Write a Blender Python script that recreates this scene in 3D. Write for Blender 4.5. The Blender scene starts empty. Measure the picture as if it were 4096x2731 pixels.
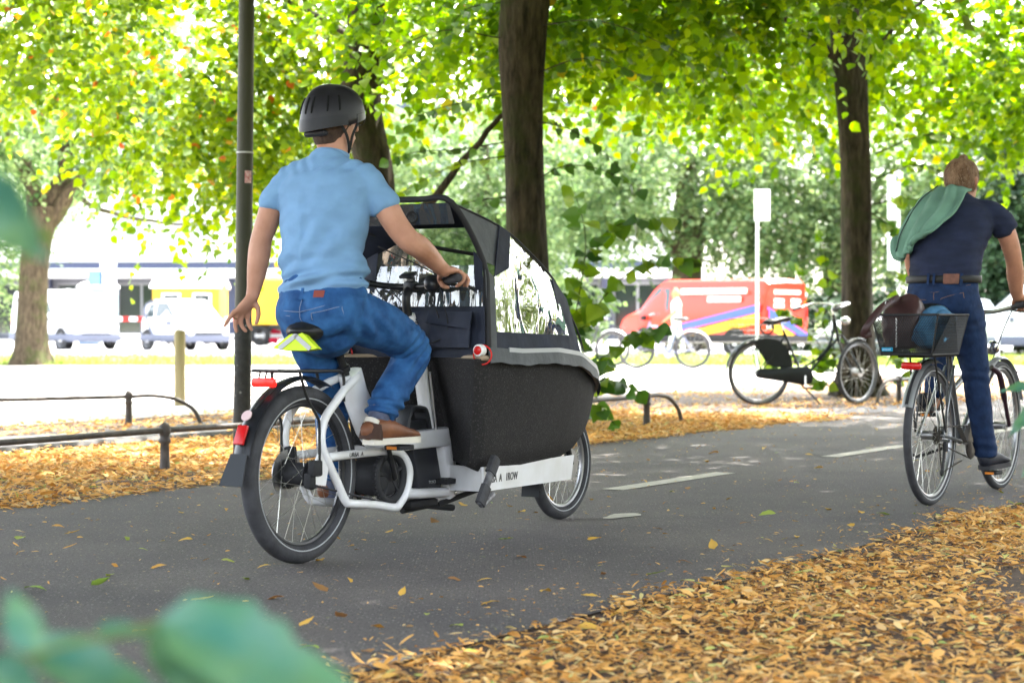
import bpy, bmesh, math, random
import numpy as np
from mathutils import Vector, Matrix, noise
random.seed(7); RNG = np.random.default_rng(7)
R = math.radians
SC = bpy.context.scene
COL = SC.collection

# ------------------------------------------------------------------ camera, sky, sun, exposure
H_CAM = 0.91; PITCH = math.atan(85.5 / 8006.0); F_PX = 8006.0   # focal length in pixels of the 4096 wide photograph
cam_data = bpy.data.cameras.new('camera')
cam_data.sensor_width = 36.0
cam_data.lens = 36.0 * F_PX / 4096.0
cam_data.clip_start = 0.05; cam_data.clip_end = 3000
cam_data.dof.use_dof = True
cam_data.dof.focus_distance = 8.6
cam_data.dof.aperture_fstop = 4.0
cam = bpy.data.objects.new('camera', cam_data); COL.objects.link(cam)
cam.location = (0, 0, H_CAM); cam.rotation_euler = (R(90) - PITCH, 0, 0)
SC.camera = cam

SUN_EL, SUN_AZ = R(57), R(38)      # azimuth measured clockwise from +Y
world = bpy.data.worlds.new('World'); SC.world = world; world.use_nodes = True
wn = world.node_tree.nodes; wl = world.node_tree.links; wn.clear()
wo = wn.new('ShaderNodeOutputWorld'); wb = wn.new('ShaderNodeBackground'); ws = wn.new('ShaderNodeTexSky')
ws.sky_type = 'NISHITA'; ws.sun_disc = False; ws.sun_elevation = SUN_EL; ws.sun_rotation = SUN_AZ
ws.air_density = 1.0; ws.dust_density = 4.0; ws.ozone_density = 0.6
wb.inputs['Strength'].default_value = 0.15
wh = wn.new('ShaderNodeHueSaturation'); wh.inputs['Saturation'].default_value = .42      # a bright, hazy sky
wl.new(ws.outputs[0], wh.inputs['Color']); wl.new(wh.outputs[0], wb.inputs[0]); wl.new(wb.outputs[0], wo.inputs[0])
sun_data = bpy.data.lights.new('sun', 'SUN'); sun_data.energy = 2.6; sun_data.angle = R(0.53); sun_data.color = (1.0, 0.95, 0.87)
sun = bpy.data.objects.new('sun', sun_data); COL.objects.link(sun)
sdir = Vector((math.sin(SUN_AZ) * math.cos(SUN_EL), math.cos(SUN_AZ) * math.cos(SUN_EL), math.sin(SUN_EL)))
sun.rotation_euler = sdir.to_track_quat('Z', 'Y').to_euler(); sun.location = (0, 0, 40)

SC.view_settings.view_transform = 'Standard'; SC.view_settings.look = 'None'
SC.view_settings.gamma = 1.0; SC.view_settings.use_curve_mapping = False
SC.view_settings.exposure = 3.68
SC.render.engine = 'CYCLES'
SC.cycles.use_denoising = True
SC.cycles.max_bounces = 6; SC.cycles.diffuse_bounces = 3; SC.cycles.glossy_bounces = 3
SC.cycles.transmission_bounces = 4; SC.cycles.transparent_max_bounces = 10
SC.cycles.caustics_reflective = False; SC.cycles.caustics_refractive = False
SC.cycles.sample_clamp_indirect = 6.0

# ------------------------------------------------------------------ picture to place
def ray(sx, sy):
    x = (sx - 2048) / F_PX; y = (1365.5 - sy) / F_PX
    c, s = math.cos(PITCH), math.sin(PITCH)
    return np.array([x, c + s * y, -s + c * y])
def at_depth(sx, sy, d):
    r = ray(sx, sy); return np.array([0, 0, H_CAM]) + r * (d / r[1])

# ------------------------------------------------------------------ materials
MATS = {}
def mat(name, col, rough=0.6, metal=0.0, var=0.0, vscale=8.0, bump=0.0, bscale=40.0, spec=0.32, col2=None, coat=0.0, emit=None, sheen=0.0, stretch=None, detail=4.0):
    """Principled material; colour broken up by noise in object space."""
    if name in MATS: return MATS[name]
    m = bpy.data.materials.new(name); m.use_nodes = True; MATS[name] = m
    nt = m.node_tree; b = nt.nodes['Principled BSDF']
    b.inputs['Base Color'].default_value = (*col, 1); b.inputs['Roughness'].default_value = rough
    b.inputs['Metallic'].default_value = metal; b.inputs['Specular IOR Level'].default_value = spec
    b.inputs['Coat Weight'].default_value = coat
    if sheen: b.inputs['Sheen Weight'].default_value = sheen
    if emit:
        b.inputs['Emission Color'].default_value = (*emit[0], 1); b.inputs['Emission Strength'].default_value = emit[1]
    if var or col2 or bump:
        tc = nt.nodes.new('ShaderNodeTexCoord'); src = tc.outputs['Object']
        if stretch:
            mp = nt.nodes.new('ShaderNodeMapping'); mp.inputs['Scale'].default_value = stretch
            nt.links.new(src, mp.inputs[0]); src = mp.outputs[0]
    if var or col2:
        n = nt.nodes.new('ShaderNodeTexNoise'); n.inputs['Scale'].default_value = vscale; n.inputs['Detail'].default_value = detail
        nt.links.new(src, n.inputs['Vector'])
        rp = nt.nodes.new('ShaderNodeValToRGB'); nt.links.new(n.outputs[0], rp.inputs[0])
        c2 = col2 or tuple(min(1, c * (1 + var)) for c in col)
        c1 = col if col2 else tuple(c * (1 - var) for c in col)
        rp.color_ramp.elements[0].position = .32; rp.color_ramp.elements[1].position = .68
        rp.color_ramp.elements[0].color = (*c1, 1); rp.color_ramp.elements[1].color = (*c2, 1)
        nt.links.new(rp.outputs[0], b.inputs['Base Color'])
    if bump:
        n2 = nt.nodes.new('ShaderNodeTexNoise'); n2.inputs['Scale'].default_value = bscale; n2.inputs['Detail'].default_value = 3
        nt.links.new(src, n2.inputs['Vector'])
        bp = nt.nodes.new('ShaderNodeBump'); bp.inputs['Strength'].default_value = bump; bp.inputs['Distance'].default_value = .01
        nt.links.new(n2.outputs[0], bp.inputs['Height']); nt.links.new(bp.outputs[0], b.inputs['Normal'])
    return m
def ramp_mat(name, stops, rough=.6, trans=0.0, tcol=None, spec=.3, vein=False, tgain=1.0):
    """Leaf-like material: a colour of its own for each loose leaf, light passing through."""
    m = bpy.data.materials.new(name); m.use_nodes = True; MATS[name] = m
    nt = m.node_tree; b = nt.nodes['Principled BSDF']; out = nt.nodes['Material Output']
    g = nt.nodes.new('ShaderNodeNewGeometry'); rp = nt.nodes.new('ShaderNodeValToRGB')
    src = g.outputs['Random Per Island']
    nt.links.new(src, rp.inputs[0])
    els = rp.color_ramp.elements
    while len(els) < len(stops): els.new(.5)
    for e, (p, c) in zip(els, stops): e.position = p; e.color = (*c, 1)
    b.inputs['Roughness'].default_value = rough; b.inputs['Specular IOR Level'].default_value = spec
    nt.links.new(rp.outputs[0], b.inputs['Base Color'])
    if trans:
        tr = nt.nodes.new('ShaderNodeBsdfTranslucent'); mx = nt.nodes.new('ShaderNodeMixShader'); mx.inputs[0].default_value = trans
        hs = nt.nodes.new('ShaderNodeHueSaturation'); hs.inputs['Hue'].default_value = .485; hs.inputs['Saturation'].default_value = 1.1; hs.inputs['Value'].default_value = tgain
        nt.links.new(rp.outputs[0], hs.inputs['Color']); nt.links.new(hs.outputs[0], tr.inputs[0])
        nt.links.new(b.outputs[0], mx.inputs[1]); nt.links.new(tr.outputs[0], mx.inputs[2]); nt.links.new(mx.outputs[0], out.inputs[0])
    return m

# ------------------------------------------------------------------ mesh helpers
def V(*a): return np.array(a, float)
def unit(v):
    v = np.asarray(v, float); n = np.linalg.norm(v); return v / n if n > 1e-9 else v
def spline(pts, k=6):
    """Catmull-Rom through pts (any dimension), k steps each."""
    p = np.array(pts, float); out = []
    q = np.vstack([2 * p[0] - p[1], p, 2 * p[-1] - p[-2]])
    for i in range(1, len(q) - 2):
        a, b, c, d = q[i - 1], q[i], q[i + 1], q[i + 2]
        for j in range(k):
            t = j / k
            out.append(.5 * (2 * b + (c - a) * t + (2 * a - 5 * b + 4 * c - d) * t * t + (3 * b - a - 3 * c + d) * t ** 3))
    out.append(p[-1]); return np.array(out)

class MB:
    def __init__(s): s.v = []; s.f = []; s.n = 0
    def add(s, v, f):
        v = np.asarray(v, float).reshape(-1, 3); s.v.append(v); s.f += [tuple(i + s.n for i in q) for q in f]; s.n += len(v); return s
    def box(s, c, size, rot=None, bev=0.0):
        hx, hy, hz = [d / 2 for d in size]
        if bev <= 0:
            v = np.array([(x, y, z) for x in (-hx, hx) for y in (-hy, hy) for z in (-hz, hz)])
            f = [(0, 1, 3, 2), (4, 6, 7, 5), (0, 4, 5, 1), (2, 3, 7, 6), (0, 2, 6, 4), (1, 5, 7, 3)]
        else:
            b = min(bev, hx * .95, hy * .95, hz * .95); bm = bmesh.new(); bmesh.ops.create_cube(bm, size=1)
            for w in bm.verts: w.co = Vector((w.co.x * 2 * hx, w.co.y * 2 * hy, w.co.z * 2 * hz))
            bmesh.ops.bevel(bm, geom=bm.edges[:], offset=b, segments=2, affect='EDGES', profile=.5)
            bm.verts.index_update(); v = np.array([w.co[:] for w in bm.verts]); f = [[w.index for w in q.verts] for q in bm.faces]; bm.free()
        if rot is not None: v = v @ np.array(Matrix(rot).to_3x3()).T
        return s.add(v + np.asarray(c, float), f)
    def tube(s, pts, r, n=8, side=None, cap=True, round_cap=False, sup=2.0):
        """Swept tube; r a number, a list, or a list of (r_side, r_other); side fixes the first axis."""
        p = np.array(pts, float); m = len(p)
        if np.isscalar(r): r = [r] * m
        rr = np.array([(q, q) if np.isscalar(q) else q for q in r], float)
        t = np.gradient(p, axis=0); t /= np.maximum(np.linalg.norm(t, axis=1)[:, None], 1e-9)
        if round_cap:
            def endc(i, sgn):
                c, d, q = p[i], t[i] * sgn, rr[i]; m_ = q.mean()
                return [(c + d * m_ * math.sin(a), q * math.cos(a)) for a in (R(35), R(65), R(86))]
            A = endc(0, -1)[::-1]; B = endc(-1, 1)
            p = np.vstack([[a[0] for a in A], p, [b[0] for b in B]]); rr = np.vstack([[a[1] for a in A], rr, [b[1] for b in B]])
            t = np.vstack([[t[0]] * 3, t, [t[-1]] * 3]); m = len(p)
        up = None; vs = []
        for i in range(m):
            if side is not None:
                sv = np.asarray(side[i] if (np.ndim(side) == 2 and i < len(side)) else (side if np.ndim(side) == 1 else side[-1]), float)
                e1 = unit(sv - t[i] * np.dot(sv, t[i]))
            else:
                if up is None: up = V(0, 0, 1) if abs(t[i][2]) < .9 else V(1, 0, 0)
                e1 = unit(up - t[i] * np.dot(up, t[i])); up = e1
            e2 = np.cross(t[i], e1)
            for k in range(n):
                a = 2 * math.pi * k / n; ca, sa = math.cos(a), math.sin(a)
                if sup != 2.0:
                    ca = math.copysign(abs(ca) ** (2 / sup), ca); sa = math.copysign(abs(sa) ** (2 / sup), sa)
                vs.append(p[i] + e1 * ca * rr[i][0] + e2 * sa * rr[i][1])
        f = [(i * n + k, i * n + (k + 1) % n, (i + 1) * n + (k + 1) % n, (i + 1) * n + k) for i in range(m - 1) for k in range(n)]
        if cap: f += [tuple(range(n))[::-1], tuple((m - 1) * n + k for k in range(n))]
        return s.add(vs, f)
    def cyl(s, a, b, r, n=12, r2=None): return s.tube([a, b], [r, r if r2 is None else r2], n)
    def torus(s, c, axis, R_, r, n=48, k=10, a0=0.0, a1=2 * math.pi, flat=1.0, ref=None):
        """Ring round axis; flat scales the section along the axis."""
        ax = unit(axis); e1 = unit(np.cross(ax, V(0, 0, 1) if abs(ax[2]) < .9 else V(1, 0, 0))) if ref is None else unit(ref)
        e2 = np.cross(ax, e1); full = abs(a1 - a0 - 2 * math.pi) < 1e-6
        m = n if full else n + 1; vs = []
        for i in range(m):
            a = a0 + (a1 - a0) * i / n; d = e1 * math.cos(a) + e2 * math.sin(a)
            for j in range(k):
                b = 2 * math.pi * j / k
                vs.append(np.asarray(c, float) + d * (R_ + r * math.cos(b)) + ax * r * flat * math.sin(b))
        f = [(i * k + j, ((i + 1) % m) * k + j, ((i + 1) % m) * k + (j + 1) % k, i * k + (j + 1) % k) for i in range(n) for j in range(k)]
        if not full: f += [tuple(range(k)), tuple(n * k + j for j in range(k))[::-1]]
        return s.add(vs, f)
    def lathe(s, c, prof, n=24, axis=(0, 0, 1)):
        """prof: (radius, height) pairs along the axis."""
        ax = unit(axis); e1 = unit(np.cross(ax, V(0, 1, 0) if abs(ax[1]) < .9 else V(1, 0, 0))); e2 = np.cross(ax, e1); vs = []
        for r_, h in prof:
            for k in range(n):
                a = 2 * math.pi * k / n; vs.append(np.asarray(c, float) + ax * h + (e1 * math.cos(a) + e2 * math.sin(a)) * r_)
        m = len(prof)
        f = [(i * n + k, i * n + (k + 1) % n, (i + 1) * n + (k + 1) % n, (i + 1) * n + k) for i in range(m - 1) for k in range(n)]
        f += [tuple(range(n))[::-1], tuple((m - 1) * n + k for k in range(n))]
        return s.add(vs, f)
    def prism(s, poly, d, origin=(0, 0, 0), ex=(1, 0, 0), ey=(0, 0, 1)):
        """Flat outline in the plane ex, ey, given thickness d along ex x ey (both ways)."""
        ex, ey = unit(ex), unit(ey); nz = np.cross(ex, ey); o = np.asarray(origin, float); k = len(poly)
        P = np.array([o + ex * a + ey * b for a, b in poly])
        f = [tuple(range(k))[::-1], tuple(range(k, 2 * k))] + [(i, (i + 1) % k, k + (i + 1) % k, k + i) for i in range(k)]
        return s.add(np.vstack([P - nz * d / 2, P + nz * d / 2]), f)
    def grid(s, P):
        """Sheet from an (m, n, 3) array."""
        P = np.asarray(P, float); m, n = P.shape[:2]
        return s.add(P.reshape(-1, 3), [(i * n + j, (i + 1) * n + j, (i + 1) * n + j + 1, i * n + j + 1) for i in range(m - 1) for j in range(n - 1)])
    def sheet(s, P, thick):
        """Closed slab: the sheet with a second one behind it, thick away along its own normals."""
        P = np.asarray(P, float); m, n = P.shape[:2]
        N = np.cross(np.gradient(P, axis=0), np.gradient(P, axis=1)); N /= np.maximum(np.linalg.norm(N, axis=2)[:, :, None], 1e-9)
        Q = P + N * thick; k = m * n
        f = [(i * n + j, (i + 1) * n + j, (i + 1) * n + j + 1, i * n + j + 1) for i in range(m - 1) for j in range(n - 1)]
        f = [q[::-1] for q in f] + [tuple(x + k for x in q) for q in f]
        rim = [(i, 0) for i in range(m)] + [(m - 1, j) for j in range(1, n)] + [(i, n - 1) for i in range(m - 2, -1, -1)] + [(0, j) for j in range(n - 2, 0, -1)]
        rim = [a * n + b for a, b in rim]
        f += [(rim[i], rim[(i + 1) % len(rim)], rim[(i + 1) % len(rim)] + k, rim[i] + k) for i in range(len(rim))]
        return s.add(np.vstack([P.reshape(-1, 3), Q.reshape(-1, 3)]), f)
    def mesh(s, name, smooth=True, angle=40):
        me = bpy.data.meshes.new(name); me.from_pydata(np.vstack(s.v).tolist() if s.v else [], [], s.f); me.update()
        if smooth:
            me.shade_smooth()
            if angle < 180: me.set_sharp_from_angle(angle=R(angle))
        return me
    def build(s, name, m, parent=None, smooth=True, angle=40):
        me = s.mesh(name, smooth, angle); me.materials.append(m); return link(name, me, parent)
    def skin(s, name, m, parent=None, voxel=.008, smooth=6, warp=None):
        """One continuous surface grown over all the shapes added so far."""
        me = s.mesh(name + '_raw', False); tmp = bpy.data.objects.new('tmp', me); COL.objects.link(tmp)
        rm = tmp.modifiers.new('r', 'REMESH'); rm.mode = 'VOXEL'; rm.voxel_size = voxel; rm.use_smooth_shade = True
        sm = tmp.modifiers.new('s', 'SMOOTH'); sm.iterations = smooth; sm.factor = .5
        dg = bpy.context.evaluated_depsgraph_get(); dg.update()
        out = bpy.data.meshes.new_from_object(tmp.evaluated_get(dg)); bpy.data.objects.remove(tmp); bpy.data.meshes.remove(me)
        if warp is not None:
            n = len(out.vertices); co = np.empty(n * 3); no = np.empty(n * 3)
            out.vertices.foreach_get('co', co); out.vertex_normals.foreach_get('vector', no)
            out.vertices.foreach_set('co', warp(co.reshape(-1, 3), no.reshape(-1, 3)).ravel()); out.update()
        out.name = name; out.materials.clear(); out.materials.append(m); out.shade_smooth()
        return link(name, out, parent)
def link(name, me, parent=None):
    o = bpy.data.objects.new(name, me); COL.objects.link(o)
    if parent is not None: o.parent = parent
    return o
def thing(name, label, cat, loc=(0, 0, 0), rz=0.0, group=None, rot=None):
    o = bpy.data.objects.new(name, None); COL.objects.link(o); o.empty_display_size = .2
    o.location = tuple(float(x) for x in loc); o.rotation_euler = rot or (0, 0, rz)
    return tag(o, label, cat, group)
def tag(o, label=None, cat=None, group=None, kind=None):
    if label: o['label'] = label
    if cat: o['category'] = cat
    if group: o['group'] = group
    if kind: o['kind'] = kind
    return o
def copy_tree(o, parent=None):
    c = o.copy(); COL.objects.link(c)
    if parent is not None: c.parent = parent
    for ch in list(o.children): copy_tree(ch, c)
    return c
def text_mesh(name, body, size, m, parent, M4, shear=0.0, depth=.0006, bold=0.0, spacing=1.0):
    """Flat lettering: local x runs along the word, y is up."""
    cu = bpy.data.curves.new(name, 'FONT'); cu.body = body; cu.size = size; cu.shear = shear; cu.extrude = depth; cu.offset = bold; cu.space_character = spacing
    cu.resolution_u = 3
    tmp = bpy.data.objects.new('tmp', cu); COL.objects.link(tmp)
    dg = bpy.context.evaluated_depsgraph_get(); dg.update()
    me = bpy.data.meshes.new_from_object(tmp.evaluated_get(dg)); bpy.data.objects.remove(tmp)
    me.transform(M4); me.materials.clear(); me.materials.append(m); me.name = name
    return link(name, me, parent)
def frame4(o, ex, ey):
    ex = unit(ex); ey = unit(np.asarray(ey, float) - ex * np.dot(ex, ey)); ez = np.cross(ex, ey)
    return Matrix(((ex[0], ey[0], ez[0], o[0]), (ex[1], ey[1], ez[1], o[1]), (ex[2], ey[2], ez[2], o[2]), (0, 0, 0, 1)))
def fbm(p, scale, seed=0.0, octaves=3):
    """Cheap smooth noise for numpy points: sums of sines."""
    p = np.asarray(p) * scale; o = np.zeros(len(p)); a = 1.0; rs = np.random.default_rng(int(seed * 100) + 5)
    for _ in range(octaves):
        for _k in range(4):
            d = rs.normal(size=3); d /= np.linalg.norm(d); o += a * np.sin(p @ d * 2.2 + rs.uniform(0, 6.28)) / 4
        p = p * 2.07; a *= .5
    return o

BLACK = mat('black_metal', (.012, .012, .013), .38)
BLACKM = mat('black_matte', (.018, .018, .02), .7, var=.2)
RUBBER = mat('tyre_rubber', (.042, .042, .046), .75, var=.25, vscale=20, bump=.2, bscale=160)
CHROME = mat('chrome', (.7, .7, .7), .18, 1.0)
STEEL = mat('brushed_steel', (.42, .42, .43), .35, 1.0, var=.15)
WHITE = mat('white_paint', (.77, .77, .79), .3, vscale=6, coat=.3, col2=(.64, .63, .61), detail=9)
RED = mat('red_plastic', (.55, .01, .008), .25)
REFLECT = mat('grey_reflective', (.38, .39, .4), .45)
SKIN = mat('skin', (.39, .185, .115), .55, vscale=11, bump=.25, bscale=28, col2=(.50, .26, .175))
# ------------------------------------------------------------------ ground and paths
TH = R(31.4)
U2 = V(math.sin(TH), math.cos(TH), 0); N2 = V(math.cos(TH), -math.sin(TH), 0)     # along the path, and to its right
def pt(n, t, z=0.0): return N2 * n + U2 * t + V(0, 0, z)
def ground_mat(name, c1, c2, scale, speck=None, rough=.9, bump=.4, bscale=90, big=None, spec=.3):
    m = bpy.data.materials.new(name); m.use_nodes = True; nt = m.node_tree; b = nt.nodes['Principled BSDF']; L = nt.links
    b.inputs['Roughness'].default_value = rough; b.inputs['Specular IOR Level'].default_value = spec
    tc = nt.nodes.new('ShaderNodeTexCoord')
    def nz(s, d=5, r=.6):
        n = nt.nodes.new('ShaderNodeTexNoise'); n.inputs['Scale'].default_value = s; n.inputs['Detail'].default_value = d; n.inputs['Roughness'].default_value = r
        L.new(tc.outputs['Object'], n.inputs['Vector']); return n
    def ramp(src, stops):
        r = nt.nodes.new('ShaderNodeValToRGB'); els = r.color_ramp.elements
        while len(els) < len(stops): els.new(.5)
        for e, (p, c) in zip(els, stops): e.position = p; e.color = (*c, 1)
        L.new(src, r.inputs[0]); return r
    col = ramp(nz(scale).outputs[0], [(.3, c1), (.7, c2)]).outputs[0]
    if big:
        mx = nt.nodes.new('ShaderNodeMixRGB'); mx.blend_type = 'MULTIPLY'; mx.inputs[0].default_value = 1
        L.new(col, mx.inputs[1]); L.new(ramp(nz(big, 3).outputs[0], [(.33, (.74, .74, .77)), (.67, (1.3, 1.25, 1.2))]).outputs[0], mx.inputs[2]); col = mx.outputs[0]
    for sp in speck or []:
        vo = nt.nodes.new('ShaderNodeTexVoronoi'); vo.inputs['Scale'].default_value = sp[0]; L.new(tc.outputs['Object'], vo.inputs['Vector'])
        k = ramp(vo.outputs['Distance'], [(sp[1] * .6, (1, 1, 1)), (sp[1], (0, 0, 0))])
        sel = nt.nodes.new('ShaderNodeSeparateColor'); L.new(vo.outputs['Color'], sel.inputs[0])
        gt = nt.nodes.new('ShaderNodeMath'); gt.operation = 'GREATER_THAN'; gt.inputs[1].default_value = sp[3]; L.new(sel.outputs[0], gt.inputs[0])
        mu = nt.nodes.new('ShaderNodeMath'); mu.operation = 'MULTIPLY'; L.new(k.outputs[0], mu.inputs[0]); L.new(gt.outputs[0], mu.inputs[1])
        mx = nt.nodes.new('ShaderNodeMixRGB'); L.new(mu.outputs[0], mx.inputs[0]); L.new(col, mx.inputs[1]); mx.inputs[2].default_value = (*sp[2], 1); col = mx.outputs[0]
    L.new(col, b.inputs['Base Color'])
    bp = nt.nodes.new('ShaderNodeBump'); bp.inputs['Strength'].default_value = bump; bp.inputs['Distance'].default_value = .01
    L.new(nz(bscale, 3).outputs[0], bp.inputs['Height']); L.new(bp.outputs[0], b.inputs['Normal'])
    return m
G_SOIL = ground_mat('soil', (.045, .03, .022), (.11, .075, .055), 14, speck=[(60, .35, (.2, .12, .05), .6)], bump=.8, bscale=60)
G_ASPH = ground_mat('asphalt', (.08, .073, .072), (.135, .124, .119), 70, speck=[(70, .32, (.26, .25, .23), .72), (42, .24, (.4, .31, .17), .88), (110, .38, (.03, .03, .031), .55)], big=.7, bump=.8, bscale=150)
G_FOOT = ground_mat('footpath_asphalt', (.1, .098, .102), (.16, .155, .16), 40, speck=[(80, .3, (.3, .29, .28), .8)], big=.5, bump=.3)
G_PAVE = ground_mat('pavement_gravel', (.42, .4, .38), (.55, .53, .5), 20, big=.2, bump=.2)
G_ROAD = ground_mat('street_asphalt', (.3, .3, .31), (.38, .38, .38), 10, bump=.2)
G_GRASS = ground_mat('lawn_earth', (.1, .16, .03), (.22, .27, .07), 6, bump=.5)

def poly_sheet(name, pts, z, m, div=1):
    mb = MB()
    P = [V(p[0], p[1], z) for p in pts]
    mb.add(P, [tuple(range(len(P)))])
    o = mb.build(name, m, None, smooth=False); tag(o, kind='structure'); return o
poly_sheet('ground', [(-900, -200), (900, -200), (900, 1800), (-900, 1800)], -.012, G_GRASS)
poly_sheet('soil_ground', [pt(-16, -30), pt(14, -30), pt(14, 60), pt(-16, 60)], -.007, G_SOIL)
def edge(n0, t0, t1, k=60, amp=.05, seed=1):
    t = np.linspace(t0, t1, k); w = fbm(np.c_[t, t * 0, t * 0], 1.1, seed) * amp
    return [pt(n0 + a, b) for a, b in zip(w, t)]
path = poly_sheet('cycle_path', edge(-7.13, -25, 62, seed=2) + edge(-3.02, -25, 62, seed=3)[::-1], 0.0, G_ASPH)
poly_sheet('footpath', edge(-11.75, -30, 62, seed=4) + [pt(-7.13, 62), pt(-7.13, 19.2), pt(-7.4, 18.4), pt(-8.3, 17.6), pt(-9.6, 16.6)] + edge(-10.1, -30, 15.6, k=40, amp=.02)[::-1], -.004, G_FOOT)
poly_sheet('gravel_pavement', [pt(-12.75, -40), pt(-12.75, 15.1), pt(-11.76, 15.8), pt(-11.76, 90), pt(-90, 90), pt(-90, -40)], -.005, G_PAVE)
poly_sheet('tree_bed', [pt(-10.9, 18.2), pt(-9.6, 18.0), pt(-8.2, 19.3), pt(-7.2, 21.5), pt(-7.16, 30), pt(-11.6, 31), pt(-11.4, 22)], -.001, G_SOIL)
# lawn strip, street and far pavement run across the picture
poly_sheet('lawn_strip', [(-60, 41.5), (-12, 40.2), (3.5, 40.5), (4.2, 37.5), (30, 37.0), (60, 37), (60, 48), (-60, 54)], -.001, G_GRASS)
poly_sheet('street', [(-120, 57.5), (120, 50), (120, 72), (-120, 79)], -.002, G_ROAD)
poly_sheet('far_pavement', [(-120, 80), (120, 73), (120, 140), (-120, 140)], -.003, G_PAVE)
# dark edging boards between verge and footpath
kerb = MB()
kerb.tube([pt(-10.12, -10, .01), pt(-10.12, 15.6, .01)], [(.03, .03)] * 2, 4)
tag(kerb.build('path_edging', mat('edging_steel', (.03, .028, .026), .7, var=.3)), kind='structure')
# painted dashes and worn white marks on the cycle path
PAINT = mat('road_paint', (.5, .47, .4), .7, col2=(.34, .31, .27), vscale=18)
def dash(n, t0, t1, w, nm='lane_marking'):
    mb = MB(); mb.add([pt(n - w / 2, t0, .004), pt(n + w / 2, t0, .004), pt(n + w / 2, t1, .004), pt(n - w / 2, t1, .004)], [(0, 1, 2, 3)])
    o = mb.build(nm, PAINT, None, smooth=False); tag(o, kind='structure'); return o
for k in range(0, 8): dash(-5.12, 9.42 + k * 3.02, 10.83 + k * 3.02, .13)
mk = MB(); mk.add([pt(-4.40 + .06 * math.cos(a) * (1 + .3 * math.sin(3 * a)), 8.18 + .15 * math.sin(a), .004) for a in np.linspace(0, 6.28, 15)[:-1]], [tuple(range(14))])
tag(mk.build('paint_remnant', PAINT, None, smooth=False), kind='structure')
# ------------------------------------------------------------------ cycles
RIM = mat('rim_aluminium', (.3, .3, .31), .35, .9)
RIMB = mat('rim_black', (.02, .02, .022), .35)
SPOKE = mat('spoke_steel', (.55, .54, .5), .3, .9)
def wheel(parent, c, R_, tr, rim_m=RIM, n=32, hub=(.02, .05), stripe=True, steer=0.0, origin=None, hub_m=STEEL, label=None):
    """wheel (its rim) > tyre, hub, spoke lacing; the axle lies along local y."""
    ax = V(-math.sin(steer), math.cos(steer), 0)
    c = V(*c); rr = R_ - 2 * tr * .93
    mb = MB(); mb.torus(c, ax, rr - .006, .012, 64, 8, flat=.95)
    w = mb.build('wheel', rim_m, parent)
    t = MB(); t.torus(c, ax, R_ - tr, tr, 72, 12)
    ty = t.build('tyre', RUBBER, w)
    if stripe:
        s = MB()
        for sg in (-1, 1): s.torus(c + ax * sg * tr * .86, ax, R_ - tr * 1.42, .0028, 72, 6)
        s.build('reflective_stripe', REFLECT, w)
    h = MB(); h.lathe(c - ax * hub[1], [(.008, -.02), (.008, 0), (hub[0] * 1.25, .001), (hub[0] * 1.25, .006), (hub[0], .01), (hub[0], 2 * hub[1] - .01), (hub[0] * 1.25, 2 * hub[1] - .006), (hub[0] * 1.25, 2 * hub[1]), (.008, 2 * hub[1] + .001), (.008, 2 * hub[1] + .02)], 16, ax)
    h.build('hub', hub_m, w)
    e1 = unit(np.cross(ax, V(0, 0, 1))); e2 = np.cross(ax, e1)
    s = MB()
    for k in range(n):
        a = 2 * math.pi * k / n; b = a + (1 if (k // 2) % 2 else -1) * .9; sd = 1 if k % 2 else -1
        p = c + ax * sd * hub[1] * .85 + (e1 * math.cos(b) + e2 * math.sin(b)) * hub[0] * 1.15
        q = c + (e1 * math.cos(a) + e2 * math.sin(a)) * (rr - .012)
        s.tube([p, q], .0011, 4)
    tag(s.build('spoke_lacing', SPOKE, w), kind='stuff')
    return w
def arc_fender(c, R_, a0, a1, w=.03, sag=.012, n=28):
    """Curved mudguard sheet round the axle, angles from +x towards +z, as a grid of points."""
    P = np.zeros((n, 7, 3))
    for i in range(n):
        a = R(a0 + (a1 - a0) * i / (n - 1))
        for j in range(7):
            u = -1 + 2 * j / 6; r = R_ - sag * u * u
            P[i, j] = V(c[0] + r * math.cos(a), c[1] + u * w, c[2] + r * math.sin(a))
    return P
def saddle(parent, x0, x1, z, w=.08, tilt=0.0, m=None, y=0.0):
    m = m or mat('saddle_vinyl', (.013, .013, .014), .42)
    L = x1 - x0; mb = MB()
    k = [(0, .55, .02), (.04, .85, .034), (.14, 1, .04), (.3, .9, .036), (.5, .5, .032), (.7, .28, .028), (.92, .24, .024), (1, .12, .012)]
    mb.tube([V(x0 + L * a, y, z - .02 + tilt * (a - .4) * L - (.008 if a < .5 else 0)) for a, _, _ in k], [(h, w * b) for _, b, h in k], 16, side=V(0, 0, 1), round_cap=True)
    s = mb.build('saddle', m, parent, angle=180)
    r = MB()
    for sg in (-1, 1): r.tube(spline([V(x0 + L * .15, y + sg * .03, z - .05), V(x0 + L * .45, y + sg * .022, z - .06), V(x0 + L * .85, y + sg * .015, z - .04)], 4), .0035, 6)
    r.build('rail', STEEL, s); return s
def pedal(parent, c, sg, m=None):
    mb = MB(); mb.box(c, (.1, .075, .018), bev=.004)
    p = mb.build('pedal', m or BLACKM, parent)
    for d in (-1, 1):
        r = MB(); r.box(V(*c) + V(d * .0515, 0, 0), (.004, .045, .012)); r.build('reflector', mat('amber_plastic', (.7, .22, .02), .3), p)
    return p

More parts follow.
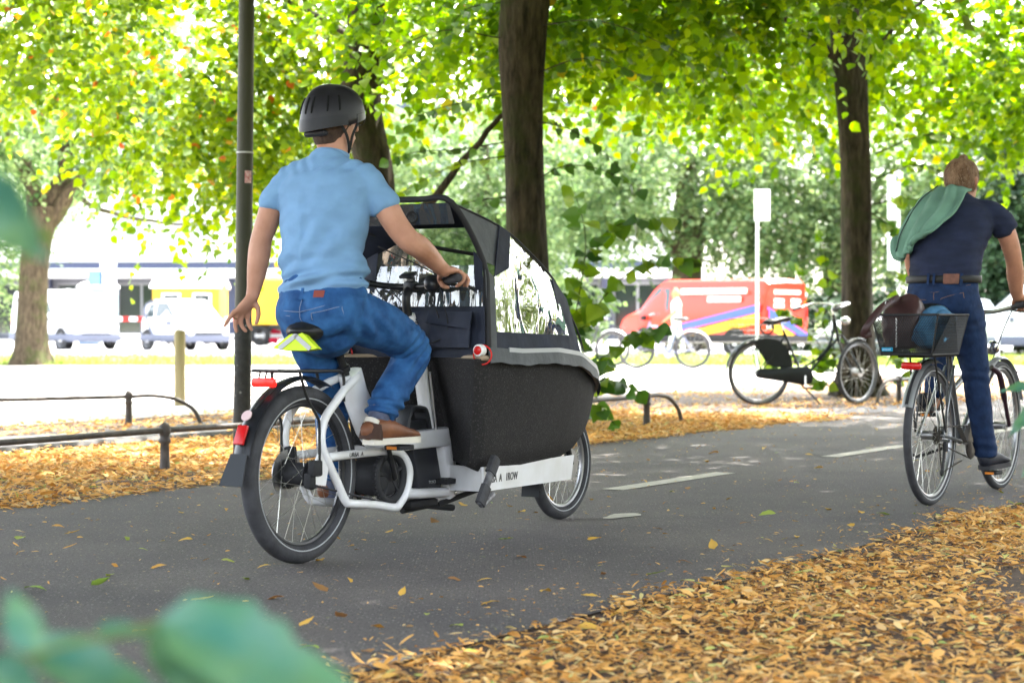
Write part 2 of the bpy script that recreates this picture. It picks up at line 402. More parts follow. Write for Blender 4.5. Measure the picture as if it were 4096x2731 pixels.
# ---- the white cargo bike: local x forward, y to its left, origin where the rear tyre meets the path
BIKE_RZ = R(90) - TH
PB = V(-0.7926, 7.488, 0)
cb = thing('cargo_bike', 'white electric cargo bike with a black front box under a clear rain tent', 'cargo bike', PB, BIKE_RZ)
wheel(cb, (0, 0, .333), .333, .034, RIMB, 32, (.045, .055), hub_m=BLACKM)
wheel(cb, (1.95, 0, .255), .255, .028, RIM, 32, (.022, .045))
mb = MB(); mb.lathe((0, .062, .333), [(.03, 0), (.09, 0), (.09, .003), (.03, .003)], 32, (0, 1, 0)); mb.build('brake_disc', STEEL, cb)
mb = MB(); mb.lathe((0, -.07, .333), [(.02, 0), (.04, .0), (.043, .006), (.04, .012), (.02, .012)], 24, (0, 1, 0))
mb.box((-.02, -.085, .36), (.06, .03, .06), bev=.008); mb.box((-.03, -.07, .315), (.05, .035, .06), bev=.01)
mb.build('gear_shifter', BLACKM, cb)
mb = MB(); mb.box((.03, .07, .40), (.05, .03, .07), bev=.008); mb.build('brake_caliper', BLACKM, cb)
# side loops of the rear frame
loop = [(.305, .69), (.215, .656), (.11, .604), (.035, .535), (.018, .45), (.063, .372), (.115, .30), (.168, .226), (.21, .212), (.36, .195), (.49, .174), (.53, .185), (.579, .235), (.598, .31), (.565, .365), (.515, .392), (.434, .399), (.25, .399), (.075, .397)]
for sg in (-1, 1):
    mb = MB(); P = [V(x, sg * (.04 if i == 0 else .06 if i == 1 else .085), z) for i, (x, z) in enumerate(loop)]
    mb.tube(spline(P, 5), .0165, 12, round_cap=True)
    f = mb.build('frame_loop', WHITE, cb, angle=180)
    mb = MB(); mb.prism([(-.03, -.05), (.03, -.06), (.06, .05), (-.005, .075), (-.035, .03)], .007, (.01, sg * .085, .35)); mb.build('dropout', WHITE, f)
text_mesh('frame_lettering', 'URBA  A', .024, BLACKM, cb, frame4((.17, -.1025, .391), (1, 0, .0), (0, 0, 1)), shear=.2)
# seat tube, saddle post
mb = MB(); mb.tube([(.315, 0, .708), (.35, 0, .62), (.43, 0, .50), (.52, 0, .42)], [(.05, .034), (.055, .034), (.06, .035), (.06, .035)], 16, side=V(1, 0, 0), sup=3.5)
mb.build('seat_tube', WHITE, cb)
mb = MB(); mb.cyl((.205, 0, .86), (.29, 0, .695), .0155, 14); mb.lathe((.276, 0, .722), [(.02, -.012), (.024, -.01), (.024, .01), (.02, .012)], 16, (-.45, 0, .88)); mb.build('seat_post', BLACK, cb)
saddle(cb, -.005, .265, .897, .085)
pouch = MB(); pouch.prism([(-.105, 0), (-.05, -.008), (.05, -.008), (.105, 0), (.055, .04), (.02, .066), (-.03, .05)], .03, (-.02, .0, .803), (0, -1, 0), (.12, 0, 1))
HIVIS = mat('hi_vis_fabric', (.52, .72, .02), .6, var=.08, bump=.3, bscale=40)
po = pouch.build('seat_pouch', HIVIS, cb, smooth=False)
st = MB()
for a, b in (((-.07, .0), (.01, .055)), ((.075, .0), (.0, .05))):
    d = V(b[0] - a[0], b[1] - a[1], 0); d /= np.linalg.norm(d); nx = V(-d[1], d[0], 0) * .009
    st.prism([(a[0] + nx[0], a[1] + nx[1]), (a[0] - nx[0], a[1] - nx[1]), (b[0] - nx[0], b[1] - nx[1]), (b[0] + nx[0], b[1] + nx[1])], .003, (-.0375, 0, .803), (0, -1, 0), (.12, 0, 1))
st.build('reflective_strip', REFLECT, po, smooth=False)
# drive
CX, CZ = .477, .295
mb = MB(); mb.torus((CX, -.075, CZ), (0, 1, 0), .092, .016, 48, 10, flat=.9)
for k in range(40):
    a = 2 * math.pi * k / 40; mb.box((CX + .108 * math.cos(a), -.075, CZ + .108 * math.sin(a)), (.007, .014, .009), Matrix.Rotation(-a, 3, 'Y'))
for k in range(5):
    a = 2 * math.pi * k / 5 + .4; mb.tube([(CX + .02 * math.cos(a), -.075, CZ + .02 * math.sin(a)), (CX + .09 * math.cos(a), -.075, CZ + .09 * math.sin(a))], .009, 6)
ch = mb.build('chainring', BLACKM, cb)
mb = MB()
for sg in (-1, 1):
    mb.tube(spline([V(.0, -.078, .333 + sg * .042), V(.22, -.078, .315 + sg * .07), V(CX - .01, -.078, CZ + sg * .104)], 8), [(.007, .004)] * 17, 6, side=V(0, 1, 0))
mb.build('drive_belt', RUBBER, cb)
mb = MB(); mb.lathe((CX, -.08, CZ), [(.05, 0), (.075, .01), (.08, .08), (.075, .14), (.05, .16)], 20, (0, 1, 0)); mb.build('motor', BLACKM, cb)
for sg, e in ((-1, (.405, -.118, .418)), (1, (.55, .118, .172))):
    mb = MB(); mb.tube([(CX, sg * .1, CZ), (e[0], sg * .118, e[2])], [(.016, .011), (.012, .009)], 10, side=V(0, 0, 1), round_cap=True); mb.cyl((e[0], sg * .11, e[2]), (e[0], sg * .13, e[2]), .008, 8)
    mb.build('crank', BLACK, cb); pedal(cb, (e[0], sg * .17, e[2]), sg)
# rear mudguard, flap, carrier, lamp
GLOSSB = mat('gloss_black_plastic', (.014, .015, .018), .3)
mb = MB(); mb.sheet(arc_fender((0, 0, .333), .37, 62, 166, .036), .0025); fd = mb.build('mudguard', GLOSSB, cb)
mb = MB(); mb.sheet(np.array([[V(-.362 - .012 * i, y * (.037 + .004 * i), .43 - .028 * i) for y in (-1, -.5, 0, .5, 1)] for i in range(5)]), .004); mb.build('mud_flap', mat('flap_rubber', (.02, .023, .028), .55), fd)
mb = MB(); mb.box((-.349, 0, .497), (.014, .045, .075), Matrix.Rotation(R(24), 3, 'Y'), .005); mb.build('reflector', mat('reflector_red', (.5, .012, .015), .2), fd)
mb = MB(); mb.lathe((-.315, 0, .565), [(.022, 0), (.022, .003), (.001, .0035)], 18, unit((-.8, 0, .55))); mb.build('sticker', mat('sticker_pale', (.62, .45, .45), .5), fd)
mb = MB()
for y in (-.062, .062): mb.tube(spline([V(.19, y, .60), V(.19, y, .69), V(.165, y, .716), V(.05, y, .718), V(-.12, y, .722), V(-.205, y * .98, .724)], 5), .0062, 8)
mb.tube([V(-.205, -.064, .724), V(-.205, .064, .724)], .0062, 8)
for x in (-.1, .02, .13): mb.tube([V(x, -.062, .719), V(x, .062, .719)], .005, 8)
mb.tube([V(.17, 0, .716), V(-.2, 0, .722)], .005, 8)
for y in (-.066, .066): mb.tube(spline([V(-.09, y, .719), V(-.055, y * 1.15, .62), V(-.012, y * 1.35, .55), V(.0, y * 1.35, .51), V(.0, y * 1.35, .36)], 5), .0058, 8)
rk = mb.build('carrier', BLACK, cb)
mb = MB()
for y in (-.03, 0, .03): mb.tube([V(-.2, y, .72), V(-.212, y, .69)], .004, 6)
mb.tube(spline([V(-.212, -.045, .665), V(-.25, -.02, .62), V(-.268, 0, .585)], 4), .005, 6); mb.build('lamp_bracket', BLACK, rk)
mb = MB(); mb.box((-.217, 0, .682), (.024, .105, .034), bev=.008)
mb.build('rear_lamp', mat('lit_red_lamp', (.6, .01, .008), .2, emit=((1, .012, .008), .22)), rk)
# main frame: battery cradle, hinge post, lower tube
def slab(pts, y0, y1, name, m, parent, bev=.006):
    bm = bmesh.new(); lo = [bm.verts.new((x, y0, z)) for x, z in pts]; hi = [bm.verts.new((x, y1, z)) for x, z in pts]; k = len(pts)
    bm.faces.new(lo); bm.faces.new(hi[::-1])
    for i in range(k): bm.faces.new((lo[i], hi[i], hi[(i + 1) % k], lo[(i + 1) % k]))
    bmesh.ops.recalc_face_normals(bm, faces=bm.faces[:])
    if bev: bmesh.ops.bevel(bm, geom=bm.edges[:], offset=bev, segments=2, affect='EDGES', profile=.5)
    me = bpy.data.meshes.new(name); bm.to_mesh(me); bm.free(); me.shade_smooth(); me.set_sharp_from_angle(angle=R(40)); me.materials.append(m)
    return link(name, me, parent)
cr = slab([(.50, .455), (.60, .462), (.925, .468), (.94, .392), (.62, .388), (.52, .40)], -.062, .062, 'battery_cradle', WHITE, cb, .012)
slab([(.865, .464), (.965, .468), (1.0, .33), (1.005, .18), (.955, .165), (.93, .28), (.905, .39)], -.048, .048, 'hinge_post', WHITE, cb, .01)
bt = slab([(.685, .40), (.86, .40), (.905, .24), (.89, .205), (.735, .215)], -.042, .042, 'battery', mat('battery_plastic', (.03, .031, .036), .35), cb, .01)
mb = MB(); mb.tube(spline([V(.665, 0, .46), V(.69, 0, .53), V(.72, 0, .552), V(.79, 0, .55), V(.815, 0, .525), V(.835, 0, .46)], 4), [(.036, .012)] * 21, 10, side=V(0, 1, 0), sup=3); mb.box((.745, 0, .485), (.13, .06, .05), bev=.01)
mb.build('battery_handle', mat('handle_plastic', (.02, .021, .024), .45), bt)
text_mesh('battery_print', 'BOSCH', .018, mat('grey_print', (.3, .3, .3), .5), bt, frame4((.80, -.0435, .245), (1, 0, -.02), (0, 0, 1)))
mb = MB(); mb.tube([V(.56, -.055, .225), V(.72, -.05, .21), V(.985, -.03, .198)], .021, 12); mb.tube([V(.56, .055, .225), V(.72, .05, .21), V(.985, .03, .198)], .021, 12); mb.build('lower_tube', WHITE, cb)
for x, z in ((.985, .37), (.99, .195)):
    mb = MB(); mb.lathe((x, -.047, z), [(.012, 0), (.012, .004), (.007, .008)], 14, (0, -1, 0)); mb.build('pivot_bolt', CHROME, cb)
mb = MB(); mb.tube([V(.715, 0, .93), V(.80, 0, .72), V(.868, 0, .455)], [(.028, .028), (.030, .03), (.033, .033)], 14); mb.build('steering_column', WHITE, cb)
mb = MB(); mb.tube([V(.80, -.05, .70), V(.845, -.05, .46)], .006, 6); mb.build('cable_guide', STEEL, cb)
mb = MB(); mb.box((.78, 0, .165), (.2, .08, .03), bev=.01); mb.tube([V(.9, -.02, .15), V(1.2, -.05, .2)], .012, 8); mb.tube([V(.7, .02, .14), V(.85, .0, .15), V(1.0, -.03, .13)], .014, 8); mb.build('stand_linkage', BLACKM, cb)
# handlebar
mb = MB(); mb.tube(spline([V(.715, 0, .915), V(.70, 0, 1.0), V(.735, 0, 1.045)], 5), .018, 12, round_cap=True); mb.box((.735, 0, 1.045), (.05, .05, .045), bev=.01); mb.build('stem', BLACK, cb)
hb = MB(); HP = [V(.575, -.315, 1.072), V(.64, -.22, 1.068), V(.71, -.12, 1.05), V(.735, -.05, 1.045), V(.735, .05, 1.045), V(.71, .12, 1.05), V(.64, .22, 1.068), V(.575, .315, 1.072)]
hb.tube(spline(HP, 6), .0135, 12); hbo = hb.build('handlebar', BLACK, cb, angle=180)
for sg in (-1, 1):
    mb = MB(); mb.tube([V(.64, sg * .22, 1.068), V(.60, sg * .28, 1.071), V(.557, sg * .342, 1.074)], [.017, .0185, .0185], 14, round_cap=True); mb.build('grip', RUBBER, hbo, angle=180)
    mb = MB(); mb.tube(spline([V(.68, sg * .17, 1.06), V(.715, sg * .21, 1.052), V(.69, sg * .29, 1.045), V(.655, sg * .335, 1.04)], 5), .0065, 8, round_cap=True); mb.box((.675, sg * .175, 1.058), (.04, .035, .03), bev=.008); mb.build('brake_lever', BLACK, hbo)
mb = MB(); mb.lathe((.655, -.16, 1.055), [(.03, 0), (.036, .006), (.034, .016), (.022, .026), (.004, .03)], 20, unit((-.75, -.3, .2))); mb.build('bell', GLOSSB, hbo, angle=60)
mb = MB(); mb.box((.715, 0, 1.092), (.05, .062, .014), Matrix.Rotation(R(-25), 3, 'Y'), .005); mb.box((.735, 0, 1.07), (.02, .03, .03)); mb.build('display', GLOSSB, hbo)
mb = MB()
for a, b, s in ((V(.70, -.16, 1.05), V(.75, -.04, .80), .05), (V(.70, .16, 1.05), V(.76, .03, .78), .06), (V(.715, -.1, 1.04), V(.77, .01, .74), .08), (V(.71, .1, 1.05), V(.69, -.05, .9), .03)):
    mb.tube(spline([a, (a + b) / 2 + V(s, -.05, -.06), b], 8), .0026, 6)
mb.build('cable', BLACKM, cb)
# ---- box
def tub_w(x):  return np.interp(x, [.73, .78, 1.0, 1.3, 1.6, 1.85, 2.0, 2.1, 2.165], [.335, .345, .355, .35, .305, .225, .155, .095, .045])
def tub_top(x): return np.interp(x, [.73, 1.0, 1.3, 1.55, 1.85, 2.0, 2.165], [.757, .742, .742, .722, .657, .618, .572])
def tub_bot(x): return np.interp(x, [.73, .80, 1.70, 1.85, 1.98, 2.08, 2.14, 2.165], [.33, .30, .30, .325, .385, .44, .50, .545])
def tub_wb(x): return np.interp(x, [.73, .80, 1.2, 1.6, 1.86, 2.0, 2.165], [.28, .297, .245, .165, .11, .09, .04])
XS = [.735, .75, .79, .9, 1.05, 1.2, 1.35, 1.5, 1.62, 1.74, 1.84, 1.92, 2.0, 2.06, 2.11, 2.145, 2.165]
def notch(p, w):      # the back wall bends in towards the steering column
    k = min(1, max(0, (1.3 - p[0]) / .53)); return p + V(np.interp(p[2], [.3, .5, .75], [.30, .25, .155]) * max(0, 1 - abs(p[1]) / max(w, .05)) * k, 0, 0)
LEV = (0, .04, .2, .4, .6, .8, .93, 1)
def tub_pt(x, u, k):
    zt, zb, wt, wb = tub_top(x), tub_bot(x), tub_w(x), tub_wb(x)
    if x < .74: wt -= .01; wb -= .01
    w = (wb - .012) if k == 0 else wb + (wt - wb) * k ** .72; h = zt - zb
    return notch(V(x - .03 * max(0, (.8 - x) / .065) * k, u * w, zb + h * k), w)
UU = np.linspace(-1, 1, 9); rows = []
for x in XS:
    r = [tub_pt(x, u, 0) for u in UU] + [tub_pt(x, 1, k) for k in LEV[1:-1]] + [tub_pt(x, u, 1) for u in UU[::-1]] + [tub_pt(x, -1, k) for k in LEV[1:-1][::-1]]
    rows.append(r + [r[0]])
mb = MB(); mb.grid(np.array(rows))
mb.grid(np.array([[tub_pt(XS[0], u, k) for u in UU] for k in LEV])); mb.grid(np.array([[tub_pt(XS[-1], u, k) for u in UU] for k in LEV]))
EPP = ground_mat('foam_box', (.014, .0135, .014), (.024, .022, .022), 120, speck=[(110, .38, (.048, .046, .046), .45)], rough=.7, bump=.5, bscale=260, spec=.15)
tub = mb.build('cargo_box', EPP, cb, angle=35)
bm = bmesh.new(); bm.from_mesh(tub.data); bmesh.ops.remove_doubles(bm, verts=bm.verts[:], dist=.0004); bmesh.ops.recalc_face_normals(bm, faces=bm.faces[:]); bm.to_mesh(tub.data); bm.free()
tub.data.set_sharp_from_angle(angle=R(35))
rim = MB()
rim.tube([V(.90, 0, .757)] + [V(x, -tub_w(x) - .004, tub_top(x) + .004) for x in XS] + [V(x, tub_w(x) + .004, tub_top(x) + .004) for x in XS[::-1]] + [V(.90, 0, .757)], .011, 8)
rim.build('box_rim', mat('rim_wood', (.33, .25, .17), .5), tub)
# white tray panels round the foot of the box
for sg in (-1, 1):
    A, B, C = V(.955, sg * .045, 0), V(.795, sg * .305, 0), V(1.865, sg * .112, 0)
    mb = MB()
    for (p, q, z0, z1, z2, z3, off) in ((A, B, .207, .312, .224, .322, 0), (B, C, .224, .322, .196, .303, 0)):
        d = unit(q - p); nn = V(-d[1], d[0], 0) * .006
        p_, q_ = p + V(0, 0, 1) * z0, q + V(0, 0, 1) * z2
        v = [p + V(0, 0, z0) - nn, q + V(0, 0, z2) - nn - (d * .04 if q is C else 0), q + V(0, 0, z3) - nn, p + V(0, 0, z1) - nn]
        v += [w + 2 * nn for w in v]
        mb.add(v, [(0, 1, 2, 3), (7, 6, 5, 4), (0, 4, 5, 1), (1, 5, 6, 2), (2, 6, 7, 3), (3, 7, 4, 0)])
    pn = mb.build('tray_panel', WHITE, cb, smooth=False)
    bm = bmesh.new(); bm.from_mesh(pn.data); bmesh.ops.recalc_face_normals(bm, faces=bm.faces[:]); bm.to_mesh(pn.data); bm.free()
    if sg < 0:
        d = unit(C - B); nn = V(d[1], -d[0], 0)
        text_mesh('panel_lettering', 'URBA  A', .046, BLACK, pn, frame4(B + d * .02 + nn * .0075 + V(0, 0, .255), d + V(0, 0, -.022), (0, 0, 1)), shear=.12)
        text_mesh('panel_lettering', '1ROW', .046, BLACK, pn, frame4(B + d * .235 + nn * .0075 + V(0, 0, .251), d + V(0, 0, -.022), (0, 0, 1)), shear=.12)
mb = MB(); mb.box((1.3, 0, .25), (.9, .2, .02)); mb.build('tray_floor', BLACKM, cb)
# stand lever, front flap, fork
mb = MB(); mb.tube([V(.825, -.35, .36), V(.715, -.35, .20)], [(.012, .02), (.012, .018)], 10, side=V(0, 1, 0), sup=3); mb.tube(spline([V(.705, -.35, .192), V(.74, -.34, .178), V(.88, -.30, .205)], 5), .0125, 10, round_cap=True)
ks = mb.build('stand_lever', mat('worn_grey_steel', (.1, .1, .11), .5, var=.5, vscale=30), cb)
mb = MB(); mb.tube([V(.822, -.35, .357), V(.782, -.35, .30)], [(.016, .026)] * 2, 10, side=V(0, 1, 0), sup=4); mb.tube([V(.752, -.35, .25), V(.705, -.35, .183)], [(.015, .026)] * 2, 10, side=V(0, 1, 0), sup=4); mb.build('stand_rubber', RUBBER, ks)
mb = MB(); mb.sheet(arc_fender((1.95, 0, .255), .283, 95, 205, .038), .003); f2 = mb.build('mudguard', GLOSSB, cb)
mb = MB(); mb.sheet(np.array([[V(1.690 - .004 * i, y * .045, .235 - .028 * i) for y in (-1, -.5, 0, .5, 1)] for i in range(5)]), .004); mb.build('mud_flap', mat('flap_rubber', (.02, .023, .028), .55), f2)
for sg in (-1, 1):
    mb = MB(); mb.tube(spline([V(1.95, sg * .055, .255), V(1.90, sg * .058, .36), V(1.85, sg * .05, .50)], 4), .014, 10); mb.build('fork_blade', BLACK, cb)
mb = MB(); mb.lathe((1.95, -.05, .255), [(.03, 0), (.07, 0), (.07, .003), (.03, .003)], 28, (0, 1, 0)); mb.build('brake_disc', STEEL, cb)
# ---- rain tent
NAVY = mat('tent_canvas', (.014, .018, .032), .75, var=.25, vscale=9, bump=.35, bscale=22)
GREYF = mat('tent_grey_canvas', (.075, .08, .085), .7, var=.15, vscale=12, bump=.3, bscale=30)
def film_mat():
    m = bpy.data.materials.new('clear_film'); m.use_nodes = True; nt = m.node_tree; L = nt.links; nt.nodes.clear()
    out = nt.nodes.new('ShaderNodeOutputMaterial'); mx = nt.nodes.new('ShaderNodeMixShader'); tr = nt.nodes.new('ShaderNodeBsdfTransparent'); gl = nt.nodes.new('ShaderNodeBsdfGlossy')
    tr.inputs[0].default_value = (.62, .65, .62, 1); gl.inputs['Roughness'].default_value = .05; gl.inputs['Color'].default_value = (.95, .95, .95, 1)
    tc = nt.nodes.new('ShaderNodeTexCoord'); mp = nt.nodes.new('ShaderNodeMapping'); mp.inputs['Scale'].default_value = (5, 9, 2.4); mp.inputs['Rotation'].default_value = (0, .9, 0)
    n = nt.nodes.new('ShaderNodeTexNoise'); n.inputs['Scale'].default_value = 1.5; n.inputs['Detail'].default_value = 1.5; n.inputs['Distortion'].default_value = .6
    L.new(tc.outputs['Object'], mp.inputs[0]); L.new(mp.outputs[0], n.inputs['Vector'])
    bp = nt.nodes.new('ShaderNodeBump'); bp.inputs['Strength'].default_value = 1.0; bp.inputs['Distance'].default_value = .022
    L.new(n.outputs[0], bp.inputs['Height']); L.new(bp.outputs[0], gl.inputs['Normal'])
    fr = nt.nodes.new('ShaderNodeFresnel'); fr.inputs[0].default_value = 1.35
    ad = nt.nodes.new('ShaderNodeMath'); ad.operation = 'ADD'; ad.inputs[1].default_value = .13; L.new(fr.outputs[0], ad.inputs[0])
    L.new(ad.outputs[0], mx.inputs[0]); L.new(tr.outputs[0], mx.inputs[1]); L.new(gl.outputs[0], mx.inputs[2]); df = nt.nodes.new('ShaderNodeBsdfDiffuse'); df.inputs[0].default_value = (.5, .52, .5, 1); m2 = nt.nodes.new('ShaderNodeMixShader'); m2.inputs[0].default_value = .07
    L.new(mx.outputs[0], m2.inputs[1]); L.new(df.outputs[0], m2.inputs[2]); L.new(m2.outputs[0], out.inputs[0]); return m
FILM = film_mat()
def quad_patch(a, b, c, d, m=8, n=8, puff=0.0, wrinkle=0.0, seed=0.0):
    """Bilinear patch a-b (first row) to d-c (last row) with a little belly."""
    a, b, c, d = [np.asarray(q, float) for q in (a, b, c, d)]
    s, t = np.meshgrid(np.linspace(0, 1, n), np.linspace(0, 1, m)); s = s[..., None]; t = t[..., None]
    P = (a * (1 - s) + b * s) * (1 - t) + (d * (1 - s) + c * s) * t
    N = unit(np.cross(b - a, d - a))
    bel = np.sin(np.pi * s) * np.sin(np.pi * t)
    if wrinkle: P = P + N * (fbm(P.reshape(-1, 3), 16, seed).reshape(m, n, 1) * wrinkle * np.minimum(1, bel * 3))
    return P + N * bel * puff
tent = None
HT, HM, HB = (.63, .265, 1.372), (.80, .305, 1.146), (.785, .34, .80)
R1, R2, R3, R4, R5 = (.955, .285, 1.292), (1.43, .262, 1.085), (1.56, .255, .965), (1.905, .155, .715), (2.15, .05, .60)
def S(p, sg): return V(p[0], sg * p[1], p[2])
def tube_part(name, pts, r, m, parent, k=5, n=10):
    mb = MB(); mb.tube(spline(pts, k), r, n, round_cap=True); return mb.build(name, m, parent, angle=180)
tent = tube_part('tent_hoop', [S(HB, -1), S((.80, .325, .97), -1), S(HM, -1), S(HT, -1), (.615, -.12, 1.388), (.615, .12, 1.388), S(HT, 1), S(HM, 1), S((.80, .325, .97), 1), S(HB, 1)], .0125, BLACKM, cb)
def patch(name, m, *abcd, puff=0.0, wr=0.0, th=.0025, res=10, seed=0.0):
    mb = MB(); mb.sheet(quad_patch(*abcd, res, res, puff, wr, seed), th); return mb.build(name, m, tent)
def fpatch(name, *abcd, puff=0.0, wr=.006, res=14):
    mb = MB(); mb.grid(quad_patch(*abcd, res, res, puff, wr)); return mb.build(name, FILM, tent, angle=180)
for sg in (-1, 1):
    lowA, lowB = (.79, .348, .755), (1.46, .335, .74)
    midA, midB = (.80, .335, .865), (1.46, .322, .845)
    patch('side_skirt', NAVY, S(lowA, sg), S(lowB, sg), S(midB, sg), S(midA, sg), wr=.012, seed=1)
    fpatch('side_window', S(midA, sg), S(midB, sg), S(R2, sg), S(R1, sg), puff=.012 * -sg)
    patch('corner_gusset', GREYF, S(HM, sg), S((.955, .300, 1.12), sg), S(R1, sg), S(HT, sg), wr=.004)
    patch('corner_strap', NAVY, S((.87, .312, 1.085), sg), S((.99, .306, 1.12), sg), S((1.03, .288, 1.262), sg), S((.945, .289, 1.296), sg), th=.004 * sg)
    patch('front_strap', NAVY, S((1.43, .336, .742), sg), S((1.58, .318, .742), sg), S((1.54, .262, 1.0), sg), S((1.40, .270, 1.09), sg), wr=.003, th=.004 * sg)
    patch('edge_binding', GREYF, S((.775, .345, .76), sg), S((.83, .35, .76), sg), S((.86, .318, 1.08), sg), S((.80, .312, 1.12), sg), wr=.004, th=.004 * sg)
    P = np.array([[V(x, sg * (tub_w(x) + .012 + .006 * j), tub_top(x) + .045 - .03 * j + .0025 * math.sin(x * 45 + j) * (j > 1) + .002 * math.sin(x * 17)) for j in range(3)] for x in np.linspace(.76, 2.15, 40)])
    mb = MB(); mb.sheet(P, .003 * sg); mb.build('skirt_hem', GREYF, tent)
    P = np.array([[V(x, sg * (tub_w(x) + .014), tub_top(x) + .052 - .018 * j) for j in range(2)] for x in np.linspace(.9, 2.15, 40)])
    mb = MB(); mb.sheet(P, .004 * sg); mb.build('reflective_piping', REFLECT, tent)
    tube_part('ridge_piping', [S(HT, sg), S(R1, sg), S((1.2, .275, 1.20), sg), S(R2, sg), S(R3, sg), S((1.75, .21, .84), sg), S(R4, sg), S(R5, sg)], .0045, BLACKM, tent)
    # front quarter between the strap and the nose
    fpatch('quarter_window', S((1.56, .32, .755), sg), S((1.88, .22, .69), sg), S(R4, sg), S(R3, sg))
    # white strobe lamp with its red strap on the hoop foot
    mb = MB(); mb.lathe(S((.745, .335, .79), sg), [(.02, 0), (.024, .004), (.024, .03), (.02, .034)], 16, (-1, 0, 0)); sl = mb.build('strobe_lamp', mat('white_plastic', (.75, .75, .73), .35), tent)
    mb = MB(); mb.lathe(S((.711, .335, .79), sg), [(.018, 0), (.017, .004), (.008, .008)], 16, (-1, 0, 0)); mb.build('lens', RED, sl)
    mb = MB(); mb.torus(S((.74, .34, .772), sg), (1, .2, 0), .038, .0035, 24, 6); mb.build('strap', RED, sl)
fpatch('front_window', S(R1, 1), S(R1, -1), S(R3, -1), S(R3, 1), puff=.05)
fpatch('nose_window', S(R3, 1), S(R3, -1), S(R5, -1), S(R5, 1), puff=.03)
patch('roof_panel', NAVY, S(HT, 1), S(HT, -1), S(R1, -1), S(R1, 1), puff=.02, wr=.004)
# rear opening: lower canvas with pocket, and the clear window above it
LW = [(.765, .335, .758), (.77, .33, .965)]
RS = quad_patch(S(LW[0], 1), S(LW[0], -1), S(LW[1], -1), S(LW[1], 1), 24, 24, 0, .02, 3); RS[..., 0] += .06 * (1 - np.abs(RS[..., 1]) / .335)
mb = MB(); mb.sheet(RS, .003); mb.build('rear_skirt', NAVY, tent)
patch('pocket', NAVY, (.785, -.05, .80), (.745, -.27, .80), (.75, -.27, .905), (.79, -.05, .905), wr=.02, th=.006, res=16, seed=5)
patch('pocket_flap', NAVY, (.778, -.04, .90), (.738, -.28, .875), (.755, -.28, .945), (.80, -.04, .945), wr=.01, th=.005, res=10, seed=7)
fpatch('rear_window', S((.77, .325, .965), 1), S((.77, .325, .965), -1), S((.79, .30, 1.13), -1), S((.79, .30, 1.13), 1))
fpatch('upper_window', S((.66, .26, 1.29), 1), S((.66, .26, 1.29), -1), S((.628, .255, 1.37), -1), S((.628, .255, 1.37), 1))
for sg in (-1, 1): patch('rear_wing', NAVY, S((.78, .33, .80), sg), S((.78, .24 if sg > 0 else .29, .80), sg), S((.775, .19 if sg > 0 else .275, 1.19), sg), S((.785, .31, 1.14), sg), wr=.006)
patch('top_band', NAVY, S((.785, .30, 1.14), 1), S((.785, .30, 1.14), -1) * V(1, .0, 1) + V(0, .1, 0.08), S((.66, .26, 1.29), -1) * V(1, 0, 1) + V(0, .02, 0), S((.66, .26, 1.29), 1), wr=.006)
tube_part('tent_pole', [(.66, .2, 1.27), (.9, .0, 1.21), (1.2, -.2, 1.16)], .008, BLACKM, tent)
tube_part('tension_cord', [(.72, .15, 1.21), (.755, -.12, 1.09), (.80, -.31, .965)], .0028, BLACKM, tent)
mb = MB(); mb.torus((.64, -.07, 1.32), (1, .3, 0), .022, .005, 20, 6); mb.build('hanging_loop', BLACKM, tent)
# what rides in the box: a bench
mb = MB(); mb.box((1.22, 0, .88), (.1, .52, .44), Matrix.Rotation(R(-14), 3, 'Y'), .03); mb.build('bench_back', mat('bench_fabric', (.016, .016, .02), .85), cb)
# ------------------------------------------------------------------ riders
DENIM = mat('blue_denim', (.006, .042, .14), .85, var=.35, vscale=16, bump=1.0, bscale=15, col2=(.026, .11, .28), detail=8)
DENIMD = mat('dark_denim', (.004, .015, .05), .85, col2=(.009, .028, .085), vscale=22, bump=1.0, bscale=15, detail=8)
TEE = mat('light_blue_cotton', (.16, .295, .475), .9, var=.07, vscale=10, bump=.85, bscale=8, stretch=(1, 1, 1.6))
TEEN = mat('navy_cotton', (.013, .018, .042), .9, var=.25, vscale=9, bump=.9, bscale=9, stretch=(1, 1, 2))
SEAM = mat('denim_seam', (.16, .2, .3), .8)
SEAMD = mat('denim_stitch', (.17, .1, .06), .8)
def limb(mb, pts, rad, n=14, k=4, side=None):
    P = spline([list(p) + ([r, r] if np.isscalar(r) else list(r)) for p, r in zip(pts, rad)], k)
    mb.tube(P[:, :3], P[:, 3:5], n, side=side, round_cap=True)
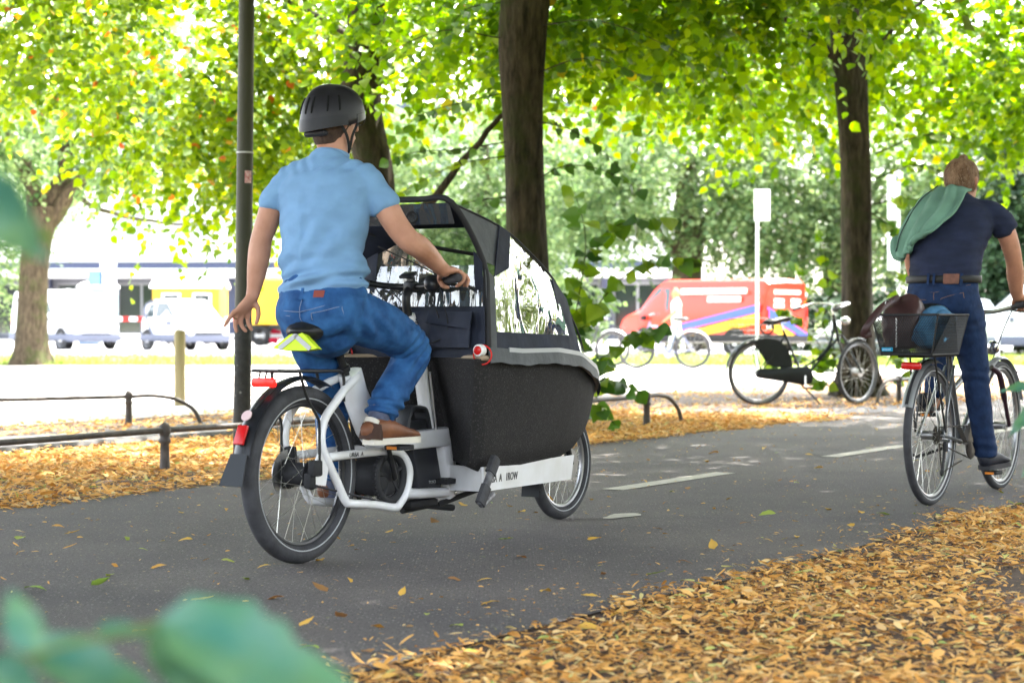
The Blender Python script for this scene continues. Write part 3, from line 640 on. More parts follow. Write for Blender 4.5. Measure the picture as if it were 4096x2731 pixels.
def head_shape(mb, c, yaw, s=1.0, pitch=0.0):
    """Skull, jaw, nose, brow, ears; c is the middle of the head, yaw turns the face (0 = forward)."""
    f = V(math.cos(yaw), math.sin(yaw), 0); l = V(-f[1], f[0], 0); u = V(0, 0, 1)
    f, u = f * math.cos(pitch) + u * math.sin(pitch), u * math.cos(pitch) - f * math.sin(pitch)
    def P(a, b, d): return np.asarray(c, float) + (f * a + l * b + u * d) * s
    mb.tube([P(-.01, 0, -.055), P(-.012, 0, .0), P(-.008, 0, .05), P(-.005, 0, .082), P(-.005, 0, .102), P(-.005, 0, .110)], [(.082 * s, .062 * s), (.097 * s, .075 * s), (.094 * s, .074 * s), (.072 * s, .058 * s), (.042 * s, .034 * s), (.018 * s, .015 * s)], 20, side=f, round_cap=True)
    mb.tube([P(.02, 0, .0), P(.034, 0, -.045), P(.045, 0, -.085), P(.05, 0, -.108)], [(.062 * s, .062 * s), (.055 * s, .056 * s), (.042 * s, .044 * s), (.026 * s, .028 * s)], 16, side=f, round_cap=True)
    mb.tube([P(.085, 0, .022), P(.103, 0, -.012), P(.108, 0, -.026)], [(.009 * s, .009 * s), (.013 * s, .013 * s), (.01 * s, .015 * s)], 10, round_cap=True)
    mb.tube([P(.078, .035, .028), P(.088, 0, .026), P(.078, -.035, .028)], .011 * s, 8, round_cap=True)
    mb.tube([P(.082, .02, -.062), P(.09, 0, -.06), P(.082, -.02, -.062)], .009 * s, 8, round_cap=True)
    for g in (-1, 1):
        mb.tube([P(-.012, g * .073, .022), P(-.016, g * .082, .012), P(-.012, g * .079, -.012), P(-.004, g * .074, -.026)], [(.014 * s, .007 * s), (.017 * s, .008 * s), (.013 * s, .007 * s), (.009 * s, .006 * s)], 10, side=f, round_cap=True)
    return P
def shoe(parent, heel, toe, z_tilt=0.0, upper=None, sole=None, w=.046, h=.075, name='shoe'):
    """Low trainer from heel to toe (ground points of its sole)."""
    heel, toe = V(*heel), V(*toe); d = toe - heel; L = np.linalg.norm(d); f = d / L; l = unit(np.cross(V(0, 0, 1), f)); u = np.cross(f, l)
    mb = MB(); k = [(.02, .7, .85), (.12, .86, .95), (.3, .84, .92), (.45, .85, .85), (.6, .98, .62), (.75, 1.04, .46), (.9, .86, .34), (.99, .45, .22)]
    mb.tube([heel + f * L * a + u * (.02 + h * c / 2 * .92) for a, b, c in k], [(h * c / 2, w * b) for a, b, c in k], 16, side=u, round_cap=True, sup=2.4)
    s = mb.build(name, upper, parent, angle=180)
    mb = MB(); k = [(.0, .6), (.04, .82), (.15, .93), (.4, .9), (.62, 1.05), (.78, 1.1), (.92, .88), (1.0, .5)]
    out = [(a * L, b * w) for a, b in k] + [(a * L, -b * w) for a, b in k[::-1]]
    mb.prism([(a, b) for a, b in out], .024, heel + u * .013, f, l); mb.build('sole', sole, s)
    mb = MB()
    for i in range(4):
        a = .48 + .055 * i; hh = .02 + h * np.interp(a, [.45, .6, .75], [.85, .62, .46]) * .97
        mb.tube([heel + f * L * a + u * (hh - .006) + l * .02, heel + f * L * (a + .01) + u * (hh + .003), heel + f * L * a + u * (hh - .006) - l * .02], .0022, 5)
    mb.build('lace', mat('lace', (.3, .2, .13), .8), s); return s
def folds(amp, scale, seed, zone=None, squash=(1, 1, 1)):
    def w(co, no):
        d = fbm(co * np.array(squash), scale, seed, 3)
        a = amp if zone is None else amp * zone(co)
        return co + no * (d * a)[:, None]
    return w
def finger(mb, pts, r0=.0102, r1=.0082):
    P = spline(pts, 4); mb.tube(P, np.linspace(r0, r1, len(P)), 8, round_cap=True)

# ---- first rider
p1 = thing('person', 'cyclist in light blue t-shirt, jeans and dark helmet riding the white cargo bike', 'person', PB, BIKE_RZ)
b = MB(); YAW = R(-14)
HP1 = head_shape(b, (.215, 0, 1.672), YAW)
limb(b, [(.195, 0, 1.50), (.205, 0, 1.56), (.212, -.002, 1.625)], [.066, .06, .06])
# trunk and hidden legs, a little inside the clothes
limb(b, [(.14, 0, .95), (.14, 0, 1.08), (.145, 0, 1.25), (.165, 0, 1.40), (.185, 0, 1.46), (.195, 0, 1.52)], [(.10, .15), (.09, .15), (.095, .155), (.085, .15), (.06, .09), (.05, .05)], side=V(1, 0, 0))
limb(b, [(.16, -.09, .93), (.45, -.135, .845), (.545, -.14, .80), (.40, -.14, .64), (.30, -.145, .54), (.285, -.155, .475)], [.075, .06, .05, .05, .04, .036])
limb(b, [(.15, .09, .93), (.26, .11, .78), (.35, .12, .62), (.375, .13, .42), (.40, .15, .25)], [.075, .06, .05, .045, .036])
# right arm reaching for the grip
limb(b, [(.175, -.16, 1.435), (.212, -.222, 1.36), (.243, -.268, 1.27), (.274, -.302, 1.213), (.33, -.312, 1.188), (.41, -.308, 1.153), (.475, -.31, 1.117), (.51, -.312, 1.101)], [.042, .05, .047, .045, .046, .04, (.031, .027), (.028, .024)], 16)
g0, g1 = V(.64, -.22, 1.068), V(.557, -.342, 1.074); gd = unit(g1 - g0); hd = V(-gd[1], gd[0], 0) * -1
if hd[0] < 0: hd = -hd
limb(b, [(.505, -.312, 1.102), (.54, -.305, 1.104), (.578, -.292, 1.102), (.60, -.282, 1.097)], [(.02, .03), (.017, .04), (.0155, .043), (.012, .041)], 14, side=V(0, 0, 1))
for k, (s, rch) in enumerate(((.028, 1.0), (.049, 1.06), (.070, 1.0), (.090, .86))):
    o = g0 + gd * (s + .028); kn = o + hd * .021 + V(0, 0, .026)
    if k < 2: q = [kn, kn + (hd * .03 + V(0, 0, -.006)) * rch, kn + (hd * .05 + V(0, 0, -.026)) * rch, kn + (hd * .045 + V(0, 0, -.05)) * rch]
    else: q = [kn, kn + (hd * .018 + V(0, 0, -.016)) * rch, kn + (hd * .016 + V(0, 0, -.042)) * rch, kn + (-hd * .006 + V(0, 0, -.056)) * rch]
    finger(b, q)
o = g0 + gd * .03
finger(b, [V(.52, -.295, 1.095), o - hd * .03 + V(0, 0, .004), o - hd * .015 + V(0, 0, -.024), o - gd * .012 + hd * .012 + V(0, 0, -.03)], .0125, .009)
# left arm hanging, fingers loose
limb(b, [(.14, .155, 1.44), (.122, .215, 1.365), (.116, .25, 1.28), (.115, .275, 1.222), (.113, .284, 1.165), (.105, .291, 1.09), (.097, .296, 1.035), (.09, .299, 1.002)], [.042, .048, .045, .042, .044, .038, (.030, .026), (.027, .022)], 16)
limb(b, [(.09, .299, 1.002), (.084, .309, .98), (.074, .326, .956), (.068, .338, .94)], [(.027, .019), (.034, .017), (.038, .0155), (.037, .012)], 14, side=V(.9, -.15, 0))
for q in ([(.038, .345, .944), (.030, .361, .921), (.022, .371, .90), (.018, .377, .888)], [(.058, .344, .936), (.054, .354, .906), (.052, .352, .882), (.052, .346, .866)],
          [(.079, .336, .934), (.076, .345, .905), (.079, .340, .883), (.086, .329, .868)], [(.100, .326, .940), (.105, .334, .912), (.108, .331, .890), (.114, .323, .874)]): finger(b, q)
finger(b, [(.10, .30, .985), (.109, .288, .955), (.107, .284, .925), (.100, .289, .898)], .0125, .0088)
body1 = b.skin('body', SKIN, p1, voxel=.0052, smooth=4)
for g in (-1, 1):
    e = MB(); e.lathe(HP1(.078, g * .031, .008), [(.002, -.011), (.008, -.008), (.011, 0), (.008, .008), (.002, .011)], 12); e.build('eye', mat('eye', (.5, .48, .45), .2), body1)
ring = MB(); ring.torus((.0475, .352, .918), (-.15, .3, -.9), .0098, .0018, 16, 6); ring.build('ring', mat('gold', (.7, .5, .15), .25, 1.0), body1)
b = MB()
limb(b, [(.142, 0, 1.015), (.142, 0, 1.04), (.14, 0, 1.10), (.14, 0, 1.18), (.148, 0, 1.28), (.158, 0, 1.37), (.166, 0, 1.43), (.178, 0, 1.482), (.189, 0, 1.518), (.197, 0, 1.54), (.199, 0, 1.546)],
     [(.122, .190), (.120, .188), (.116, .180), (.114, .177), (.117, .190), (.12, .206), (.114, .208), (.092, .152), (.074, .094), (.064, .068), (.03, .03)], 28, side=V(1, 0, 0))
limb(b, [(.168, -.10, 1.475), (.185, -.158, 1.440), (.207, -.205, 1.385), (.226, -.236, 1.330), (.228, -.239, 1.324)], [.052, .060, .059, .060, .03], 18)
limb(b, [(.155, .10, 1.475), (.14, .158, 1.442), (.127, .203, 1.39), (.12, .226, 1.345), (.1195, .228, 1.339)], [.052, .058, .056, .055, .028], 18)
def tee_w(co, no):
    z = co[:, 2]; hem = np.exp(-((z - 1.07) / .07) ** 2)
    d = fbm(co * np.array([1, .8, 2.2]) + co[:, [1, 2, 0]] * .4, 12, 2, 3) * (.006 + .016 * hem)
    d += np.sin(z * 120 + co[:, 1] * 14 + 2 * np.sin(co[:, 1] * 9)) * .009 * np.exp(-((z - 1.07) / .05) ** 2)
    d += np.sin((z * .55 + co[:, 1] * .8) * 70) * .007 * np.exp(-((z - 1.2) / .1) ** 2) * (co[:, 1] < .02)
    d -= .004 * np.exp(-(co[:, 1] / .02) ** 2) * (co[:, 0] < .13) * np.exp(-((z - 1.28) / .12) ** 2)
    d += .003 * np.sin((z - np.abs(co[:, 1]) * 1.2) * 85) * np.exp(-((z - 1.5) / .035) ** 2)
    return co + no * d[:, None]
tee1 = b.skin('shirt', TEE, p1, voxel=.0065, smooth=5, warp=tee_w)
c = MB(); c.torus((.199, 0, 1.5425), unit((.25, 0, 1)), .0645, .0045, 40, 8, flat=1.8); c.build('collar', TEE, tee1)
b = MB()
limb(b, [(.145, 0, 1.04), (.14, 0, 1.0), (.128, 0, .955), (.125, 0, .915), (.14, 0, .885)], [(.116, .182), (.12, .186), (.13, .19), (.125, .185), (.10, .15)], 28, side=V(1, 0, 0))
limb(b, [(.14, -.088, .935), (.24, -.11, .915), (.36, -.13, .88), (.47, -.14, .838), (.548, -.143, .80), (.535, -.143, .765), (.47, -.142, .70), (.39, -.143, .625), (.325, -.145, .565), (.303, -.146, .548), (.299, -.146, .544)], [.1, .1, .094, .082, .068, .067, .068, .066, .062, .062, .035], 20)
limb(b, [(.14, .088, .93), (.2, .1, .85), (.275, .112, .74), (.345, .122, .62), (.37, .13, .5), (.385, .135, .38), (.392, .138, .30), (.392, .138, .295)], [.1, .095, .083, .07, .066, .062, .06, .035], 20)
def jean_w(co, no):
    kn = np.exp(-(((co[:, 0] - .5) / .07) ** 2 + ((co[:, 2] - .78) / .09) ** 2)); an = np.exp(-((co[:, 2] - .575) / .045) ** 2)
    hp = np.exp(-(((co[:, 0] - .2) / .12) ** 2 + ((co[:, 2] - .87) / .05) ** 2))
    d = fbm(co, 14, 4, 2) * .0045 + np.sin((co[:, 2] * 1.1 - co[:, 0] * .9) * 110 + 2 * np.sin(co[:, 1] * 30)) * .009 * kn + np.sin(co[:, 2] * 150 + co[:, 0] * 40) * .008 * an
    d -= .012 * np.exp(-(co[:, 1] / .022) ** 2) * (co[:, 0] < .08) * (co[:, 2] < .985)
    d += np.sin((co[:, 0] * .8 + co[:, 2] * .9) * 95) * .009 * hp
    return co + no * d[:, None]
jn1 = b.skin('jeans', DENIM, p1, voxel=.0065, smooth=5, warp=jean_w)
def on_back(y, z, cx, cz_pairs, off=.003):
    """Point on the seat of the trousers: elliptical trunk from (z, cx, depth, half width) rows."""
    zz = [q[0] for q in cz_pairs]; x0 = np.interp(z, zz, [q[1] for q in cz_pairs]); d = np.interp(z, zz, [q[2] for q in cz_pairs]); w = np.interp(z, zz, [q[3] for q in cz_pairs])
    return V(x0 - (d + off) * math.sqrt(max(.02, 1 - (y / w) ** 2)), y, z)
ROWS1 = [(.885, .14, .10, .16), (.915, .125, .125, .187), (.955, .128, .13, .192), (1.0, .14, .12, .188), (1.04, .145, .116, .184)]
def seam(parent, pts, r=.0016, m=SEAM, rows=ROWS1, off=.002, name='seam'):
    q = spline(pts, 5); mb = MB(); mb.tube([on_back(y, z, 0, rows, off) for y, z in q], r, 5); return mb.build(name, m, parent)
for pts in ([(0, .995), (0, .95), (0, .90)], [(.16, .955), (.08, .945), (0, .94)], [(0, .94), (-.07, .955), (-.165, .985)], [(-.05, .935), (-.10, .945), (-.155, .962)], [(-.05, .935), (-.055, .90), (-.075, .87)], [(-.155, .962), (-.16, .92), (-.15, .88)], [(.05, .925), (.10, .93), (.15, .945)]): seam(jn1, pts)
wb = MB(); wb.tube([V(.142 + .119 * math.cos(a), .186 * math.sin(a), 1.008) for a in np.linspace(0, 2 * math.pi, 49)[:-1]] + [V(.261, 0, 1.008)], [(.017, .004)] * 49, 8, side=V(0, 0, 1)); wb.build('waistband', DENIM, jn1)
bl = MB(); P = np.array([[on_back(y, z, 0, ROWS1, .006) for y in np.linspace(-.09, -.05, 5)] for z in (.994, 1.02)]); bl.sheet(P, .004); bl.build('leather_patch', mat('red_leather', (.2, .035, .02), .5), jn1)
for y in (0, .085):
    q = MB(); q.sheet(np.array([[on_back(yy, z, 0, ROWS1, .008) for yy in (y - .006, y + .006)] for z in (.985, 1.0, 1.03)]), .003); q.build('belt_loop', DENIM, jn1)
sk = MB(); limb(sk, [(.312, -.146, .575), (.298, -.15, .54), (.285, -.157, .505), (.29, -.16, .48)], [.043, .042, .043, .042]); sk.build('sock', mat('grey_blue_sock', (.075, .085, .13), .9, var=.2, vscale=60), p1, angle=180)
sk = MB(); limb(sk, [(.395, .14, .31), (.40, .145, .26), (.405, .15, .22)], [.041, .041, .042]); sk.build('sock', mat('grey_blue_sock', (.075, .085, .13), .9, var=.2, vscale=60), p1, angle=180)
SOLE = mat('cream_rubber', (.62, .58, .5), .6, var=.08); BROWN = mat('brown_leather', (.2, .075, .032), .5, col2=(.11, .042, .022), vscale=9, bump=.15, bscale=60)
s1 = shoe(p1, (.205, -.165, .436), (.50, -.185, .434), upper=BROWN, sole=SOLE, w=.047, h=.088)
hl = MB(); hl.tube([V(.222, -.166, .515), V(.232, -.167, .532)], [(.034, .028), (.031, .026)], 14, side=V(0, 1, 0)); hl.build('heel_tab', SOLE, s1)
hc = MB(); hc.tube([V(.222, -.166, .457), V(.226, -.166, .485), V(.232, -.166, .515)], [(.047, .046), (.045, .042), (.04, .036)], 18, side=V(0, 1, 0)); hc.build('heel_counter', mat('dark_suede', (.05, .025, .018), .85), s1)
shoe(p1, (.37, .165, .187), (.665, .18, .17), upper=BROWN, sole=SOLE, w=.047, h=.085)
# helmet with straps, hair at the nape, glasses
hr = MB(); hr.tube([HP1(-.018, 0, -.045), HP1(-.02, 0, -.01), HP1(-.014, 0, .05)], [(.082, .066), (.094, .0775), (.096, .078)], 20, side=V(math.cos(YAW), math.sin(YAW), 0), round_cap=True)
HAIRD = mat('dark_brown_hair', (.035, .02, .014), .8, col2=(.075, .045, .03), vscale=60, stretch=(1, 1, .15), bump=.4, bscale=150); hr.build('hair', HAIRD, p1, angle=180)
HELM = mat('matte_charcoal_shell', (.014, .013, .016), .45, var=.1, vscale=4, spec=.35); he = MB()
fw = V(math.cos(YAW), math.sin(YAW), 0); lf = V(-fw[1], fw[0], 0)
def helm(a, t, r=1.0):
    """a: 0 front, pi back; t: 0 brim to 1 crown."""
    ca, sa = math.cos(a), math.sin(a); brim = -.012 + .022 * (ca if ca > 0 else 0) * 1.6 - .04 * max(0, -ca) ** 1.5 - .012 * abs(sa) ** 3
    e = t * math.pi / 2; rr = math.cos(e) ** .72; zz = brim + (.138 - brim) * math.sin(e) ** .92
    L_ = (.135 if ca > 0 else .138); W_ = .108
    return HP1(-.008 + ca * L_ * rr * r, sa * W_ * rr * r, zz * (1 + (r - 1) * .8))
HG = np.array([[helm(2 * math.pi * j / 48, i / 12 * .985, 1.0) for j in range(49)] for i in range(13)]); HI = np.array([[helm(2 * math.pi * j / 48, i / 12 * .985, .88) for j in range(49)] for i in range(13)])
he.grid(HG[:, ::-1]); he.grid(HI); he.grid(np.stack([HG[0], HI[0]])); he.add(list(HG[-1][:-1]), [tuple(range(48))])
hm = he.build('helmet', HELM, p1, angle=60)
bm = bmesh.new(); bm.from_mesh(hm.data); bmesh.ops.remove_doubles(bm, verts=bm.verts[:], dist=.0006); bmesh.ops.recalc_face_normals(bm, faces=bm.faces[:]); bm.to_mesh(hm.data); bm.free()
DARKSLOT = mat('vent_slot', (.003, .003, .003), .9)
for a in (R(118), R(150), R(180), R(196), R(228), R(250)):
    q = MB(); q.tube([V(*helm(a, t, 1.004)) for t in (.22, .3, .38, .46)], [(.0022, .0045), (.003, .006), (.003, .006), (.0022, .0045)], 8, round_cap=True); q.build('vent_slot', DARKSLOT, hm)
q = MB(); q.sheet(np.array([[helm(a, t, 1.012) for a in np.linspace(R(95), R(265), 30)] for t in (0, .05, .1, .14)]), .003); q.build('rear_band', mat('helmet_band', (.012, .012, .015), .5), hm)
q = MB(); q.sheet(np.array([[helm(a, t, 1.015) for a in np.linspace(R(-75), R(75), 24)] for t in (0, .06, .12)]), .004); q.build('visor', HELM, hm)
q = MB(); q.tube([HP1(-.09, g, -.055) for g in (-.05, -.02, .02, .05)], [(.012, .016)] * 4, 10, side=V(0, 0, 1), round_cap=True); q.build('fit_dial', BLACKM, hm)
STRAP = mat('strap_webbing', (.015, .015, .016), .8)
for g in (-1, 1):
    for a0 in (-.05, .045):
        q = MB(); q.tube(spline([HP1(a0, g * .088, -.01), HP1(.01 + a0 * .3, g * .080, -.06), HP1(.03, g * .052, -.118), HP1(.04, 0, -.138)], 5), [(.0065, .0018)] * 16, 6, side=fw); q.build('chin_strap', STRAP, hm)
gl = MB()
for g in (-1, 1):
    gl.torus(HP1(.105, g * .032, .012), fw, .024, .0022, 24, 6); gl.tube([HP1(.103, g * .056, .018), HP1(.06, g * .078, .018), HP1(-.02, g * .083, .016)], .0022, 6)
gl.tube([HP1(.108, -.01, .014), HP1(.108, .01, .014)], .002, 6); gl.build('glasses', BLACK, p1)
# ------------------------------------------------------------------ second bike and rider
PB2 = V(2.0575, 9.836, 0)
SILV = mat('silver_grey_frame', (.2, .21, .22), .35, .7, var=.15)
PLUM = mat('dark_plum_fork', (.03, .012, .02), .35)
tb = thing('trekking_bike', 'silver grey trekking bike with a black mesh basket on its rear carrier', 'bicycle', PB2, BIKE_RZ)
wheel(tb, (0, 0, .345), .345, .020, RIM, 36, (.022, .05)); wheel(tb, (1.08, 0, .345), .345, .020, RIM, 36, (.02, .04), origin=None)
def tubes(name, segs, m, parent, n=10):
    mb = MB()
    for pts, r in segs: mb.tube(pts if len(pts) == 2 else spline(pts, 5), r, n)
    return mb.build(name, m, parent)
BBx, BBz = .44, .29
fr = tubes('frame', [([V(BBx, 0, BBz), V(.27, 0, .72)], .015), ([V(BBx, 0, BBz), V(.84, 0, .66)], .018), ([V(.33, 0, .56), V(.83, 0, .73)], .015), ([V(.855, 0, .62), V(.815, 0, .76)], .019),
    ([V(0, .065, .345), V(BBx - .03, .03, BBz)], .009), ([V(0, -.065, .345), V(BBx - .03, -.03, BBz)], .009), ([V(0, .065, .345), V(.285, .02, .68)], .008), ([V(0, -.065, .345), V(.285, -.02, .68)], .008)], SILV, tb)
for sg in (-1, 1):
    mb = MB(); mb.tube(spline([V(1.08, sg * .055, .345), V(.99, sg * .055, .50), V(.925, sg * .05, .62), V(.875, sg * .02, .66)], 5), [.011] * 5 + [.016] * 11, 10); mb.build('fork_blade', PLUM, tb)
tubes('seat_post', [([V(.27, 0, .72), V(.185, 0, .93)], .0135)], BLACK, tb)
saddle(tb, -.045, .24, .982, .088)
ALU = mat('alu_guard', (.35, .36, .37), .35, .6)
mb = MB(); mb.sheet(arc_fender((0, 0, .345), .372, 72, 156, .028), .0015); g = mb.build('mudguard', ALU, tb)
mb = MB(); mb.sheet(arc_fender((0, 0, .345), .3755, 74, 154, .008, .002), .001); mb.build('guard_stripe', BLACKM, g)
mb = MB(); mb.sheet(arc_fender((1.08, 0, .345), .372, 20, 150, .026), .0015); mb.build('mudguard', ALU, tb)
rk2 = tubes('carrier', [([V(.28, -.06, .735), V(-.28, -.06, .735)], .0055), ([V(.28, .06, .735), V(-.28, .06, .735)], .0055), ([V(-.28, -.06, .735), V(-.28, .06, .735)], .0055), ([V(-.1, -.06, .735), V(-.1, .06, .735)], .005), ([V(.1, -.06, .735), V(.1, .06, .735)], .005),
    ([V(-.12, -.062, .735), V(.0, -.078, .36)], .005), ([V(-.12, .062, .735), V(.0, .078, .36)], .005), ([V(.08, -.062, .735), V(.0, -.078, .36)], .005), ([V(.08, .062, .735), V(.0, .078, .36)], .005), ([V(.28, -.06, .735), V(.28, .06, .735)], .0055), ([V(.27, 0, .735), V(.265, 0, .70)], .006)], BLACK, tb, 8)
mb = MB(); mb.box((-.27, 0, .69), (.03, .1, .036), bev=.012); mb.build('rear_lamp', RED, rk2)
# mesh basket
BK = mat('basket_wire', (.012, .012, .013), .5); mb = MB()
TOPZ, BOTZ = .935, .745
def bk(u, v, face):
    """point on a basket wall: u along it, v 0 bottom to 1 top."""
    x0, x1 = -.335 - .03 * v, .045 + .03 * v; y0 = .125 + .04 * v; z = BOTZ + (TOPZ - BOTZ) * v
    if face == 0: return V(x0, -y0 + 2 * y0 * u, z)
    if face == 1: return V(x1, -y0 + 2 * y0 * u, z)
    if face == 2: return V(x0 + (x1 - x0) * u, -y0, z)
    return V(x0 + (x1 - x0) * u, y0, z)
for face, n in ((0, 26), (1, 26), (2, 36), (3, 36)):
    for k in range(1, n):
        for d in (-1, 1):
            a, e = k / n, k / n + d * .42
            v1 = 1.0
            if e < 0: v1 = a / .42; e = 0
            if e > 1: v1 = (1 - a) / .42; e = 1
            mb.tube([bk(a, 0, face), bk(e, v1, face)], .0017, 3, cap=False)
            b0 = 1 - (v1 if v1 < 1 else 1)
    for k in range(1, 14): mb.tube([bk(0, k / 14, face), bk(1, k / 14, face)], .0008, 3, cap=False)
bs = tag(mb.build('basket_mesh', BK, tb, smooth=False), kind='stuff')
for v, r in ((1, .006), (0, .005)):
    q = MB(); q.tube([bk(0, v, 0), bk(1, v, 0), bk(1, v, 3), bk(1, v, 1), bk(0, v, 1), bk(0, v, 2), bk(0, v, 0)], r, 8); q.build('basket_rim', BK, tb)
for f_, u in ((0, 0), (0, 1), (1, 0), (1, 1)):
    q = MB(); q.tube([bk(u, 0, f_), bk(u, 1, f_)], .0035, 6); q.build('basket_post', BK, tb)
q = MB(); q.box((-.145, 0, .741), (.36, .23, .004)); q.build('basket_floor', BK, tb)
q = MB(); q.box(bk(.86, .13, 0) + V(-.004, 0, 0), (.003, .055, .018), Matrix.Rotation(R(-8), 3, 'Y')); tg = q.build('maker_tag', mat('blue_tag', (.02, .3, .5), .4), tb)
text_mesh('tag_print', 'around', .014, mat('tag_white', (.7, .75, .8), .5), tg, frame4(bk(.86, .13, 0) + V(-.0065, .023, -.004), (0, -1, 0), (-.15, 0, 1)))
# drive train, stand, bars
for k, (r_, y_) in enumerate(((.048, -.03), (.042, -.036), (.036, -.042), (.03, -.048), (.024, -.054))):
    mb = MB(); mb.lathe((0, y_, .345), [(.015, 0), (r_, 0), (r_, .0025), (.015, .0025)], 28, (0, 1, 0)); mb.build('sprocket', mat('dirty_steel', (.09, .08, .07), .45, .8), tb)
mb = MB(); mb.box((.02, -.07, .29), (.03, .02, .05), bev=.006); mb.tube([V(.015, -.066, .27), V(.0, -.06, .16)], [(.012, .006)] * 2, 8, side=V(1, 0, 0)); mb.torus((.0, -.06, .165), (0, 1, 0), .016, .005, 16, 6); mb.build('derailleur', BLACKM, tb)
mb = MB(); mb.lathe((BBx, -.06, BBz), [(.02, 0), (.085, 0), (.085, .003), (.02, .003)], 40, (0, 1, 0)); mb.build('chainring', mat('dirty_steel', (.09, .08, .07), .45, .8), tb)
mb = MB(); mb.sheet(np.array([[V(BBx + .098 * math.cos(a), y, BBz + .098 * math.sin(a)) for y in (-.075, -.05)] for a in np.linspace(R(20), R(185), 16)]), .002); mb.sheet(np.array([[V(BBx - .098 - .1 * i, y, BBz + .005 + .04 * i + .04 * (i > 0)) for y in (-.075, -.05)] for i in range(2)]), .002); mb.build('chain_guard', mat('grey_guard', (.13, .12, .11), .5, .3), tb)
mb = MB()
for sg in (-1, 1): mb.tube([V(0, -.045, .345 + sg * .04), V(BBx, -.058, BBz + sg * .085)], [(.004, .003)] * 2, 5)
mb.tube([V(0, -.045, .305), V(.02, -.05, .16), V(.3, -.055, .205)], .0035, 5); mb.build('chain', mat('dirty_steel', (.09, .08, .07), .45, .8), tb)
for sg, e in ((-1, (.525, .142)), (1, (.355, .438))):
    mb = MB(); mb.tube([V(BBx, sg * .075, BBz), V(e[0], sg * .092, e[1])], [(.014, .009), (.011, .008)], 8, side=V(0, 0, 1), round_cap=True); mb.build('crank', STEEL, tb); pedal(tb, (e[0] + .01, sg * .14, e[1] - .01), sg)
tubes('kickstand', [([V(.33, .03, .27), V(.1, .09, .235), V(-.02, .095, .25)], .008)], BLACKM, tb)
tubes('stem', [([V(.82, 0, .745), V(.80, 0, .88), V(.80, 0, .93), V(.775, 0, .955)], .014)], BLACK, tb)
hb2 = tubes('handlebar', [([V(.56, -.29, .99), V(.65, -.2, .975), V(.75, -.08, .955), V(.765, 0, .952), V(.75, .08, .955), V(.65, .2, .975), V(.56, .29, .99)], .0115)], mat('olive_alu', (.2, .21, .17), .35, .7), tb)
for sg in (-1, 1):
    mb = MB(); mb.tube([V(.63, sg * .22, .98), V(.535, sg * .315, .995)], .017, 12, round_cap=True); mb.build('grip', RUBBER, hb2)
    mb = MB(); mb.tube(spline([V(.67, sg * .19, .965), V(.70, sg * .23, .955), V(.63, sg * .30, .955)], 4), .006, 8, round_cap=True); mb.build('brake_lever', BLACK, hb2)
tubes('cable', [([V(.66, -.2, .96), V(.86, -.1, .88), V(.9, -.02, .7)], .0028), ([V(.66, .2, .96), V(.9, .08, .9), V(.86, .02, .66)], .0028)], BLACKM, tb, 6)
mb = MB(); mb.lathe((.93, 0, .76), [(.01, 0), (.035, .01), (.038, .04), (.03, .05)], 18, (1, 0, .1)); mb.build('headlamp', CHROME, tb)

p2 = thing('person', 'cyclist in navy t-shirt and dark jeans with short greying hair seen from behind', 'person', PB2, BIKE_RZ)
b = MB(); Y2 = R(-8)
HP2 = head_shape(b, (.475, 0, 1.615), Y2, 1.02, R(-8))
limb(b, [(.40, 0, 1.46), (.43, 0, 1.52), (.46, 0, 1.58)], [.068, .062, .062])
limb(b, [(.19, 0, 1.0), (.19, 0, 1.12), (.27, 0, 1.3), (.36, 0, 1.41), (.405, 0, 1.49)], [(.10, .15), (.1, .15), (.1, .155), (.085, .15), (.055, .07)], side=V(1, 0, -.3))
limb(b, [(.2, -.09, 1.0), (.265, -.115, .8), (.315, -.125, .62), (.385, -.13, .4), (.45, -.135, .24), (.455, -.135, .19)], [.08, .065, .05, .045, .036, .036])
limb(b, [(.2, .09, 1.0), (.4, .11, .93), (.58, .12, .85), (.5, .125, .66), (.41, .13, .5), (.385, .135, .47)], [.08, .065, .05, .045, .036, .036])
limb(b, [(.375, -.17, 1.45), (.41, -.235, 1.37), (.445, -.262, 1.27), (.475, -.268, 1.2), (.51, -.262, 1.145), (.55, -.255, 1.075), (.578, -.252, 1.03)], [.042, .05, .046, .042, .044, .036, (.029, .026)], 16)
limb(b, [(.395, .17, 1.455), (.43, .235, 1.37), (.46, .262, 1.27), (.485, .268, 1.2), (.52, .262, 1.145), (.555, .258, 1.075), (.58, .255, 1.03)], [.042, .05, .046, .042, .044, .036, (.029, .026)], 16)
for sg in (-1, 1):
    limb(b, [(.575, sg * .254, 1.032), (.60, sg * .258, 1.018), (.625, sg * .262, 1.014)], [(.02, .032), (.017, .04), (.013, .04)], 12, side=V(0, 0, 1))
    for k in range(4):
        o = V(.635 - .012 * k, sg * (.235 + .02 * k), .984); finger(b, [o + V(-.004, 0, .026), o + V(.022, sg * .012, .016), o + V(.026, sg * .014, -.012), o + V(.004, 0, -.024)])
    finger(b, [V(.585, sg * .24, 1.02), V(.61, sg * .222, .998), V(.635, sg * .213, .972)], .012, .009)
body2 = b.skin('body', mat('tanned_skin', (.42, .2, .125), .55, var=.15, vscale=16, bump=.1, bscale=80), p2, voxel=.0058, smooth=4)
for g in (-1, 1):
    e = MB(); e.lathe(HP2(.079, g * .031, .008), [(.002, -.011), (.008, -.008), (.011, 0), (.008, .008), (.002, .011)], 12); e.build('eye', mat('eye', (.5, .48, .45), .2), body2)
hr = MB(); f2_ = V(math.cos(Y2), math.sin(Y2), 0)
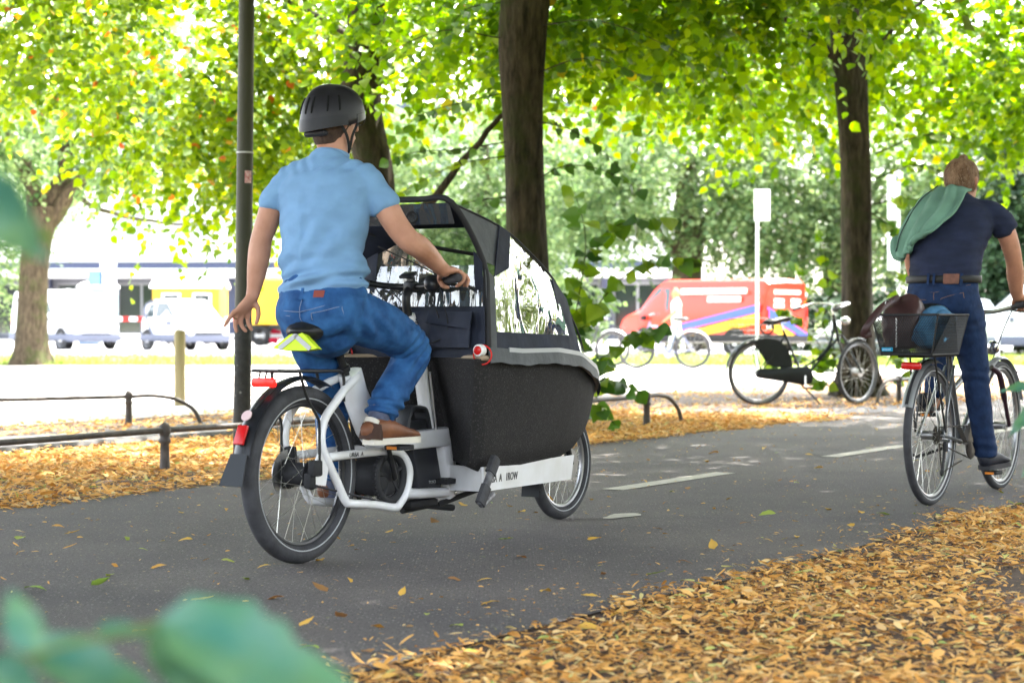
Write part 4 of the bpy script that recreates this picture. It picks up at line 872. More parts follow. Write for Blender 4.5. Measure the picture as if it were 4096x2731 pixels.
hr.tube([HP2(-.028, 0, -.062), HP2(-.024, 0, -.02), HP2(-.018, 0, .03), HP2(-.014, 0, .065), HP2(-.011, 0, .09), HP2(-.01, 0, .106), HP2(-.01, 0, .113)], [(.072, .062), (.092, .078), (.102, .085), (.093, .078), (.076, .064), (.055, .047), (.028, .024)], 24, side=f2_, round_cap=True)
HAIR2 = mat('ginger_grey_hair', (.10, .05, .024), .75, col2=(.27, .165, .095), vscale=45, stretch=(1, 1, .2), bump=.6, bscale=110)
ho = hr.skin('hair', HAIR2, p2, voxel=.004, smooth=2, warp=lambda co, no: co + no * (fbm(co * np.array([1, 1, .35]), 130, 3, 2) * .0025)[:, None])
# loose strands so that the crown is not a smooth cap
st = MB(); nv = len(ho.data.vertices); co = np.empty(nv * 3); no = np.empty(nv * 3); ho.data.vertices.foreach_get('co', co); ho.data.vertex_normals.foreach_get('vector', no); co = co.reshape(-1, 3); no = no.reshape(-1, 3)
for i in RNG.choice(nv, 5200):
    n_v = no[i]; d = unit(V(-.35, 0, -.8) + n_v * .12 + RNG.normal(0, .25, 3)); p = co[i] - n_v * .001; sd = unit(np.cross(d, n_v)) * .0009
    st.add([p - sd, p + sd, p + d * RNG.uniform(.012, .024) + n_v * .003], [(0, 1, 2)])
tag(st.build('hair_strands', ramp_mat('hair_strand', [(0, (.06, .03, .015)), (.5, (.2, .11, .055)), (1, (.42, .3, .2))], .6), ho, smooth=False), kind='stuff')
b = MB()
T2 = [(1.10, .18, .122, .172), (1.14, .185, .125, .176), (1.22, .225, .125, .185), (1.30, .27, .126, .196), (1.38, .32, .124, .21), (1.44, .358, .115, .208), (1.49, .39, .09, .165), (1.525, .413, .07, .095), (1.54, .424, .064, .068), (1.546, .427, .03, .03)]
limb(b, [(x, 0, z) for z, x, d, w in T2], [(d, w) for z, x, d, w in T2], 28, side=V(1, 0, -.45))
limb(b, [(.365, -.11, 1.475), (.378, -.175, 1.45), (.396, -.228, 1.40), (.412, -.245, 1.355), (.414, -.247, 1.35)], [.056, .064, .062, .06, .03], 18)
limb(b, [(.38, .11, 1.475), (.395, .175, 1.452), (.412, .228, 1.40), (.426, .245, 1.355), (.428, .247, 1.35)], [.056, .064, .062, .06, .03], 18)
def tee2_w(co, no):
    z = co[:, 2]; d = fbm(co * np.array([1, .7, 2]), 9, 6, 2) * .008 + np.sin((z * 1.0 + co[:, 1] * .25) * 120 + 2 * np.sin(co[:, 1] * 12)) * .003 * np.exp(-((z - 1.33) / .09) ** 2) + np.sin(z * 150 + co[:, 1] * 20) * .0025 * np.exp(-((z - 1.15) / .03) ** 2)
    return co + no * d[:, None]
tee2 = b.skin('shirt', TEEN, p2, voxel=.0072, smooth=5, warp=tee2_w)
b = MB()
limb(b, [(.188, 0, 1.125), (.185, 0, 1.08), (.175, 0, 1.03), (.175, 0, .985), (.19, 0, .955)], [(.118, .172), (.124, .178), (.133, .183), (.125, .178), (.1, .14)], 28, side=V(1, 0, 0))
limb(b, [(.185, -.088, 1.01), (.215, -.1, .93), (.265, -.115, .79), (.31, -.125, .63), (.345, -.128, .52), (.395, -.132, .36), (.435, -.135, .25), (.44, -.135, .225), (.441, -.135, .22)], [.098, .094, .082, .068, .064, .058, .056, .056, .03], 20)
limb(b, [(.185, .088, 1.01), (.29, .1, .98), (.42, .112, .93), (.565, .12, .855), (.55, .122, .79), (.49, .125, .66), (.43, .13, .54)], [.098, .096, .085, .07, .068, .062, .056], 20)
def jean2_w(co, no):
    d = fbm(co, 13, 9, 3) * .0045 + np.sin(co[:, 2] * 120 + co[:, 0] * 30) * .0028 * (np.exp(-((co[:, 2] - .62) / .06) ** 2) + np.exp(-((co[:, 2] - .27) / .05) ** 2)) + np.sin(co[:, 2] * 95 - co[:, 0] * 30) * .003 * np.exp(-((co[:, 2] - .9) / .05) ** 2)
    return co + no * d[:, None]
jn2 = b.skin('jeans', DENIMD, p2, voxel=.0072, smooth=5, warp=jean2_w)
ROWS2 = [(.955, .19, .10, .15), (.985, .175, .125, .18), (1.03, .175, .133, .185), (1.08, .185, .124, .18), (1.14, .188, .118, .174)]
for pts in ([(0, 1.095), (0, 1.04), (0, .98)], [(.15, 1.07), (.07, 1.055), (0, 1.045)], [(0, 1.045), (-.07, 1.06), (-.16, 1.085)], [(-.035, 1.015), (-.08, 1.03), (-.135, 1.045)], [(-.135, 1.045), (-.14, 1.0), (-.13, .955)], [(-.035, 1.015), (-.045, .98), (-.07, .955)], [(.04, 1.01), (.09, 1.012), (.14, 1.02)]): seam(jn2, pts, .0015, SEAMD, ROWS2)
be = MB(); be.tube([V(.186 + .132 * math.cos(a), .188 * math.sin(a), 1.112) for a in np.linspace(0, 2 * math.pi, 61)], [(.018, .004)] * 61, 8, side=V(0, 0, 1)); be.build('belt', mat('dark_belt_leather', (.008, .008, .008), .5), p2)
q = MB(); q.sheet(np.array([[on_back(y, z, 0, ROWS2, .018) for y in np.linspace(-.115, -.045, 6)] for z in (1.088, 1.112, 1.137)]), .004); q.build('leather_patch', mat('brown_patch', (.13, .045, .025), .45, var=.3, vscale=30), jn2)
for y in (.03, 0, -.125):
    q = MB(); q.sheet(np.array([[on_back(yy, z, 0, ROWS2, .021) for yy in (y - .006, y + .006)] for z in (1.08, 1.112, 1.14)]), .003); q.build('belt_loop', DENIMD, jn2)
NAVYSHOE = mat('navy_shoe', (.012, .014, .024), .6, var=.3, vscale=30)
s3 = shoe(p2, (.42, -.135, .150), (.70, -.155, .158), upper=NAVYSHOE, sole=mat('dark_sole', (.03, .03, .034), .7), w=.047, h=.085)
shoe(p2, (.27, .14, .445), (.55, .155, .447), upper=NAVYSHOE, sole=mat('dark_sole', (.03, .03, .034), .7), w=.047, h=.085)
# ---- green jersey slung over the left shoulder
GREEN = mat('green_jersey', (.135, .255, .185), .9, var=.15, vscale=9, bump=.9, bscale=12)
sw = thing('jersey', 'sage green jersey slung over the left shoulder of the cyclist in navy', 'jersey', PB2, BIKE_RZ)
rowsW = [[(.43, -.065, 1.575), (.425, .0, 1.60), (.43, .07, 1.585), (.445, .14, 1.56), (.47, .20, 1.53)],
         [(.352, -.072, 1.552), (.348, -.01, 1.582), (.36, .05, 1.585), (.39, .12, 1.57), (.43, .19, 1.54)],
         [(.298, -.068, 1.505), (.292, -.005, 1.525), (.315, .07, 1.53), (.35, .15, 1.515), (.40, .215, 1.49)],
         [(.236, -.055, 1.446), (.243, .02, 1.46), (.265, .09, 1.465), (.31, .175, 1.45), (.37, .235, 1.435)],
         [(.192, -.015, 1.400), (.205, .05, 1.41), (.23, .12, 1.40), (.28, .19, 1.39), (.345, .256, 1.385)],
         [(.157, .03, 1.352), (.17, .085, 1.352), (.20, .14, 1.342), (.25, .205, 1.335), (.31, .268, 1.33)],
         [(.15, .10, 1.335), (.16, .125, 1.31), (.18, .165, 1.285), (.225, .22, 1.275), (.275, .28, 1.285)],
         [(.138, .135, 1.30), (.135, .15, 1.265), (.15, .175, 1.235), (.20, .22, 1.222), (.24, .265, 1.225)]]
A = np.array(rowsW, float); A[1:, :, 0] -= np.array([.03, .05, .06, .06, .055, .05, .04])[:, None]; A = np.array([spline(A[:, j], 4) for j in range(5)]).transpose(1, 0, 2); A = np.array([spline(r, 5) for r in A])
mm, nn_ = A.shape[:2]; Nn = np.cross(np.gradient(A, axis=0), np.gradient(A, axis=1)); Nn /= np.linalg.norm(Nn, axis=2)[..., None]
vv, uu = np.meshgrid(np.linspace(0, 1, nn_), np.linspace(0, 1, mm)); A = A + Nn * ((1 - 2 * np.abs(np.sin(vv * 11 + uu * 3.5 + np.sin(uu * 5)))) * .013 * np.minimum(1, uu * 4))[..., None]
mb = MB(); mb.sheet(A, .012); mb.build('jersey_body', GREEN, sw, angle=180)
mb = MB(); limb(mb, [(.275, .28, 1.31), (.255, .272, 1.27), (.235, .255, 1.24), (.2, .225, 1.225)], [.03, .034, .03, .02]); mb.build('sleeve', GREEN, sw, angle=180)
mb = MB(); mb.tube(spline([A[4, -9], A[mm // 3, -6], A[2 * mm // 3, -5], A[-3, -5]] + np.array([V(-.004, .002, .004)] * 4), 6), .003, 6); mb.build('zip', mat('zip_dark', (.015, .03, .028), .6), sw)
mb = MB(); limb(mb, [(.262, .285, 1.285), (.25, .283, 1.255), (.24, .276, 1.228)], [.014, .013, .01]); mb.build('cuff', mat('zip_dark', (.015, .03, .028), .6), sw, angle=180)
# ---- what lies in the basket
bag = thing('leather_bag', 'dark brown leather bag with shoulder strap standing in the mesh basket', 'bag', PB2, BIKE_RZ)
LEA = mat('bag_leather', (.035, .016, .016), .38, col2=(.07, .035, .032), vscale=8, bump=.3, bscale=18)
mb = MB(); BG = spline([[-.225, .055, .775, .075, .085], [-.225, .055, .87, .085, .1], [-.22, .055, .93, .08, .098], [-.212, .055, .975, .05, .09], [-.205, .06, 1.005, .022, .07], [-.2, .068, 1.03, .008, .03]], 4); mb.tube(BG[:, :3], BG[:, 3:], 20, side=V(1, 0, 0), sup=3.4)
mb.skin('bag_body', LEA, bag, voxel=.006, smooth=4, warp=folds(.006, 16, 3))
mb = MB(); mb.tube(spline([V(-.215, .08, 1.02), V(-.31, .115, .985), (-.372, .135, .945), (-.41, .17, .88), (-.40, .19, .84), (-.37, .165, .845)], 5), [(.004, .017)] * 26, 8, side=V(1, .2, 0)); mb.build('strap', LEA, bag)
mb = MB(); mb.torus((-.3, .11, .99), (.3, 1, .2), .016, .0028, 16, 6); mb.build('strap_ring', STEEL, bag)
mb = MB(); mb.tube([V(-.311, .06, .78), V(-.311, .06, .92)], .004, 6); mb.build('zip', STEEL, bag)
dn = thing('denim_bundle', 'folded blue denim jacket lying in the basket beside the brown bag', 'jacket', PB2, BIKE_RZ)
mb = MB(); mb.box((-.15, -.075, .84), (.34, .13, .13), bev=.045); limb(mb, [(-.31, -.075, .885), (-.2, -.06, .925), (-.05, -.07, .94), (.02, -.06, .92)], [.03, .04, .04, .03]); limb(mb, [(-.3, -.12, .9), (-.15, -.12, .925), (0, -.11, .92)], [.022, .03, .025]); limb(mb, [(-.31, -.03, .82), (-.315, -.06, .87), (-.3, -.09, .83)], [.02, .022, .02])
mb.skin('denim_fold', mat('mid_denim', (.03, .11, .21), .85, col2=(.055, .17, .30), vscale=30, bump=.3, bscale=100), dn, voxel=.006, smooth=4, warp=folds(.008, 14, 8))

# ------------------------------------------------------------------ parked roadster
PD = V(2.645, 21.45, 0); RZD = math.atan2(.22, 1.06)
db = thing('roadster_bike', 'black step-through roadster with a chain case parked beside the tree', 'bicycle', PD, RZD)
wheel(db, (0, 0, .345), .345, .021, RIM, 36, (.03, .045)); SG = mat('bottle_green_frame', (.008, .014, .014), .3)
STEER = R(31); hx = 1.085
wheel(db, (hx + .02, -.035, .345), .345, .021, RIM, 36, (.04, .045), steer=STEER)
tubes('frame', [([V(.49, 0, .315), V(.275, 0, .80)], .015), ([V(.50, 0, .40), V(.66, 0, .49), V(.79, 0, .63), V(.84, 0, .78), V(.845, 0, .93)], .0135), ([V(.56, 0, .33), V(.68, 0, .47), V(.80, 0, .61), V(.90, 0, .72)], .0145), ([V(.905, 0, .68), V(.845, 0, .97)], .018),
    ([V(0, .06, .345), V(.49, .03, .315)], .009), ([V(0, -.06, .345), V(.49, -.03, .315)], .009), ([V(0, .06, .345), V(.30, .02, .74)], .008), ([V(0, -.06, .345), V(.30, -.02, .74)], .008)], SG, db)
fa = V(math.cos(STEER), math.sin(STEER), 0); fl = V(-fa[1], fa[0], 0); wc = V(hx + .02, -.035, .345); cr_ = V(.92, 0, .73)
for sg in (-1, 1): tubes('fork_blade', [([wc + fl * sg * .06, (wc + cr_) / 2 + fl * sg * .055 + fa * -.01, cr_ + fl * sg * .045, cr_ + V(-.008, 0, .02)], .011)], SG, db)
mb = MB(); P = arc_fender((0, 0, 0), .375, 70, 118, .028); c_, s_ = math.cos(STEER), math.sin(STEER); P = np.stack([P[..., 0] * c_ - P[..., 1] * s_, P[..., 0] * s_ + P[..., 1] * c_, P[..., 2]], -1) + wc; mb.sheet(P, .002); mb.build('mudguard', SG, db)
mb = MB(); mb.sheet(arc_fender((0, 0, .345), .375, 40, 195, .03), .002); mb.build('mudguard', SG, db)
mb = MB(); mb.box((-.33, 0, .47), (.01, .05, .12), Matrix.Rotation(R(18), 3, 'Y')); mb.build('guard_tail', mat('white_plastic', (.75, .75, .73), .35), db)
GUARD = mat('coat_guard_vinyl', (.008, .011, .011), .6, var=.3)
for sg in (-1, 1):
    mb = MB(); mb.prism([(-.06, .685), (.05, .715), (.2, .70), (.30, .62), (.355, .50), (.37, .40), (.22, .40), (.11, .43), (.05, .53), (-.02, .62)], .004, (0, sg * .045, 0)); mb.build('coat_guard', GUARD, db, smooth=False)
slab([(-.06, .315), (-.05, .37), (-.01, .395), (.1, .392), (.30, .405), (.52, .415), (.57, .385), (.59, .31), (.57, .235), (.50, .21), (.2, .255), (0, .285), (-.04, .295)], -.095, -.05, 'chain_case', mat('chain_case_vinyl', (.007, .010, .011), .35), db, .012)
tubes('crank', [([V(.49, -.1, .315), V(.49, -.108, .19)], .011)], CHROME, db); pedal(db, (.49, -.15, .185), -1); tubes('crank', [([V(.49, .1, .315), V(.49, .108, .45)], .011)], CHROME, db); pedal(db, (.49, .15, .455), 1)
tubes('kickstand', [([V(.42, -.02, .25), V(.50, -.06, .18), V(.64, -.15, .01)], .009)], BLACKM, db)
tubes('seat_post', [([V(.275, 0, .80), V(.235, 0, .90)], .0125)], CHROME, db)
saddle(db, .08, .36, .925, .1, tilt=.12, m=mat('brown_black_saddle', (.014, .01, .009), .5)); tubes('saddle_spring', [([V(.12, -.06, .89), V(.13, -.05, .82)], .018), ([V(.12, .06, .89), V(.13, .05, .82)], .018)], CHROME, db)
rk3 = tubes('carrier', [([V(.24, -.06, .735), V(-.2, -.07, .735)], .006), ([V(.24, .06, .735), V(-.2, .07, .735)], .006), ([V(-.2, -.07, .735), V(-.2, .07, .735)], .006), ([V(0, -.065, .735), V(0, .065, .735)], .006), ([V(-.08, -.065, .735), V(0, -.07, .36)], .006), ([V(-.08, .065, .735), V(0, .07, .36)], .006), ([V(.15, 0, .735), V(.3, 0, .745)], .012)], BLACK, db, 8)
wc_b = [([V(-.27 + .42 * (k / 9), -.13, .745), V(-.30 + .46 * (k / 9), -.15, .93)], .0016) for k in range(10)] + [([V(-.27 + .42 * (k / 9), .13, .745), V(-.30 + .46 * (k / 9), .15, .93)], .0016) for k in range(10)] + [([V(-.30, -.15 + .3 * k / 7, .93), V(-.27, -.13 + .26 * k / 7, .745)], .0016) for k in range(8)]
for z, e in ((.75, 0), (.80, .008), (.86, .016), (.93, .026)):
    c4 = [V(-.275 - e, -.13 - e, z), V(.15 + e * .5, -.13 - e, z), V(.15 + e * .5, .13 + e, z), V(-.275 - e, .13 + e, z)]
    for i in range(4): wc_b.append(([c4[i], c4[(i + 1) % 4]], .0035 if z > .9 else .002))
tubes('wire_basket', wc_b, BK, db, 5)
mb = MB(); mb.torus((.06, -.1, .83), (.2, 1, .1), .07, .009, 24, 8); mb.build('spiral_lock', BLACKM, db)
tubes('stem', [([V(.845, 0, .97), V(.835, 0, 1.03), V(.85, 0, 1.07)], .012)], CHROME, db)
hs = lambda a, l_, z: V(.84, 0, 0) + fa * a + fl * l_ + V(0, 0, z)
hb3 = tubes('handlebar', [([hs(-.3, -.27, 1.03), hs(-.2, -.27, 1.05), hs(-.03, -.24, 1.09), hs(.04, -.1, 1.09), hs(.03, 0, 1.075), hs(.04, .1, 1.09), hs(-.03, .24, 1.09), hs(-.2, .27, 1.05), hs(-.3, .27, 1.03)], .0115)], CHROME, db)
for sg in (-1, 1): tubes('grip', [([hs(-.34, sg * .27, 1.02), hs(-.22, sg * .27, 1.045)], .0175)], RUBBER, hb3)
mb = MB(); mb.lathe(tuple(V(.93, -.02, .90)), [(.015, 0), (.045, .03), (.05, .07), (.046, .09)], 18, tuple(fa)); mb.build('headlamp', CHROME, db)

# ------------------------------------------------------------------ far bicycles
def plain_bike(label, loc, rz, m, guard=False):
    RIM = RIMB
    t = thing('parked_bicycle', label, 'bicycle', loc, rz, 'bicycles parked along the far lawn')
    wheel(t, (0, 0, .35), .35, .026, RIM, 18, (.02, .05), stripe=False); wheel(t, (1.06, 0, .35), .35, .026, RIM, 18, (.02, .05), stripe=False)
    tubes('frame', [([V(.44, 0, .29), V(.28, 0, .80)], .016), ([V(.44, 0, .29), V(.84, 0, .72)], .019), ([V(.31, 0, .76), V(.83, 0, .80)], .016), ([V(.86, 0, .68), V(.81, 0, .88)], .018), ([V(0, .06, .35), V(.44, .03, .29)], .009), ([V(0, -.06, .35), V(.44, -.03, .29)], .009), ([V(0, .06, .35), V(.29, .02, .76)], .009), ([V(0, -.06, .35), V(.29, -.02, .76)], .009), ([V(1.06, .05, .35), V(.86, .03, .70)], .011), ([V(1.06, -.05, .35), V(.86, -.03, .70)], .011)], m, t)
    saddle(t, .10, .37, .95, .08); tubes('seat_post', [([V(.28, 0, .80), V(.24, 0, .92)], .013)], STEEL, t)
    tubes('handlebar', [([V(.68, -.28, 1.03), V(.80, -.15, 1.0), V(.80, .15, 1.0), V(.68, .28, 1.03)], .012), ([V(.81, 0, .88), V(.80, 0, 1.0)], .014)], BLACK, t)
    mb = MB(); mb.lathe((.44, -.06, .29), [(.02, 0), (.09, 0), (.09, .004), (.02, .004)], 24, (0, 1, 0)); mb.build('chainring', STEEL, t)
    mb = MB(); mb.sheet(arc_fender((0, 0, .35), .378, 50, 175, .028), .002); mb.build('mudguard', mat('silver_guard', (.5, .5, .5), .3, .6), t)
    tubes('carrier', [([V(.25, -.06, .76), V(-.25, -.06, .76)], .006), ([V(.25, .06, .76), V(-.25, .06, .76)], .006), ([V(-.25, -.06, .76), V(-.25, .06, .76)], .006), ([V(-.1, -.06, .76), V(0, -.07, .36)], .006)], BLACK, t)
    return t
gp = at_depth(2770, 1460, 37.5); plain_bike('grey blue bicycle standing at the far lawn in front of the red van', (gp[0], 37.5, 0), R(186), mat('grey_blue_frame', (.10, .12, .2), .3))
gp = at_depth(2450, 1460, 39); plain_bike('dark bicycle half hidden by the shoots of the middle tree', (gp[0], 39, 0), R(170), mat('dark_frame', (.03, .03, .04), .4))
# ------------------------------------------------------------------ street furniture
IRON = mat('brown_black_iron', (.045, .04, .038), .55, col2=(.09, .075, .065), vscale=18, bump=.3, bscale=60)
def rail_post(parent, p, h=.3):
    mb = MB(); mb.lathe(p, [(.036, -.02), (.036, .0), (.031, .03), (.028, .12), (.027, .175), (.036, .185), (.036, .2), (.028, .21), (.03, .225), (.036, .24), (.036, .27), (.030, .285), (.018, .297), (.004, .302)], 18); return mb.build('post', IRON, parent, angle=50)
def railing(label, pts, ends, rail_h=.255, group='low iron railings along the paths'):
    t = thing('railing', label, 'railing', pts[0], 0, group); o = V(*pts[0])
    for p in pts: rail_post(t, V(*p) - o)
    for a, b in zip(pts[:-1], pts[1:]):
        mb = MB(); m_ = (V(*a) + V(*b)) / 2 - o + V(0, 0, rail_h - .006); mb.tube(spline([V(*a) - o + V(0, 0, rail_h), m_, V(*b) - o + V(0, 0, rail_h)], 4), .018, 12); mb.build('rail', IRON, t)
    for p, d in ends:
        p = V(*p) - o; d = unit(d); mb = MB()
        mb.tube(spline([p + V(0, 0, rail_h), p + d * .22 + V(0, 0, rail_h + .004), p + d * .43 + V(0, 0, rail_h - .03), p + d * .6 + V(0, 0, .12), p + d * .68 + V(0, 0, -.02)], 6), .018, 12); mb.build('end_hoop', IRON, t)
    return t
railing('low brown iron railing on ball-topped posts running behind the cargo bike', [pt(-7.98, t) for t in (-3.3, -.2, 2.9, 6.0, 9.10, 12.2, 15.3)], [(pt(-7.98, 15.3), U2)])
railing('low iron railing with a hoop end behind the wheel of the roadster', [pt(-7.85, t) for t in (21.05, 24.1, 27.2)], [(pt(-7.85, 21.05), -U2)])
ub = unit(V(-.97, -.6, 0)); railing('second low iron railing behind, ending in a hoop by the wooden bollard', [V(-3.337, 17.42, 0) + ub * k for k in (0, 2.9, 5.8)], [(V(-3.337, 17.42, 0), -ub)], rail_h=.245)
railing('thin low railing on the far lawn behind the parked bicycles', [V(x, 41.0 - .05 * x, 0) for x in (2.0, 4.5, 7.0, 9.5)], [], rail_h=.45)
pole = thing('lamp_post', 'tall olive green lamp post with a dark scuffed foot behind the rider', 'lamp post', (-1.765, 13.06, 0), rot=(0, R(.7), 0))
POLEU = mat('olive_pole_paint', (.03, .032, .016), .55, col2=(.05, .05, .03), vscale=3, stretch=(1, 1, .3))
def pole_mat():
    m = ground_mat('scuffed_pole_foot', (.02, .02, .021), (.045, .045, .045), 9, rough=.65, bump=.5, bscale=25); return m
mb = MB(); mb.tube([V(0, 0, -.05), V(0, 0, .92)], [.0585, .0565], 24); mb.build('foot', ground_mat('scuffed_pole_foot', (.014, .015, .013), (.032, .033, .03), 30, speck=[(30, .3, (.16, .16, .15), .72)], rough=.65, bump=.5, bscale=25), pole)
mb = MB(); mb.tube([V(0, 0, .92), V(0, 0, 3.0), V(0, 0, 6.2)], [.0555, .051, .045], 24); mb.build('shaft', POLEU, pole)
mb = MB(); mb.tube([V(0, 0, 6.2), V(-.1, -.2, 6.6), V(-.3, -.7, 6.8)], .04, 10); mb.box((-.36, -.9, 6.8), (.25, .6, .12), bev=.04); mb.build('lantern', POLEU, pole)
mb = MB(); mb.torus((0, 0, 2.0), (0, 0, 1), .0535, .004, 28, 6, flat=1.6); mb.build('white_tie', mat('cable_tie', (.5, .52, .5), .5), pole)
P = np.array([[V(.0553 * math.sin(a), -.0553 * math.cos(a), z) for a in np.linspace(R(8), R(58), 8)] for z in (1.80, 1.88)]); mb = MB(); mb.sheet(P, .001)
stk = mb.build('sticker', ground_mat('red_white_sticker', (.4, .03, .03), (.75, .6, .58), 55, rough=.5, bump=0), pole)
bo = thing('wooden_bollard', 'weathered wooden bollard with a green tint on the pale pavement', 'bollard', (-3.56, 21.45, 0))
mb = MB(); mb.lathe((0, 0, 0), [(.062, -.05), (.062, .3), (.06, .78), (.055, .795), (.03, .802), (.002, .803)], 18); mb.build('post', mat('mossy_wood', (.2, .17, .08), .85, col2=(.32, .26, .15), vscale=7, stretch=(1, 1, .15), bump=.5, bscale=40), bo)
def signpost(name, label, x, y, top, panels, r=.032):
    t = thing(name, label, 'sign', (x, y, 0)); mb = MB(); mb.cyl((0, 0, -.05), (0, 0, top), r, 14); mb.build('pole', mat('galvanised', (.5, .52, .52), .45, .4), t)
    for cx, cz, w, h, m in panels:
        mb = MB(); mb.box((cx, -.045, cz), (w, .012, h), bev=.005); pn = mb.build('panel', m, t)
        mb = MB(); mb.box((cx, -.02, cz), (.06, .04, .03)); mb.build('bracket', mat('galvanised', (.5, .52, .52), .45, .4), pn)
    return t
SGW = mat('sign_white', (.8, .8, .8), .4); SGG = mat('sign_back_grey', (.55, .57, .6), .4)
signpost('traffic_sign', 'tall pole with a plain white rectangular sign above the red van', 4.9, 40, 3.25, [(.09, 3.2, .31, .62, SGW)])
signpost('traffic_sign', 'grey pole carrying two sign backs behind the cyclist in navy', 7.72, 40, 3.9, [(-.12, 3.35, .22, .9, SGG), (-.12, 2.3, .22, .8, SGG), (.0, 3.75, .14, .2, SGG)])
signpost('traffic_sign', 'white and blue street sign between the white cars', -14.0, 69, 3.1, [(.1, 2.75, .55, 1.4, SGW), (-.35, 2.35, .5, .5, mat('sign_blue', (.1, .2, .6), .4))])
for i, (x, y) in enumerate(((12.3, 34), (11.2, 36))):
    t = thing('steel_bollard', ('nearer' if i == 0 else 'farther') + ' slim post with a white cap by the handlebar of the trekking bike', 'bollard', (x * .78, y, 0)); mb = MB(); mb.cyl((0, 0, -.05), (0, 0, .8 + .1 * (1 - i)), .035, 12); mb.build('post', SGG, t); mb = MB(); mb.lathe((0, 0, .82 + .1 * (1 - i)), [(.08, -.05), (.12, 0), (.11, .05), (.03, .09)], 16); mb.build('cap', SGW, t)

# ------------------------------------------------------------------ vehicles
GLASS = mat('car_glass', (.02, .03, .03), .06, spec=.8); CTYRE = mat('car_tyre', (.02, .02, .02), .8); CRIM = mat('car_rim', (.55, .55, .57), .3, .7)
def vehicle(name, label, cat, loc, fwd, prof, W, paint, trim, wheels, wr, side_win, shield, rear_win=None, hubcap=CRIM, roofw=.86):
    """prof: (x, z_bottom, z_belt, z_top) from tail to nose; local x is forward."""
    t = thing(name, label, cat, loc, math.atan2(fwd[1], fwd[0])); A = np.array(prof, float); X = np.linspace(A[0, 0], A[-1, 0], 44)
    zb, zl, zt = [np.interp(X, A[:, 0], A[:, k]) for k in (1, 2, 3)]; hw = W / 2
    def ww(x): u = (x - A[0, 0]) / (A[-1, 0] - A[0, 0]); return hw * (1 - .10 * abs(2 * u - 1) ** 5)
    def top_y(x, z):
        i0 = np.interp(x, X, zl); i1 = np.interp(x, X, zt); k = 0 if i1 - i0 < .02 else min(1, max(0, (z - i0) / (i1 - i0))); return ww(x) * (1 - (1 - roofw) * k)
    rows = []
    for x, b_, l_, h_ in zip(X, zb, zl, zt):
        w = ww(x); s = [(0, b_), (w * .9, b_), (w * .97, b_ + .06), (w, b_ + .2), (w, max(l_, b_ + .25))]; l2 = max(l_, b_ + .25); h2 = max(h_, l2 + .01)
        s += [(w * (1 - (1 - roofw) * .5), (l2 + h2) / 2), (w * roofw, h2 - .04 * (h2 - l2)), (w * roofw * .9, h2), (0, h2 + .02)]
        rows.append([V(x, -y, z) for y, z in s] + [V(x, y, z) for y, z in s[::-1][1:]])
    mb = MB(); rows = np.array(rows); n = rows.shape[1]; mb.grid(rows); mb.f += [tuple(range(n)), tuple((len(X) - 1) * n + i for i in range(n))[::-1]]
    bd = mb.build('body', paint, t, angle=35); bm = bmesh.new(); bm.from_mesh(bd.data); bmesh.ops.recalc_face_normals(bm, faces=bm.faces[:]); bm.to_mesh(bd.data); bm.free()
    mb = MB(); mb.box(((A[0, 0] + A[-1, 0]) / 2, 0, A[:, 1].min() + .13), (A[-1, 0] - A[0, 0] + .04, W + .03, .27), bev=.06); mb.build('sill', trim, bd)
    for x in wheels:
        for sg in (-1, 1):
            mb = MB(); mb.lathe((x, sg * (hw + .006), wr), [(.02, 0), (wr + .07, 0), (wr + .07, .004), (.02, .004)], 28, (0, sg, 0)); mb.build('wheel_arch', CTYRE, bd)
            mb = MB(); mb.torus((x, sg * (hw - .06), wr), (0, 1, 0), wr * .8, wr * .2, 28, 10, flat=1.1); wh = mb.build('wheel', CTYRE, t)
            mb = MB(); mb.lathe((x, sg * (hw + .008), wr), [(.01, .0), (.05, .004), (wr * .6, -.005), (wr * .66, .006), (wr * .68, -.03)], 24, (0, sg, 0)); mb.build('rim', hubcap, wh)
    for poly in side_win:
        for sg in (-1, 1):
            P = [V(x, sg * (top_y(x, z) + .006), z) for x, z in poly]; mb = MB(); k = len(P); mb.add(P + [p - V(0, sg * .004, 0) for p in P], [tuple(range(k)), tuple(range(k, 2 * k))[::-1]] + [(i, (i + 1) % k, k + (i + 1) % k, k + i) for i in range(k)]); mb.build('side_window', GLASS, bd, smooth=False)
    for nm, rng in (('windscreen', shield), ('rear_window', rear_win)):
        if rng:
            P = np.array([[V(x + (.008 if nm == 'windscreen' else -.008), ww(x) * roofw * y, np.interp(x, X, zt) + .022) for y in np.linspace(-.9, .9, 7)] for x in np.linspace(*rng, 6)]); mb = MB(); mb.sheet(P, .004); mb.build(nm, GLASS, bd)
    xn = A[-1, 0]; zn = A[-1, 2]
    for sg in (-1, 1):
        mb = MB(); mb.box((xn - .06, sg * hw * .72, zn - .08), (.16, .3, .16), Matrix.Rotation(R(-12 * sg), 3, 'Z'), .05); mb.build('headlight', mat('lamp_glass', (.7, .72, .75), .1), bd)
        mb = MB(); mb.box((A[0, 0] + .02, sg * hw * .84, np.interp(A[0, 0], X, zl) - .1), (.08, .12, .3), bev=.03); mb.build('tail_light', RED, bd)
        mb = MB(); mb.box((shield[0] + .25 if shield else 0, sg * (hw + .1), zn + .22), (.12, .16, .14), bev=.04); mb.build('mirror', trim, bd)
    mb = MB(); mb.box((xn + .006, 0, A[-1, 1] + .33), (.02, .52, .11)); mb.build('number_plate', SGW, bd)
    mb = MB(); mb.box((xn + .004, 0, A[-1, 1] + .17), (.03, 1.0, .09), bev=.02); mb.build('grille', BLACKM, bd)
    return t, bd
